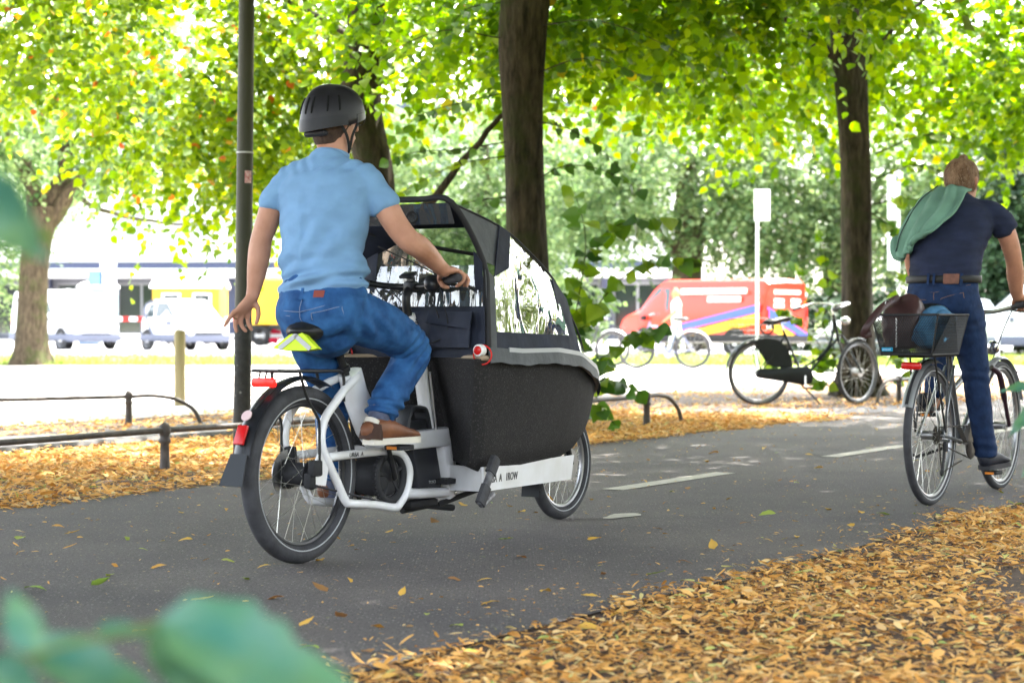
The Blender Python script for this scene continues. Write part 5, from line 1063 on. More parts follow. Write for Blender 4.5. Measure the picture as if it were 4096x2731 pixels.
CWHITE = mat('car_white', (.72, .73, .74), .3, coat=.5); CSILV = mat('car_silver', (.42, .44, .47), .3, .5, coat=.5); CTRIM = mat('car_grey_trim', (.1, .11, .15), .6)
CF = unit(V(.66, -.75, 0))
vehicle('parked_van', 'white high-roofed van with grey bumper parked behind the left tree', 'van', (-14.1, 63.0, 0), CF, [(-2.0, .3, 1.0, 1.75), (-1.9, .25, 1.02, 1.83), (.35, .25, 1.05, 1.85), (.9, .25, 1.08, 1.5), (1.15, .25, 1.08, 1.16), (1.75, .25, .95, 1.02), (2.0, .3, .72, .76)], 1.72, CWHITE, CTRIM, (-1.3, 1.35), .31, [[(-1.8, 1.1), (-1.75, 1.6), (-.6, 1.65), (-.6, 1.1)], [(-.5, 1.1), (-.5, 1.65), (.3, 1.65), (.8, 1.13)]], (.36, 1.1))
sc_t, sc_b = vehicle('small_car', 'tiny two-seat white car with a dark grey safety cell behind the wooden bollard', 'car', (-9.95, 60.8, 0), CF, [(-1.3, .35, .9, 1.05), (-1.15, .25, .95, 1.38), (-.7, .25, .98, 1.53), (.2, .25, .98, 1.52), (.75, .25, .95, 1.12), (.9, .25, .92, .98), (1.25, .28, .75, .80), (1.33, .33, .6, .63)], 1.54, CWHITE, CTRIM, (-.88, .92), .29, [[(-.95, 1.0), (-.85, 1.35), (-.55, 1.42), (-.5, 1.0)], [(-.42, 1.0), (-.42, 1.43), (.15, 1.43), (.62, 1.02)]], (.24, .82))
for sg in (-1, 1): mb = MB(); mb.tube(spline([V(-.55, sg * .70, 1.5), V(-.98, sg * .74, 1.36), V(-1.0, sg * .775, 1.05), V(-.75, sg * .785, .72), V(-.48, sg * .785, .42), V(-.2, sg * .785, .33)], 5), [(.06, .02)] * 26, 8, side=V(1, 0, .3)); mb.build('safety_cell', CTRIM, sc_b)
RV = unit(V(-.70, .71, 0)); RP = mat('van_red', (.62, .035, .015), .3, coat=.4)
rv, rvb = vehicle('delivery_van', 'red delivery van with blue and yellow diagonal stripes and white lettering', 'van', (5.35, 53.2, 0), RV, [(-2.45, .35, 1.15, 1.86), (-2.35, .3, 1.15, 1.95), (1.0, .3, 1.12, 1.97), (1.35, .3, 1.1, 1.75), (1.85, .3, 1.08, 1.2), (2.4, .3, .98, 1.02), (2.55, .35, .75, .8)], 1.9, RP, BLACKM, (-1.5, 1.6), .33, [[(.75, 1.15), (.75, 1.75), (1.2, 1.75), (1.75, 1.18)]], (1.3, 1.84), None)
def van_strip(name, pts, m):
    mb = MB(); mb.prism([(x, z) for x, z in pts], .006, (0, .957, 0)); mb.build(name, m, rvb, smooth=False)
STB = mat('stripe_blue', (.06, .1, .6), .4); STY = mat('stripe_yellow', (.75, .4, .02), .4)
van_strip('stripe', [(-2.3, 1.12), (-2.3, 1.32), (.6, .75), (.6, .58)], STB); van_strip('stripe', [(-2.3, .82), (-2.3, 1.09), (.55, .5), (.1, .42)], STY)
def rear_strip(pts, m):
    mb = MB(); mb.prism(pts, .006, (-2.462, 0, 0), (0, -1, 0)); mb.build('stripe', m, rvb, smooth=False)
rear_strip([(-.82, 1.0), (-.82, 1.25), (.85, .55), (.85, .38)], STB); rear_strip([(-.82, .72), (-.82, .97), (.6, .4), (.1, .36)], STY)
for k, (y, w, z) in enumerate(((0, 1.1, 1.62), (-.35, .4, 1.40), (.35, .4, 1.40), (-.35, .42, 1.27), (.33, .36, 1.27))):
    mb = MB(); mb.prism([(y - w / 2, z - .045), (y + w / 2, z - .045), (y + w / 2, z + .05), (y - w / 2, z + .06)], .006, (-2.464, 0, 0), (0, -1, 0)); mb.build('white_lettering', SGW, rvb, smooth=False)
for (x0, x1, z) in ((-1.9, .3, 1.66), (-1.7, -.6, 1.45)): van_strip('white_lettering', [(x0, z - .07), (x1, z - .07), (x1, z + .07), (x0, z + .07)], SGW)
vehicle('parked_car', 'silver hatchback with its nose just behind the red van', 'car', (9.35, 47.5, 0), unit(V(-.97, -.2, 0)), [(-2.0, .35, .9, 1.1), (-1.8, .25, .95, 1.4), (-.6, .25, .95, 1.47), (.2, .25, .95, 1.4), (.9, .25, .93, .98), (1.7, .25, .82, .86), (2.0, .3, .6, .64)], 1.74, CSILV, CTRIM, (-1.25, 1.25), .31, [[(-1.5, 1.0), (-1.4, 1.3), (-.5, 1.36), (-.5, 1.0)], [(-.4, 1.0), (-.4, 1.36), (.15, 1.33), (.65, 1.0)]], (.22, .88), (-1.98, -1.7))
vehicle('parked_car', 'pale grey van seen between the right tree and the navy cyclist', 'car', (13.6, 52.5, 0), unit(V(-.98, .15, 0)), [(-2.1, .35, 1.0, 1.6), (-2.0, .25, 1.0, 1.8), (.3, .25, 1.05, 1.82), (1.0, .25, 1.05, 1.2), (1.9, .25, .9, .95), (2.1, .3, .7, .75)], 1.8, CWHITE, CTRIM, (-1.3, 1.3), .31, [[(-1.9, 1.1), (-1.8, 1.6), (-.6, 1.65), (-.6, 1.1)], [(-.5, 1.1), (-.5, 1.65), (.2, 1.65), (.75, 1.12)]], (.32, .98))
# yellow site wagon and yellow truck box, portable toilet, barriers, suitcase
YEL = mat('site_yellow', (.72, .4, .02), .5)
def wagon(label, x, y, w, h, z0, roof=True, rz=0):
    t = thing('site_wagon', label, 'wagon', (x, y, 0), rz); mb = MB(); mb.box((0, 0, z0 + h / 2), (w, 2.2, h), bev=.05); bd = mb.build('body', YEL, t)
    if roof:
        P = np.array([[V(xx, -1.2 + 2.4 * k / 8, z0 + h - .05 + .32 * math.sin(math.pi * k / 8)) for k in range(9)] for xx in (-w / 2 - .1, w / 2 + .1)]); mb = MB(); mb.sheet(P, .04); mb.build('roof', SGW, t)
        for xx in (-.55, .6):
            mb = MB(); mb.box((xx, -1.11, z0 + h * .55), (.7, .03, .8)); f_ = mb.build('window_frame', SGW, bd); mb = MB(); mb.box((xx, -1.13, z0 + h * .55), (.55, .02, .65)); mb.build('pane', GLASS, f_)
    for xx in (-w * .3, w * .3):
        for sg in (-1, 1): mb = MB(); mb.torus((xx, sg * .9, .38), (0, 1, 0), .28, .1, 24, 8); mb.build('wheel', CTYRE, t)
    mb = MB(); mb.box((0, 0, z0 - .1), (w * .95, 1.8, .12)); mb.build('chassis', BLACKM, t); return t
wagon('yellow site wagon with a white arched roof behind the tiny white car', -12.2, 76, 2.5, 1.4, .75)
wagon('orange yellow box truck body behind the lamp post', -8.3, 72, 2.2, 1.6, .75, roof=False)
pt_ = thing('portable_toilet', 'grey portable toilet with a white domed roof between the white cars', 'toilet cabin', (-15.3, 74, 0)); mb = MB(); mb.box((0, 0, 1.05), (1.25, 1.2, 2.1), bev=.06); cab = mb.build('cabin', mat('cabin_blue_grey', (.2, .27, .36), .5), pt_); mb = MB(); mb.lathe((0, 0, 2.08), [(.8, 0), (.78, .08), (.6, .2), (.3, .28), (.02, .3)], 20); mb.build('roof', SGW, pt_); mb = MB(); mb.box((0, -.61, 1.0), (.75, .04, 1.8), bev=.02); mb.build('door', mat('cabin_grey', (.5, .55, .6), .5), cab)
for k, x in enumerate((-13.9, -11.6, -9.2, -6.9, -4.6)):
    t = thing('site_barrier', ('leftmost of the', 'second from left of the', 'middle one of the', 'fourth from left of the', 'rightmost of the')[k] + ' red and white site barriers along the street', 'barrier', (x, 70 - .2 * x, 0), 0, 'red and white barriers along the street')
    for sg in (-1, 1): mb = MB(); mb.box((sg * 1.0, 0, .5), (.06, .06, 1.05)); mb.box((sg * 1.0, 0, .04), (.14, .5, .08)); mb.build('leg', SGW, t)
    for j in range(8): mb = MB(); mb.box((-.96 + .275 * j, -.02, .95), (.275, .03, .16)); mb.build('board', RED if j % 2 else SGW, t)
    mb = MB(); mb.box((0, 0, .35), (1.95, .03, .12)); mb.build('lower_board', SGW, t)
su = thing('suitcase', 'tilted red suitcase on the pale street left of the saddle', 'suitcase', (-8.65, 72, .03), rot=(0, R(22), 0)); mb = MB(); mb.box((0, 0, .32), (.34, .22, .5), bev=.04); mb.build('case', mat('suitcase_red', (.6, .01, .05), .4), su); mb = MB(); mb.tube([V(-.1, 0, .56), V(-.1, 0, .9), V(.1, 0, .9), V(.1, 0, .56)], .01, 6); mb.build('handle', BLACKM, su)
for sg in (-1, 1): mb = MB(); mb.torus((sg * .13, 0, .04), (0, 1, 0), .025, .014, 14, 6); mb.build('castor', BLACKM, su)
# passers-by
def passer(label, loc, rz, top, legs, hair, stride=.2, arm=(.25, .0)):
    t = thing('person', label, 'person', loc, rz); b = MB(); P = head_shape(b, (.02, 0, 1.58), 0); limb(b, [(0, 0, 1.4), (.01, 0, 1.5)], [.06, .055])
    limb(b, [(0, 0, .9), (0, 0, 1.1), (0, 0, 1.38)], [(.1, .15), (.09, .14), (.09, .17)], side=V(1, 0, 0))
    for sg in (-1, 1):
        a = arm[0] * sg; limb(b, [(0, sg * .19, 1.37), (a * .4, sg * .24, 1.1), (a + .1, sg * .25, .88), (a + .13, sg * .25, .80)], [.05, .042, .03, .024]); limb(b, [(0, sg * .09, .9), (stride * sg * .6, sg * .1, .48), (stride * sg, sg * .1, .08), (stride * sg + .16, sg * .1, .04)], [.075, .055, .04, .035])
    b.skin('body', SKIN, t, voxel=.012, smooth=3); b = MB(); limb(b, [(0, 0, .93), (0, 0, 1.1), (0, 0, 1.3), (0, 0, 1.42)], [(.13, .19), (.12, .17), (.13, .2), (.08, .12)], side=V(1, 0, 0))
    for sg in (-1, 1): limb(b, [(0, sg * .15, 1.38), (arm[0] * sg * .25, sg * .23, 1.2)], [.07, .065])
    b.skin('shirt', top, t, voxel=.014, smooth=3); b = MB(); limb(b, [(0, 0, .98), (0, 0, .86)], [(.13, .18), (.12, .17)], side=V(1, 0, 0))
    for sg in (-1, 1): limb(b, [(0, sg * .09, .88), (stride * sg * .6, sg * .1, .48), (stride * sg, sg * .1, .14)], [.095, .075, .06])
    b.skin('trousers', legs, t, voxel=.014, smooth=3); h = MB(); h.tube([P(-.02, 0, -.02), P(-.015, 0, .05), P(-.005, 0, .1)], [(.095, .08), (.1, .083), (.05, .045)], 16, side=V(1, 0, 0), round_cap=True); h.build('hair', hair, t, angle=180)
    for sg in (-1, 1): shoe(t, (stride * sg - .06, sg * .1, .0), (stride * sg + .2, sg * .1, .0), upper=BLACKM, sole=BLACKM, w=.045, h=.09)
    return t
passer('person in pale clothes walking on the street before the red van', (4.15, 50.6, 0), R(185), mat('pale_cloth', (.75, .72, .7), .8), mat('pale_trouser', (.6, .6, .62), .8), mat('fair_hair', (.35, .25, .15), .8))
passer('person in a dark blue shirt beside the pale van, mostly hidden by the navy cyclist', (10.1, 46, 0), R(160), mat('blue_shirt', (.03, .04, .16), .8), mat('grey_trouser', (.12, .12, .14), .8), HAIRD)

# ------------------------------------------------------------------ the building behind the cars
bd = thing('building', 'pale building with a white canopy and dark glazed ground floor behind the parked cars', 'building', (-13.5, 96, 0), R(-3))
FAC = mat('facade_white', (.68, .68, .66), .8, var=.04); DKB = mat('facade_blue_grey', (.06, .07, .12), .6)
mb = MB(); mb.box((0, 3, 7.3), (44, 6, 7.2)); mb.build('upper_wall', FAC, bd); mb = MB(); mb.box((0, 3.4, 1.8), (44, 5, 3.6)); mb.build('ground_floor_wall', mat('ground_floor_grey', (.2, .21, .25), .7), bd)
mb = MB(); mb.box((0, -.35, 3.12), (44, 2.4, .42), bev=.03); mb.build('canopy', SGW, bd); mb = MB(); mb.box((0, .2, 3.5), (44, .5, .3)); mb.build('fascia', DKB, bd)
for k in range(15):
    x = -21 + 3.0 * k; mb = MB(); mb.box((x, .3, 1.45), (.42, .5, 2.9)); mb.build('pillar', DKB, bd)
    mb = MB(); mb.box((x + 1.5, .86, 1.45), (2.3, .08, 2.5)); wf = mb.build('shop_window', mat('frame_grey', (.35, .36, .4), .5), bd)
    for dx in (-.57, .57): mb = MB(); mb.box((x + 1.5 + dx, .80, 1.45), (1.02, .05, 2.3)); mb.build('pane', GLASS, wf)
for r_ in range(2):
    for k in range(14):
        mb = MB(); mb.box((-20 + 3.0 * k, -.03, 5.6 + 2.9 * r_), (1.5, .1, 1.6)); wf = mb.build('window', mat('frame_white', (.6, .6, .6), .5), bd); mb = MB(); mb.box((-20 + 3.0 * k, -.07, 5.6 + 2.9 * r_), (1.3, .06, 1.4)); mb.build('pane', mat('pale_glass', (.35, .4, .45), .1), wf)
mb = MB(); mb.box((0, 2.8, 11.05), (44.6, 7, .3)); mb.build('roof', DKB, bd)
# ------------------------------------------------------------------ trees
def fast_mesh(name, verts, faces, m, parent=None, smooth=False):
    verts = np.ascontiguousarray(verts, dtype=np.float32); faces = np.ascontiguousarray(faces, dtype=np.int32); k = faces.shape[1]
    me = bpy.data.meshes.new(name); me.vertices.add(len(verts)); me.vertices.foreach_set('co', verts.ravel())
    me.loops.add(faces.size); me.loops.foreach_set('vertex_index', faces.ravel())
    me.polygons.add(len(faces)); me.polygons.foreach_set('loop_start', np.arange(0, faces.size, k, dtype=np.int32)); me.polygons.foreach_set('loop_total', np.full(len(faces), k, dtype=np.int32))
    me.update(calc_edges=True)
    if smooth: me.shade_smooth()
    me.materials.append(m); return link(name, me, parent)
LEAF6 = np.array([(0, 0, 0), (.14, .34, .06), (.5, .42, .09), (1.0, 0, -.05), (.5, -.42, .09), (.14, -.34, .06)]); LF6 = np.array([(0, 3, 2, 1), (0, 5, 4, 3)])
LEAF4 = np.array([(0, 0, 0), (.45, .4, .08), (1.0, 0, 0), (.45, -.4, .08)]); LF4 = np.array([(0, 1, 2, 3)])
def norm_rows(a): return a / np.maximum(np.linalg.norm(a, axis=1)[:, None], 1e-9)
def place_leaves(pos, d, nrm, size, tmpl, tf):
    d = norm_rows(d); nrm = norm_rows(nrm - d * np.sum(nrm * d, 1)[:, None]); s = np.cross(nrm, d)
    T = tmpl[None] * size[:, None, None]
    v = pos[:, None] + T[..., 0:1] * d[:, None] + T[..., 1:2] * s[:, None] + T[..., 2:3] * nrm[:, None]
    n, k = len(pos), len(tmpl); f = (tf[None] + (np.arange(n) * k)[:, None, None]).reshape(-1, tf.shape[1])
    return v.reshape(-1, 3), f
def twig_cloud(blobs, rng, leaf=.08, per=16, tlen=.7, droop=.35, shell=.55, dens=1.0):
    """Leaves on drooping twigs filling a set of ellipsoids: (centre, radii, number of twigs)."""
    P, D, N, S = [], [], [], []
    for c, r, n in blobs:
        n = int(n * dens)
        u = norm_rows(rng.normal(size=(n, 3))); rad = (shell + (1 - shell) * rng.random(n)) ** .7; o = np.asarray(c) + u * np.asarray(r) * rad[:, None]
        o += (fbm(o, .9, 1.3, 2) * .35)[:, None] * np.asarray(r) * .5 * u
        out = u * np.array([1, 1, .25]) + rng.normal(0, .45, (n, 3)); out[:, 2] -= .15; out = norm_rows(out)
        L = tlen * rng.uniform(.6, 1.3, n)
        side = norm_rows(np.cross(out, np.array([0, 0, 1.0])) + 1e-6)
        for k in range(per):
            s = (k + .5) / per; sg = 1 if k % 2 else -1
            p = o + out * (L * s)[:, None]; p[:, 2] -= droop * L * s * s
            d = out * .6 + side * sg * 1.0 + rng.normal(0, .35, (n, 3)); d[:, 2] -= .35 + .5 * rng.random(n)
            nn = np.stack([rng.normal(0, .7, n), rng.normal(-.25, .7, n), np.full(n, .85)], 1)
            P.append(p + rng.normal(0, .02, (n, 3))); D.append(d); N.append(nn); S.append(leaf * rng.uniform(.65, 1.25, n))
    return np.vstack(P), np.vstack(D), np.vstack(N), np.concatenate(S)
def bark(name, c1, c2, moss, sc=7.0):
    m = bpy.data.materials.new(name); m.use_nodes = True; nt = m.node_tree; L = nt.links; b = nt.nodes['Principled BSDF']; b.inputs['Roughness'].default_value = .92; b.inputs['Specular IOR Level'].default_value = .15
    tc = nt.nodes.new('ShaderNodeTexCoord'); mp = nt.nodes.new('ShaderNodeMapping'); mp.inputs['Scale'].default_value = (1, 1, .22); L.new(tc.outputs['Object'], mp.inputs[0])
    def nz(s, d, src): n = nt.nodes.new('ShaderNodeTexNoise'); n.inputs['Scale'].default_value = s; n.inputs['Detail'].default_value = d; n.inputs['Roughness'].default_value = .65; L.new(src, n.inputs['Vector']); return n.outputs[0]
    def rp(src, a, b_, p0, p1): r = nt.nodes.new('ShaderNodeValToRGB'); r.color_ramp.elements[0].position = p0; r.color_ramp.elements[1].position = p1; r.color_ramp.elements[0].color = (*a, 1); r.color_ramp.elements[1].color = (*b_, 1); L.new(src, r.inputs[0]); return r.outputs[0]
    n1 = nz(sc * 3, 6, mp.outputs[0]); col = rp(n1, c1, c2, .35, .68)
    mx = nt.nodes.new('ShaderNodeMixRGB'); L.new(rp(nz(2.2, 4, tc.outputs['Object']), (0, 0, 0), (1, 1, 1), .5, .66), mx.inputs[0]); L.new(col, mx.inputs[1]); mx.inputs[2].default_value = (*moss, 1); L.new(mx.outputs[0], b.inputs['Base Color'])
    bp = nt.nodes.new('ShaderNodeBump'); bp.inputs['Strength'].default_value = 1.0; bp.inputs['Distance'].default_value = .035; L.new(n1, bp.inputs['Height']); L.new(bp.outputs[0], b.inputs['Normal']); return m
BARK1 = bark('linden_bark', (.014, .011, .008), (.072, .056, .038), (.032, .036, .014)); BARK0 = bark('plane_bark', (.035, .027, .017), (.12, .09, .058), (.05, .065, .018))
def trunk(parent, pts, rad, m, lobes=.06, seed=1, flare=0.0, name='trunk'):
    P = spline([list(p) + [r] for p, r in zip(pts, rad)], 8); n = 28; rows = []; rs = np.random.default_rng(seed); ph = rs.uniform(0, 6.28, 4)
    for i, (x, y, z, r) in enumerate(P):
        a = np.linspace(0, 2 * np.pi, n, endpoint=False); fl = 1 + flare * math.exp(-max(0, z) / .28) * (1 + .6 * np.sin(a * 5 + ph[0]))
        w = 1 + lobes * (np.sin(a * 3 + ph[1] + z * .8) + .6 * np.sin(a * 5 + ph[2] - z * 1.3) + .5 * np.sin(a * 2 + z * 3.1 + ph[3]))
        rows.append(np.stack([x + r * fl * w * np.cos(a), y + r * fl * w * np.sin(a), np.full(n, z)], 1))
    V_ = np.vstack(rows); k = len(P); f = np.array([(i * n + j, i * n + (j + 1) % n, (i + 1) * n + (j + 1) % n, (i + 1) * n + j) for i in range(k - 1) for j in range(n)])
    return fast_mesh(name, V_, f, m, parent, True)
def branch(parent, pts, r0, r1, m, name='branch', rng=RNG):
    P = spline(pts, 6); P[1:-1] += rng.normal(0, r0 * .22, (len(P) - 2, 3)); mb = MB(); mb.tube(P, np.linspace(r0, r1, len(P)), 10); return mb.build(name, m, parent, angle=180)
G_NEAR = ramp_mat('linden_leaf', [(0, (.035, .095, .004)), (.35, (.078, .17, .006)), (.75, (.145, .265, .008)), (.985, (.23, .34, .01)), (1, (.4, .3, .02))], .5, .55, tgain=2.0)
G_MID = ramp_mat('maple_leaf', [(0, (.04, .10, .004)), (.5, (.12, .21, .006)), (.96, (.23, .32, .010)), (.982, (.46, .28, .03)), (.994, (.44, .16, .03)), (1, (.36, .09, .03))], .5, .5, tgain=1.5)
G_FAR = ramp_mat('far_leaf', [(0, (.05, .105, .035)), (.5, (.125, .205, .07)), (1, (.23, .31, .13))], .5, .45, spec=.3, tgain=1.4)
G_DARK = ramp_mat('dark_leaf', [(0, (.015, .04, .015)), (.6, (.035, .075, .028)), (1, (.06, .11, .045))], .5, .2)
G_CAN = ramp_mat('canopy_leaf', [(0, (.04, .08, .006)), (.6, (.09, .14, .008)), (1, (.14, .2, .012))], .5, .35, tgain=1.2)
def crown(parent, blobs, m, rng, leaf=.08, per=16, tlen=.7, droop=.35, simple=False, shell=.3, name='crown', dens=1.0):
    p, d, n, s = twig_cloud(blobs, rng, leaf, per, tlen, droop, shell, dens); loc = np.array(parent.location)
    v, f = place_leaves(p - loc, d, n, s, LEAF4 if simple else LEAF6, LF4 if simple else LF6); return fast_mesh(name, v, f, m, parent)
def tree(label, loc, group='trees along the paths'): return thing('tree', label, 'tree', loc, 0, group)
r1 = np.random.default_rng(11)
# left tree on the lawn
t0 = tree('sturdy pale-barked tree forking low at the left edge before the white van', (-9.78, 40.6, 0))
trunk(t0, [(0, 0, -.1), (.05, 0, 1.0), (.12, 0, 2.2), (.3, 0, 3.2)], [.36, .3, .29, .34], BARK0, .04, 3, .35)
for pts, a, b_ in (([(.2, 0, 2.9), (-.1, 0, 4.0), (-.9, .2, 5.2), (-2.0, 0, 6.4)], .2, .06), ([(.35, 0, 3.0), (.7, 0, 4.1), (.8, 0, 5.4), (.6, .2, 7.5)], .2, .07), ([(.4, 0, 2.9), (1.3, -.2, 4.0), (2.2, -.3, 5.0), (3.6, -.4, 6.2)], .19, .05), ([(1.0, -.2, 3.4), (1.6, -.4, 3.1), (2.8, -.7, 2.85), (3.9, -.9, 2.8)], .06, .02), ([(-.1, 0, 4.0), (-1.2, 0, 4.4), (-2.6, .1, 4.6)], .09, .03)): branch(t0, pts, a, b_, BARK0)
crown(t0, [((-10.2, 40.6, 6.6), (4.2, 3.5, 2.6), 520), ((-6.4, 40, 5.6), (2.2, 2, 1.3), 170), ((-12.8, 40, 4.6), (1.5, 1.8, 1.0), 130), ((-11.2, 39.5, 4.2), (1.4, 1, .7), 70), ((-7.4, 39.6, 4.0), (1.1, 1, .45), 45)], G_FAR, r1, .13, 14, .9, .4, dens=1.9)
# trees of the row
def row_tree(label, x, y, pts, rad, seed, branches, blobs, m=G_NEAR, flare=.35, leaf=.085, per=16, tlen=.75, lobes=.05, droop=.45):
    t = tree(label, (x, y, 0)); trunk(t, pts, rad, BARK1, lobes, seed, flare)
    for b_ in branches: branch(t, b_[0], b_[1], b_[2], BARK1)
    if blobs: crown(t, blobs, m, r1, leaf, per, tlen, droop, dens=2.1)
    return t
T1 = row_tree('dark slender tree trunk rising behind the helmet of the cargo bike rider', -1.35, 19.2, [(0, 0, -.1), (0, 0, 1), (.05, 0, 2.2), (-.12, 0, 2.95), (-.05, 0, 3.6), (-.02, 0, 5), (.1, .2, 8)], [.2, .18, .165, .215, .185, .17, .1], 5,
    [([(.05, -.05, 1.55), (.5, -.3, 1.95), (.95, -.5, 2.45), (1.5, -.6, 3.1)], .055, .02), ([(-.1, 0, 3.6), (-1.2, 1.4, 4.3), (-2.6, 2.0, 4.8), (-4.2, 2.4, 5.1)], .03, .01), ([(0, 0, 4), (1, -.6, 4.9), (2.2, -1.2, 5.6)], .06, .02), ([(0, 0, 4.4), (-.8, 1, 5.5), (-2, 2, 6.3)], .06, .02)],
    [((-3.6, 20.8, 4.0), (1.8, 1.6, 1.2), 170), ((-5.6, 21.2, 4.6), (1.9, 1.6, 1.3), 170), ((-2.5, 21.5, 2.9), (1.0, 1.0, .9), 80), ((-3.4, 22, 2.75), (.9, .9, .6), 50), ((-1.0, 21.5, 4.4), (2.0, 1.5, 1.1), 150), ((-4.4, 18.6, 5.3), (2.2, 2.0, 1.2), 130)], G_MID, leaf=.1)
T2 = row_tree('tall straight tree trunk with leafy side shoots directly behind the rain tent', .10, 17.1, [(.06, 0, -.1), (.05, 0, .6), (.03, 0, 1.3), (-.01, 0, 2.6), (-.015, 0, 3.3), (.02, 0, 3.8), (.05, 0, 5), (.2, .2, 8)], [.2, .185, .178, .17, .20, .205, .17, .1], 8,
    [([(0, 0, 3.5), (.9, -.4, 4.3), (1.9, -.8, 4.9)], .06, .02), ([(0, 0, 3.7), (-1, -.4, 4.5), (-2.2, -1, 5.2)], .06, .02), ([(0, 0, 4.6), (.6, 1.2, 5.8), (1, 2.4, 6.8)], .06, .02)],
    [((.9, 18.2, 3.85), (1.3, 1.0, .75), 90), ((-.4, 18.6, 3.9), (1.2, 1.0, .8), 80), ((2.2, 18.5, 4.3), (1.5, 1.2, .9), 120), ((.3, 16.5, 5.4), (2.8, 2.0, 1.2), 170), ((1.9, 20.6, 6.0), (2.4, 2.0, 1.0), 150), ((-2.0, 13.6, 6.2), (2.6, 2.6, 1.1), 200)], leaf=.105)
T3 = row_tree('dark barked tree with leafy shoots standing behind the front wheel of the roadster', 4.13, 24.0, [(.02, 0, -.15), (.02, 0, .5), (.0, 0, 1.6), (-.02, 0, 2.6), (-.06, 0, 3.4), (-.11, 0, 4.2), (-.16, 0, 5.2), (0, 0, 8.5)], [.23, .195, .185, .18, .19, .205, .18, .1], 12,
    [([(0, 0, 3.9), (1.0, .5, 4.9), (2.2, 1.2, 5.4)], .035, .012), ([(-.1, 0, 3.9), (-1.2, -.5, 4.6), (-2.6, -.8, 5.0), (-3.6, -1, 5.0)], .07, .02), ([(-.1, 0, 4.6), (.5, 1.3, 6), (1, 2.6, 7)], .07, .02)],
    [((3.0, 25.9, 4.7), (2.2, 1.5, .95), 240), ((5.8, 25.7, 4.6), (2.2, 1.5, 1.0), 230), ((1.4, 24.8, 4.7), (1.6, 1.4, .9), 150), ((6.6, 24.2, 3.7), (1.0, 1.2, .7), 60), ((2.9, 24.3, 3.55), (.7, .8, .45), 24), ((4.2, 24.2, 6.6), (3.6, 2.5, 1.2), 200)], flare=.45, leaf=.115)
# trees whose trunks stand outside the picture and whose crowns close over the path
def canopy_tree(label, x, y, blobs, seed):
    t = tree(label, (x, y, 0)); trunk(t, [(0, 0, -.1), (.05, 0, 1.5), (0, .05, 3.5), (.1, 0, 7.5)], [.24, .2, .18, .1], BARK1, .05, seed, .4)
    for c, r, n in blobs[:4]: c = np.array(c) - np.array([x, y, 0]); branch(t, [(0, 0, 3.4), tuple(c * .35 + V(0, 0, 2.4)), tuple(c * .75 + V(0, 0, 1.0)), tuple(c)], .08, .02, BARK1)
    crown(t, blobs, G_CAN, np.random.default_rng(seed), .2, 14, 1.2, .3, simple=True, shell=.1, dens=2.7); return t
canopy_tree('tree out of view left of the path, its crown hanging into the upper left', -7.4, 17.5, [((-6.0, 15.5, 6.2), (3.2, 3.2, 1.4), 240), ((-4.5, 12, 6.0), (3.0, 3.0, 1.3), 240), ((-8, 12, 6.2), (3, 3, 1.3), 160)], 31)
canopy_tree('tree out of view on the near left, shading the path from above', -5.2, 5.0, [((-3.5, 6, 5.6), (3.2, 3.2, 1.3), 260), ((-5.5, 2, 5.8), (3.0, 3.2, 1.3), 220), ((-1.5, 9.5, 5.8), (3.0, 2.8, 1.2), 240), ((-6.5, 7.5, 6), (2.5, 2.6, 1.2), 150), ((-2.8, 3.2, 6.4), (2.8, 2.8, 1.2), 200), ((-1.8, 5.4, 6.8), (2.6, 2.4, 1.0), 180)], 32)
canopy_tree('tree out of view on the near right, shading the verge from above', 4.6, 3.4, [((2.2, 4.5, 5.6), (3.2, 3.2, 1.3), 260), ((.5, 1.0, 5.9), (3.2, 2.8, 1.3), 240), ((4.5, 8.0, 5.8), (3, 3, 1.3), 240), ((2.2, 8.8, 6.0), (2.4, 2.6, 1.2), 110), ((0, 3.4, 6.6), (2.8, 2.8, 1.2), 200), ((2.6, 11, 6.6), (2.6, 2.4, 1.1), 150)], 33)
canopy_tree('tree out of view right of the path beyond the second cyclist', 8.8, 15.5, [((6.0, 13.5, 5.9), (3.2, 3.0, 1.3), 240), ((3.2, 13.0, 6.0), (2.6, 2.6, 1.2), 200), ((1.0, 12.8, 6.2), (2.4, 2.4, 1.1), 160), ((8.5, 17.5, 6), (3, 3, 1.3), 190), ((5.5, 17.6, 6.2), (3.0, 2.6, 1.1), 210), ((3.2, 19.6, 6.5), (2.5, 2.2, 1.0), 150), ((8.2, 21, 6.2), (2.6, 2.4, 1.0), 130)], 34)
# far trees
def far_tree(label, x, y, h, blobs, m, tr=.3, leaf=.18, pts=None, bk_=BARK0, seed=41, lean=0.0):
    t = tree(label, (x, y, 0), 'trees beyond the street'); trunk(t, [(0, 0, -.2), (lean * .3, 0, h * .3), (lean, 0, h * .7)], [tr, tr * .85, tr * .5], bk_, .04, seed, .3)
    branch(t, [(lean * .3, 0, h * .3), (lean * .3 - .9, 0, h * .42), (-1.9, 0, h * .62)], tr * .45, .05, bk_); branch(t, [(lean * .3, 0, h * .32), (.8, 0, h * .48), (1.8, 0, h * .66)], tr * .45, .05, bk_)
    crown(t, blobs, m, np.random.default_rng(seed), leaf, 14, 1.3, .4, simple=True, shell=.2, dens=3.0); return t
far_tree('far tree with a smooth pale trunk rising behind the red van', 5.5, 63, 9, [((5.2, 63, 6.3), (3.6, 3, 2.6), 330), ((2.6, 62, 4.4), (2.0, 2, 1.4), 120), ((7.6, 62, 4.2), (2.0, 2, 1.6), 130)], G_FAR, .55, seed=41)
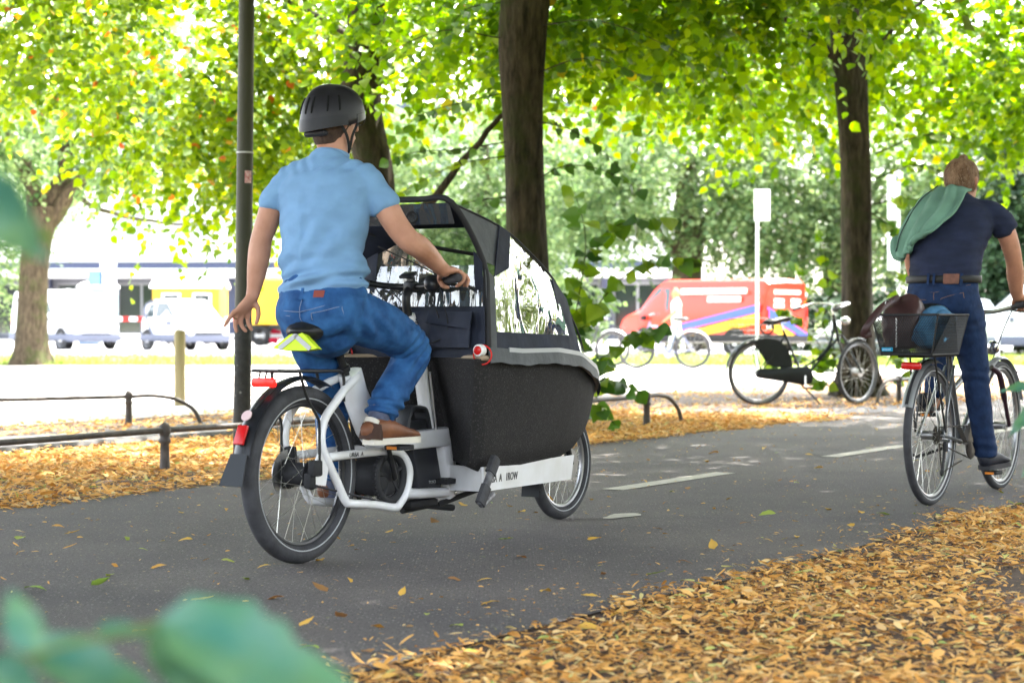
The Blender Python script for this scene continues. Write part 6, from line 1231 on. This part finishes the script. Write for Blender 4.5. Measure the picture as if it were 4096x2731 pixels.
far_tree('far tree behind the right trunk with a slanting bough', 10.3, 64, 9, [((10.2, 64, 6.4), (3.6, 3, 2.5), 330), ((12.0, 63, 4.0), (2.2, 2, 1.6), 150), ((8.8, 62.5, 3.4), (1.6, 1.6, 1.3), 80)], G_FAR, .42, seed=42)
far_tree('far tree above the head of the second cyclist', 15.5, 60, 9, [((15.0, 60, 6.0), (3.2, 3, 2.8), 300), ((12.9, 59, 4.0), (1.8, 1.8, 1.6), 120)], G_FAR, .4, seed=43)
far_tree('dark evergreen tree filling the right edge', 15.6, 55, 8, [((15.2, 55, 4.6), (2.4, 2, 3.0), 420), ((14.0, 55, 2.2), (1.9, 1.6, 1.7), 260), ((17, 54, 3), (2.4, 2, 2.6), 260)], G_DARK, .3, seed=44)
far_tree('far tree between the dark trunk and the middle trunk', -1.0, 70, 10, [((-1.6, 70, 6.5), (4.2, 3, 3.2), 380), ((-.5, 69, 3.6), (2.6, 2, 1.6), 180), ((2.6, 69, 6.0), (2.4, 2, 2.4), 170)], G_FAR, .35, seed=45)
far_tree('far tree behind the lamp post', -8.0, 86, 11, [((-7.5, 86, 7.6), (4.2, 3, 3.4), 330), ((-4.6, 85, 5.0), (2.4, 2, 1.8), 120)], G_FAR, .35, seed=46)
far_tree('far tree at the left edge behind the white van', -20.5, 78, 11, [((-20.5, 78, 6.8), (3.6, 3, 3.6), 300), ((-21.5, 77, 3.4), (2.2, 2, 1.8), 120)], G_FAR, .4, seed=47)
# unseen trees added beside and behind the camera for the tent film to reflect
pk = tree('unseen tree added for reflections to the right of the second cyclist', (18, 16, 0), 'unseen trees added for reflections'); trunk(pk, [(0, 0, -.1), (.1, 0, 2), (0, 0, 6)], [.3, .24, .12], BARK1, .05, 70, .3)
crown(pk, [((18, 16, 5.2), (4.2, 4.2, 3.6), 330), ((16, 15, 2.6), (2.4, 2.4, 1.6), 90), ((20, 17, 2.6), (2.4, 2.4, 1.6), 90)], G_CAN, np.random.default_rng(71), .34, 14, 1.6, .4, simple=True, shell=.3)
for lab, x, y, rz in (('unseen tree added for reflections at the right behind the verge', 16, 6, 1.2), ('unseen tree added for reflections behind the camera on the right', 12, -5, 2.6), ('unseen tree added for reflections at the far right by the street', 21, 27, 3.3)):
    c = copy_tree(pk); c.location = (x, y, 0); c.rotation_euler = (0, 0, rz); c['label'] = lab
# clipped bushes along the street on the right
for k, (x, y, r) in enumerate(((11.4, 58, 1.5), (8.8, 60, 1.2), (1.6, 66, 1.4))):
    t = thing('bush', ('dark bush right of the red van', 'low bush behind the red van', 'bush left of the red van beyond the street')[k], 'bush', (x, y, 0), 0, 'bushes along the street')
    crown(t, [((x, y, r * .7), (r * 1.3, r, r * .9), 150)], G_DARK if k < 2 else G_FAR, np.random.default_rng(60 + k), .2, 12, .7, .2, simple=True, name='foliage'); mb = MB(); mb.cyl((0, 0, -.1), (0, 0, r), .06, 8, .02); mb.build('stem', BARK1, t)
# ------------------------------------------------------------------ single leaves: shoots, foreground twigs
def leaf_mesh(name, m, n=9, curl=.12, seed=0, notch=.07, wid=.46):
    """Heart-shaped leaf, unit long along x, folded along its midrib, tip drooping."""
    rs = np.random.default_rng(seed); v = []; xs = np.linspace(0, 1, n)
    def half(x): return wid * (math.sin(math.pi * min(1, x * 1.02) ** .62) ** .9) * (1 - .15 * x)
    for x in xs:
        w = half(x) + (.012 if int(x * 20) % 2 else 0); z = -curl * x * x; x0 = x
        for u in (-1, -.5, 0, .5, 1): v.append((x0 - (notch * abs(u) * (1 - x) ** 3), u * w, z + .10 * abs(u) * w * 2 + .015 * rs.normal()))
    f = [(i * 5 + j, (i + 1) * 5 + j, (i + 1) * 5 + j + 1, i * 5 + j + 1) for i in range(n - 1) for j in range(4)]
    me = bpy.data.meshes.new(name); me.from_pydata(v, [], f); me.update(); me.shade_smooth(); me.materials.append(m); return me
def obj_leaf_mat(name, stops, trans=.35, rough=.42, spec=.5, tgain=1.2):
    m = ramp_mat(name, stops, rough, trans, spec=spec, tgain=tgain); nt = m.node_tree
    oi = nt.nodes.new('ShaderNodeObjectInfo'); rp = [n for n in nt.nodes if n.type == 'VALTORGB'][0]; nt.links.new(oi.outputs['Random'], rp.inputs[0]); return m
SL_D = obj_leaf_mat('shoot_leaf_dark', [(0, (.025, .075, .012)), (.5, (.05, .13, .015)), (1, (.09, .2, .02))], .38)
SL_L = obj_leaf_mat('shoot_leaf_bright', [(0, (.07, .16, .012)), (.5, (.12, .23, .012)), (1, (.2, .3, .02))], .45)
LM_D = [leaf_mesh('leaf_dark_%d' % k, SL_D, 8, .1 + .08 * k, k) for k in range(3)]; LM_L = [leaf_mesh('leaf_bright_%d' % k, SL_L, 8, .1 + .08 * k, k + 5) for k in range(3)]
rl = np.random.default_rng(77)
def basis_matrix(p, d, n, s):
    d = unit(d); n = unit(np.asarray(n) - d * np.dot(n, d)); y = np.cross(n, d)
    return Matrix(((d[0] * s, y[0] * s, n[0] * s, p[0]), (d[1] * s, y[1] * s, n[1] * s, p[1]), (d[2] * s, y[2] * s, n[2] * s, p[2]), (0, 0, 0, 1)))
def leafy_shoot(parent, pts, n, size, meshes, r0=.006, start=.25, spread=1.0, name='shoot'):
    o = np.array(parent.location); P = spline([V(*p) - o for p in pts], 8); mb = MB(); mb.tube(P, np.linspace(r0, r0 * .25, len(P)), 6); br = mb.build(name, BARK1, parent, angle=180)
    t = np.gradient(P, axis=0)
    for k in range(n):
        u = start + (1 - start) * (k + .6) / n; i = min(len(P) - 1, int(u * (len(P) - 1))); tv = unit(t[i]); sd = unit(np.cross(tv, V(0, 0, 1))) * (1 if k % 2 else -1)
        d = tv * .55 + sd * spread + rl.normal(0, .3, 3) + V(0, -.2, -.75); nn = V(0, -.85, .5) + rl.normal(0, .4, 3)
        p = P[i] + sd * .015 + rl.normal(0, .012, 3); lo = link('leaf', meshes[rl.integers(len(meshes))], br); lo.matrix_basis = basis_matrix(p, d, nn, size * rl.uniform(.7, 1.25))
    return br
y2 = 16.7
for pts, n in (([(.28, 17, .1), (.42, y2, .8), (.62, 16.5, 1.45), (.95, 16.4, 1.72), (1.38, 16.3, 1.70)], 20), ([(.3, 17, .1), (.5, y2, .7), (.85, 16.5, 1.2), (1.2, 16.4, 1.42), (1.5, 16.3, 1.36)], 20), ([(.3, 17, .05), (.42, y2, .5), (.55, 16.5, 1.1), (.60, 16.4, 1.6), (.48, 16.3, 2.05)], 18),
               ([(.3, 17, .1), (.6, y2, .45), (.95, 16.5, .75), (1.25, 16.3, .85)], 16), ([(.3, 17, .05), (.5, y2, .3), (.75, 16.4, .42), (1.05, 16.2, .32)], 14), ([(.3, 17, .1), (.42, y2, .6), (.52, 16.5, .95), (.75, 16.3, 1.0)], 16), ([(.28, 17, .05), (.45, y2, .25), (.55, 16.4, .5), (.8, 16.2, .6)], 12), ([(.3, 17, .05), (.55, y2, .15), (.72, 16.3, .2), (.86, 16.2, .02)], 8)):
    leafy_shoot(T2, pts, int(n * 1.25), .155, LM_D + LM_L, .008)
for pts, n, ms in (([(-.05, 17, 2.42), (-.45, 16.8, 2.34), (-.8, 16.6, 2.30), (-1.05, 16.4, 2.18)], 14, LM_D), ([(-.05, 17, 2.3), (-.4, 16.7, 2.22), (-.7, 16.5, 2.08), (-.95, 16.4, 1.92)], 12, LM_L), ([(-.05, 17.1, 2.85), (-.4, 16.9, 2.75), (-.75, 16.7, 2.62), (-1.0, 16.6, 2.4)], 12, LM_D), ([(-.05, 17, 1.95), (-.35, 16.8, 1.9), (-.6, 16.6, 1.78)], 8, LM_D),
                   ([(.2, 17, 3.0), (.6, 16.8, 3.1), (1.0, 16.7, 2.98), (1.3, 16.6, 2.8)], 12, LM_D), ([(.2, 17, 2.6), (.5, 16.8, 2.5), (.8, 16.7, 2.28), (1.0, 16.6, 2.05)], 12, LM_D), ([(.2, 17, 3.4), (.7, 16.7, 3.4), (1.2, 16.5, 3.2), (1.7, 16.4, 2.9)], 14, LM_D), ([(.2, 17, 2.1), (.45, 16.8, 2.2), (.75, 16.6, 2.15), (1.1, 16.5, 1.95)], 10, LM_D), ([(-.1, 17, 3.3), (-.6, 16.6, 3.3), (-1.1, 16.3, 3.0), (-1.3, 16.1, 2.6)], 16, LM_L), ([(-.1, 17, 3.6), (-.4, 16.8, 3.5), (-.6, 16.7, 3.2)], 10, LM_D)):
    leafy_shoot(T2, pts, n, .095, ms, .006, .15)
y3 = 23.6
for pts, n in (([(3.95, 23.9, .1), (3.75, y3, .6), (3.55, y3, 1.2), (3.35, y3, 1.65)], 18), ([(3.95, 23.9, .1), (3.7, y3, .5), (3.4, y3, .9), (3.1, y3, 1.05)], 18), ([(3.9, 23.9, .1), (3.65, y3, .35), (3.3, y3, .5), (3.05, y3, .42)], 14), ([(3.9, 23.8, .1), (3.75, y3, .9), (3.7, y3, 1.6), (3.6, y3, 2.05)], 18), ([(3.9, 23.8, .05), (3.6, 23.5, .2), (3.4, 23.4, .25)], 10),
               ([(4.35, 23.9, .1), (4.5, y3, .6), (4.55, y3, 1.2), (4.62, y3, 1.9)], 18), ([(4.35, 23.9, .1), (4.6, y3, .45), (4.75, y3, .8), (4.85, y3, .95)], 14), ([(4.35, 23.9, .05), (4.6, y3, .25), (4.85, y3, .45), (5.0, y3, .4)], 12), ([(4.35, 24, 2.6), (4.8, 23.7, 2.75), (5.2, 23.6, 2.6), (5.6, 23.5, 2.65)], 14), ([(4.35, 24, 2.9), (4.9, 23.7, 3.1), (5.4, 23.6, 3.0), (5.8, 23.5, 2.8)], 14), ([(4.35, 24, 2.3), (4.7, 23.8, 2.35), (5.1, 23.7, 2.3)], 10), ([(4.3, 24, 2.2), (4.5, 23.8, 2.0), (4.7, 23.7, 1.6)], 10)):
    leafy_shoot(T3, pts, int(n * 1.35), .15, LM_L + LM_D[:1], .009)
# twigs close to the lens
FGL = mat('near_leaf', (.03, .13, .10), .42, col2=(.075, .17, .065), vscale=2.2, spec=.45, detail=2)  # bluish sheen of the sky mixed into the leaf colour
FGM = [leaf_mesh('near_leaf_%d' % k, FGL, 14, .08 + .1 * k, k + 20, wid=.28) for k in range(3)]
def near_twig(label, d, stem, leaves):
    """stem: picture points; leaves: (base point, tip point, depth offset, tilt)."""
    b0 = at_depth(*stem[0], d); t = thing('leafy_twig', label, 'twig', b0, 0, 'twigs close to the camera'); mb = MB(); mb.tube(spline([at_depth(*p, d + .03 * i) - b0 for i, p in enumerate(stem)], 6), .0022, 6); tw = mb.build('twig', mat('green_twig', (.12, .16, .04), .6), t, angle=180)
    for (bp, tp, dd, nz_) in leaves:
        a = at_depth(*bp, d + dd); e = at_depth(*tp, d + dd + .02); lo = link('leaf', FGM[rl.integers(3)], tw); lo.matrix_basis = basis_matrix(a - b0, e - a, nz_, np.linalg.norm(e - a))
K4 = 1 / .57422
def px(*a): return tuple(v * K4 for v in a)
near_twig('blurred green leafy twig close to the lens in the lower left corner', 1.45, [px(-60, 1560), px(120, 1490), px(330, 1440), px(470, 1400)],
    [(px(395, 1440), px(900, 1630), .0, (.45, -.5, .85)), (px(380, 1440), px(520, 1660), .08, (-.3, -.8, .4)), (px(70, 1490), px(20, 1345), -.05, (.3, -.9, .3)), (px(90, 1500), px(400, 1600), .05, (-.2, -.5, .85)), (px(230, 1460), px(385, 1432), .1, (0, -.35, .9)), (px(-20, 1520), px(120, 1650), -.02, (.1, -.8, .5))])
near_twig('blurred bluish green leaf hanging at the left edge before the left tree', 1.5, [px(-160, 380), px(-60, 420)], [(px(-95, 395), px(112, 605), 0, (-.45, -.75, .45))])
near_twig('sharp green leafy twig reaching in at the right edge', 4.6, [px(2440, 860), px(2400, 900), px(2375, 960), px(2360, 1060)], [(px(2385, 885), px(2296, 893), 0, (-.1, -.5, .9)), (px(2400, 935), px(2303, 985), 0, (-.3, -.5, .8)), (px(2380, 1060), px(2338, 1095), .05, (-.3, -.5, .7)), (px(2380, 960), px(2345, 930), .05, (.2, -.6, .7)), (px(2390, 990), px(2345, 1015), .1, (.2, -.6, .7))])

# ------------------------------------------------------------------ fallen leaves
BR = [(0, (.60, .30, .07)), (.22, (.70, .39, .11)), (.45, (.76, .46, .15)), (.6, (.64, .32, .085)), (.75, (.80, .58, .26)), (.83, (.42, .22, .09)), (.9, (.3, .15, .07)), (.95, (.74, .60, .27)), (.985, (.48, .5, .14)), (1, (.25, .36, .09))]
LITTER = ramp_mat('fallen_bract', BR, .75, .18, spec=.2)
bx = np.linspace(0, 1, 5)
def bract(w, bend, arch, twist): return np.array([(x, bend * x * x + s_ * w * math.sin(math.pi * min(.97, x * .92 + .05)) ** .6, arch * math.sin(math.pi * x) + s_ * twist * (x - .4)) for x in bx for s_ in (-1, 1)])
BTS = [bract(.10, .0, .05, .03), bract(.085, .28, .02, .06), bract(.12, -.2, .10, -.05), bract(.14, .05, .04, .08), bract(.08, -.35, .07, .0), bract(.2, .0, .09, -.06)]
BF = np.array([(i * 2, i * 2 + 2, i * 2 + 3, i * 2 + 1) for i in range(4)])
def in_view(p, m=.35): return (p[:, 1] > 3.2) & (np.abs(p[:, 0]) < .262 * p[:, 1] + m)
def litter(name, label, n, nr, tr, seed, dens=None, size=.062, lift=.03, z0=-.004):
    rs = np.random.default_rng(seed); q = np.stack([rs.uniform(*nr, n * 4), rs.uniform(*tr, n * 4)], 1); w = np.stack([q[:, 0] * N2[0] + q[:, 1] * U2[0], q[:, 0] * N2[1] + q[:, 1] * U2[1], np.zeros(len(q))], 1)
    k = in_view(w)
    if dens is not None: k &= rs.random(len(q)) < dens(q[:, 0], q[:, 1], w)
    w = w[k][:n]; m = len(w); pile = np.clip(fbm(w, 2.2, seed, 2), -.6, 1); w[:, 2] = z0 + .003 + np.abs(rs.normal(0, .35, m)) * lift + np.maximum(0, pile) * lift * .7
    a = rs.uniform(0, 6.28, m); tilt = rs.normal(0, .22, m); d = np.stack([np.cos(a), np.sin(a), tilt], 1); nn = np.stack([rs.normal(0, .5, m), rs.normal(0, .5, m), np.ones(m)], 1)
    sz = size * rs.uniform(.35, 1.2, m); kind = rs.integers(0, len(BTS), m); vs, fs, off = [], [], 0
    for j, T in enumerate(BTS):
        q = kind == j; v, f = place_leaves(w[q], d[q], nn[q], sz[q], T, BF); vs.append(v); fs.append(f + off); off += len(v)
    v = np.vstack(vs); f = np.vstack(fs); v[:, 2] = np.maximum(v[:, 2], z0 + .002); o = fast_mesh(name, v, f, LITTER); tag(o, label, 'leaf litter', kind='stuff'); return o
def d_near(n, t, w):
    e = -3.12 + .2 * fbm(np.stack([t, t * 0, t * 0], 1), 1.3, 9) ; ed = np.clip((n - e) / .25, 0, 1)
    gap = np.clip(.62 + 1.1 * fbm(w, 1.5, 4, 3) + .55 * np.exp(-((n - e - .45) / .45) ** 2) - .1 * np.clip(n - e - .8, 0, 3), .12, 1); return ed * gap
litter('leaf_litter', 'thick yellow and orange fallen bracts over dark soil in the lower right', 46000, (-3.3, 1.2), (2.5, 16), 101, d_near, .045)
def d_far(n, t, w): return np.clip((n + 10.15) / .2, 0, 1) * np.clip((-7.02 - n + .15 * fbm(np.stack([t, t * 0, t * 0], 1), 1.5, 3)) / .12, 0, 1) * np.clip(.9 + .6 * fbm(w, 1.1, 6, 2), .4, 1) * np.clip((18.2 - t) / 1.5, 0, 1)
litter('leaf_litter', 'band of yellow fallen bracts along the low railing behind the bikes', 48000, (-10.2, -6.9), (0, 19), 102, d_far, .06, .028)
litter('leaf_litter', 'thin scatter of fallen bracts around the second railing and bollard', 2600, (-13.0, -11.3), (4, 19), 103, lambda n, t, w: np.clip(.45 + .6 * fbm(w, .8, 2), .1, 1), .066, .02)
litter('leaf_litter', 'fallen bracts over the soil around the right tree and the roadster', 5200, (-11.6, -7.1), (17.5, 31), 104, lambda n, t, w: np.clip(.5 + .5 * fbm(w, .9, 7), .1, 1), .07, .02)
litter('leaf_litter', 'sparse crumbs of bract strewn over the asphalt of the cycle path', 4200, (-7.1, -3.0), (2.5, 26), 105, lambda n, t, w: .16 + .84 * np.exp(-((n + 3.05) / .4) ** 2) + .5 * np.exp(-((n + 7.1) / .25) ** 2), .026, .003, .001)
litter('leaf_litter', 'few pale fallen leaves lying on the grey footpath behind the railing', 900, (-11.7, -10.1), (0, 24), 106, None, .05, .006, -.003)
# leaves one can pick out on the asphalt
FL = {'yellow': [(0, (.62, .36, .06)), (.5, (.72, .46, .1)), (1, (.6, .3, .06))], 'green': [(0, (.3, .38, .06)), (.5, (.42, .46, .1)), (1, (.2, .33, .05))], 'brown': [(0, (.3, .16, .06)), (.5, (.42, .22, .08)), (1, (.24, .12, .05))]}
FM = {k: [leaf_mesh('fallen_%s_%d' % (k, j), obj_leaf_mat('fallen_' + k, st, .15, .7, .2), 7, (.22, -.2, .38)[j], 40 + j, wid=(.3, .24, .2)[j]) for j in range(3)] for k, st in FL.items()}
rs = np.random.default_rng(5); cnt = 0
spots = [(290, 1235), (145, 1262), (150, 1228), (320, 1262), (258, 1297), (510, 1288), (740, 1288), (255, 1322), (60, 1352), (212, 1345), (650, 1373), (750, 1360), (790, 1420), (855, 1440), (1145, 1240), (1350, 1240), (1190, 1280), (1128, 1332), (1390, 1318), (1485, 1322), (1205, 1176), (1175, 1165), (1060, 1162), (1065, 1120), (1265, 1150), (1360, 1150), (1145, 1384), (1370, 1370), (1640, 1262), (1755, 1240), (1580, 1125), (1620, 1060), (1890, 1075), (1960, 1210), (2015, 1180), (1980, 1180), (1540, 1130), (1475, 1105), (1680, 1145), (1500, 1215), (1825, 1110), (1850, 1045), (1990, 1030), (1755, 1030), (2010, 985), (1650, 1040), (850, 1500), (870, 1560), (580, 1545), (1060, 1440), (980, 1415), (800, 1330), (890, 1225), (1000, 1195), (440, 1240), (380, 1300), (330, 1450), (440, 1380), (560, 1330), (620, 1300), (1250, 1470), (1090, 1500), (1330, 1440), (1560, 1290), (1440, 1405), (1245, 1360), (1030, 1330), (920, 1370), (690, 1440), (730, 1490), (120, 1210), (40, 1240), (420, 1180), (520, 1170), (2080, 1060), (1900, 1170), (1780, 1180), (1700, 1205), (1830, 1235), (2200, 1170), (2290, 1130)]
LMK = [((-.79, 7.49), 'the rear wheel of the cargo bike'), ((.22, 9.15), 'the front wheel of the cargo bike'), ((2.06, 9.84), 'the rear wheel of the trekking bike'), ((.9, 11.2), 'the lane dash between the bikes'), ((-1.3, 6.0), 'the blurred leaves in the lower left corner'), ((-1.9, 8.6), 'the left edge of the picture'), ((.6, 6.7), 'the edge of the leaf litter in the lower right'), ((3.4, 13.2), 'the lane dash behind the trekking bike'), ((1.6, 14.6), 'the verge at the end of the railing')]
placed = []
for (sx, sy) in spots:
    r = ray(sx * K4, sy * K4); k = (.004 - H_CAM) / r[2]; p = V(0, 0, H_CAM) + r * k; c = rs.choice(['yellow', 'yellow', 'yellow', 'green', 'brown'])
    o = link('fallen_leaf', FM[c][rs.integers(3)]); a = rs.uniform(0, 6.28); o.matrix_basis = basis_matrix(p + V(0, 0, .006), (math.cos(a), math.sin(a), rs.normal(.05, .12)), (rs.normal(0, .25), rs.normal(0, .25), 1), rs.uniform(.045, .085))
    dd = [math.hypot(p[0] - q[0][0], p[1] - q[0][1]) for q in LMK]; placed.append((int(np.argmin(dd)), min(dd), c, o))
ORD = ['nearest', 'second nearest', 'third nearest', 'fourth nearest', 'fifth nearest', 'sixth nearest', 'seventh nearest', 'eighth nearest', 'ninth nearest', 'tenth nearest', 'eleventh nearest', 'twelfth nearest', 'thirteenth nearest', 'fourteenth nearest', 'fifteenth nearest', 'sixteenth nearest', 'seventeenth nearest', 'eighteenth nearest']
for k in range(len(LMK)):
    for c in ('yellow', 'green', 'brown'):
        for j, (_, _, _, o) in enumerate(sorted([q for q in placed if q[0] == k and q[2] == c], key=lambda q: q[1])):
            tag(o, '%s fallen leaf, %s to %s' % ({'yellow': 'yellow', 'green': 'greenish', 'brown': 'brown'}[c], ORD[min(j, 17)], LMK[k][1]), 'leaf', 'single leaves on the cycle path')
# a few blades of grass along the lawn strip
rs = np.random.default_rng(9); n = 26000; gx = rs.uniform(-14, 14, n); gy = 40.3 + 13 * rs.random(n) ** 2.0; gp = np.stack([gx, gy, np.zeros(n)], 1)
d = np.stack([rs.normal(0, .4, n), rs.normal(0, .4, n), np.ones(n)], 1); nn = rs.normal(0, 1, (n, 3))
v, f = place_leaves(gp, d, nn, rs.uniform(.06, .14, n), np.array([(0, -.12, 0), (1, 0, .1), (0, .12, 0), (0, 0, 0.)]), np.array([(0, 1, 2, 3)])); tag(fast_mesh('grass', v, f, ramp_mat('grass_blade', [(0, (.12, .2, .03)), (.6, (.22, .3, .06)), (1, (.36, .34, .12))], .6, .3)), 'short grass on the strip between pavement and street', 'grass', kind='stuff')
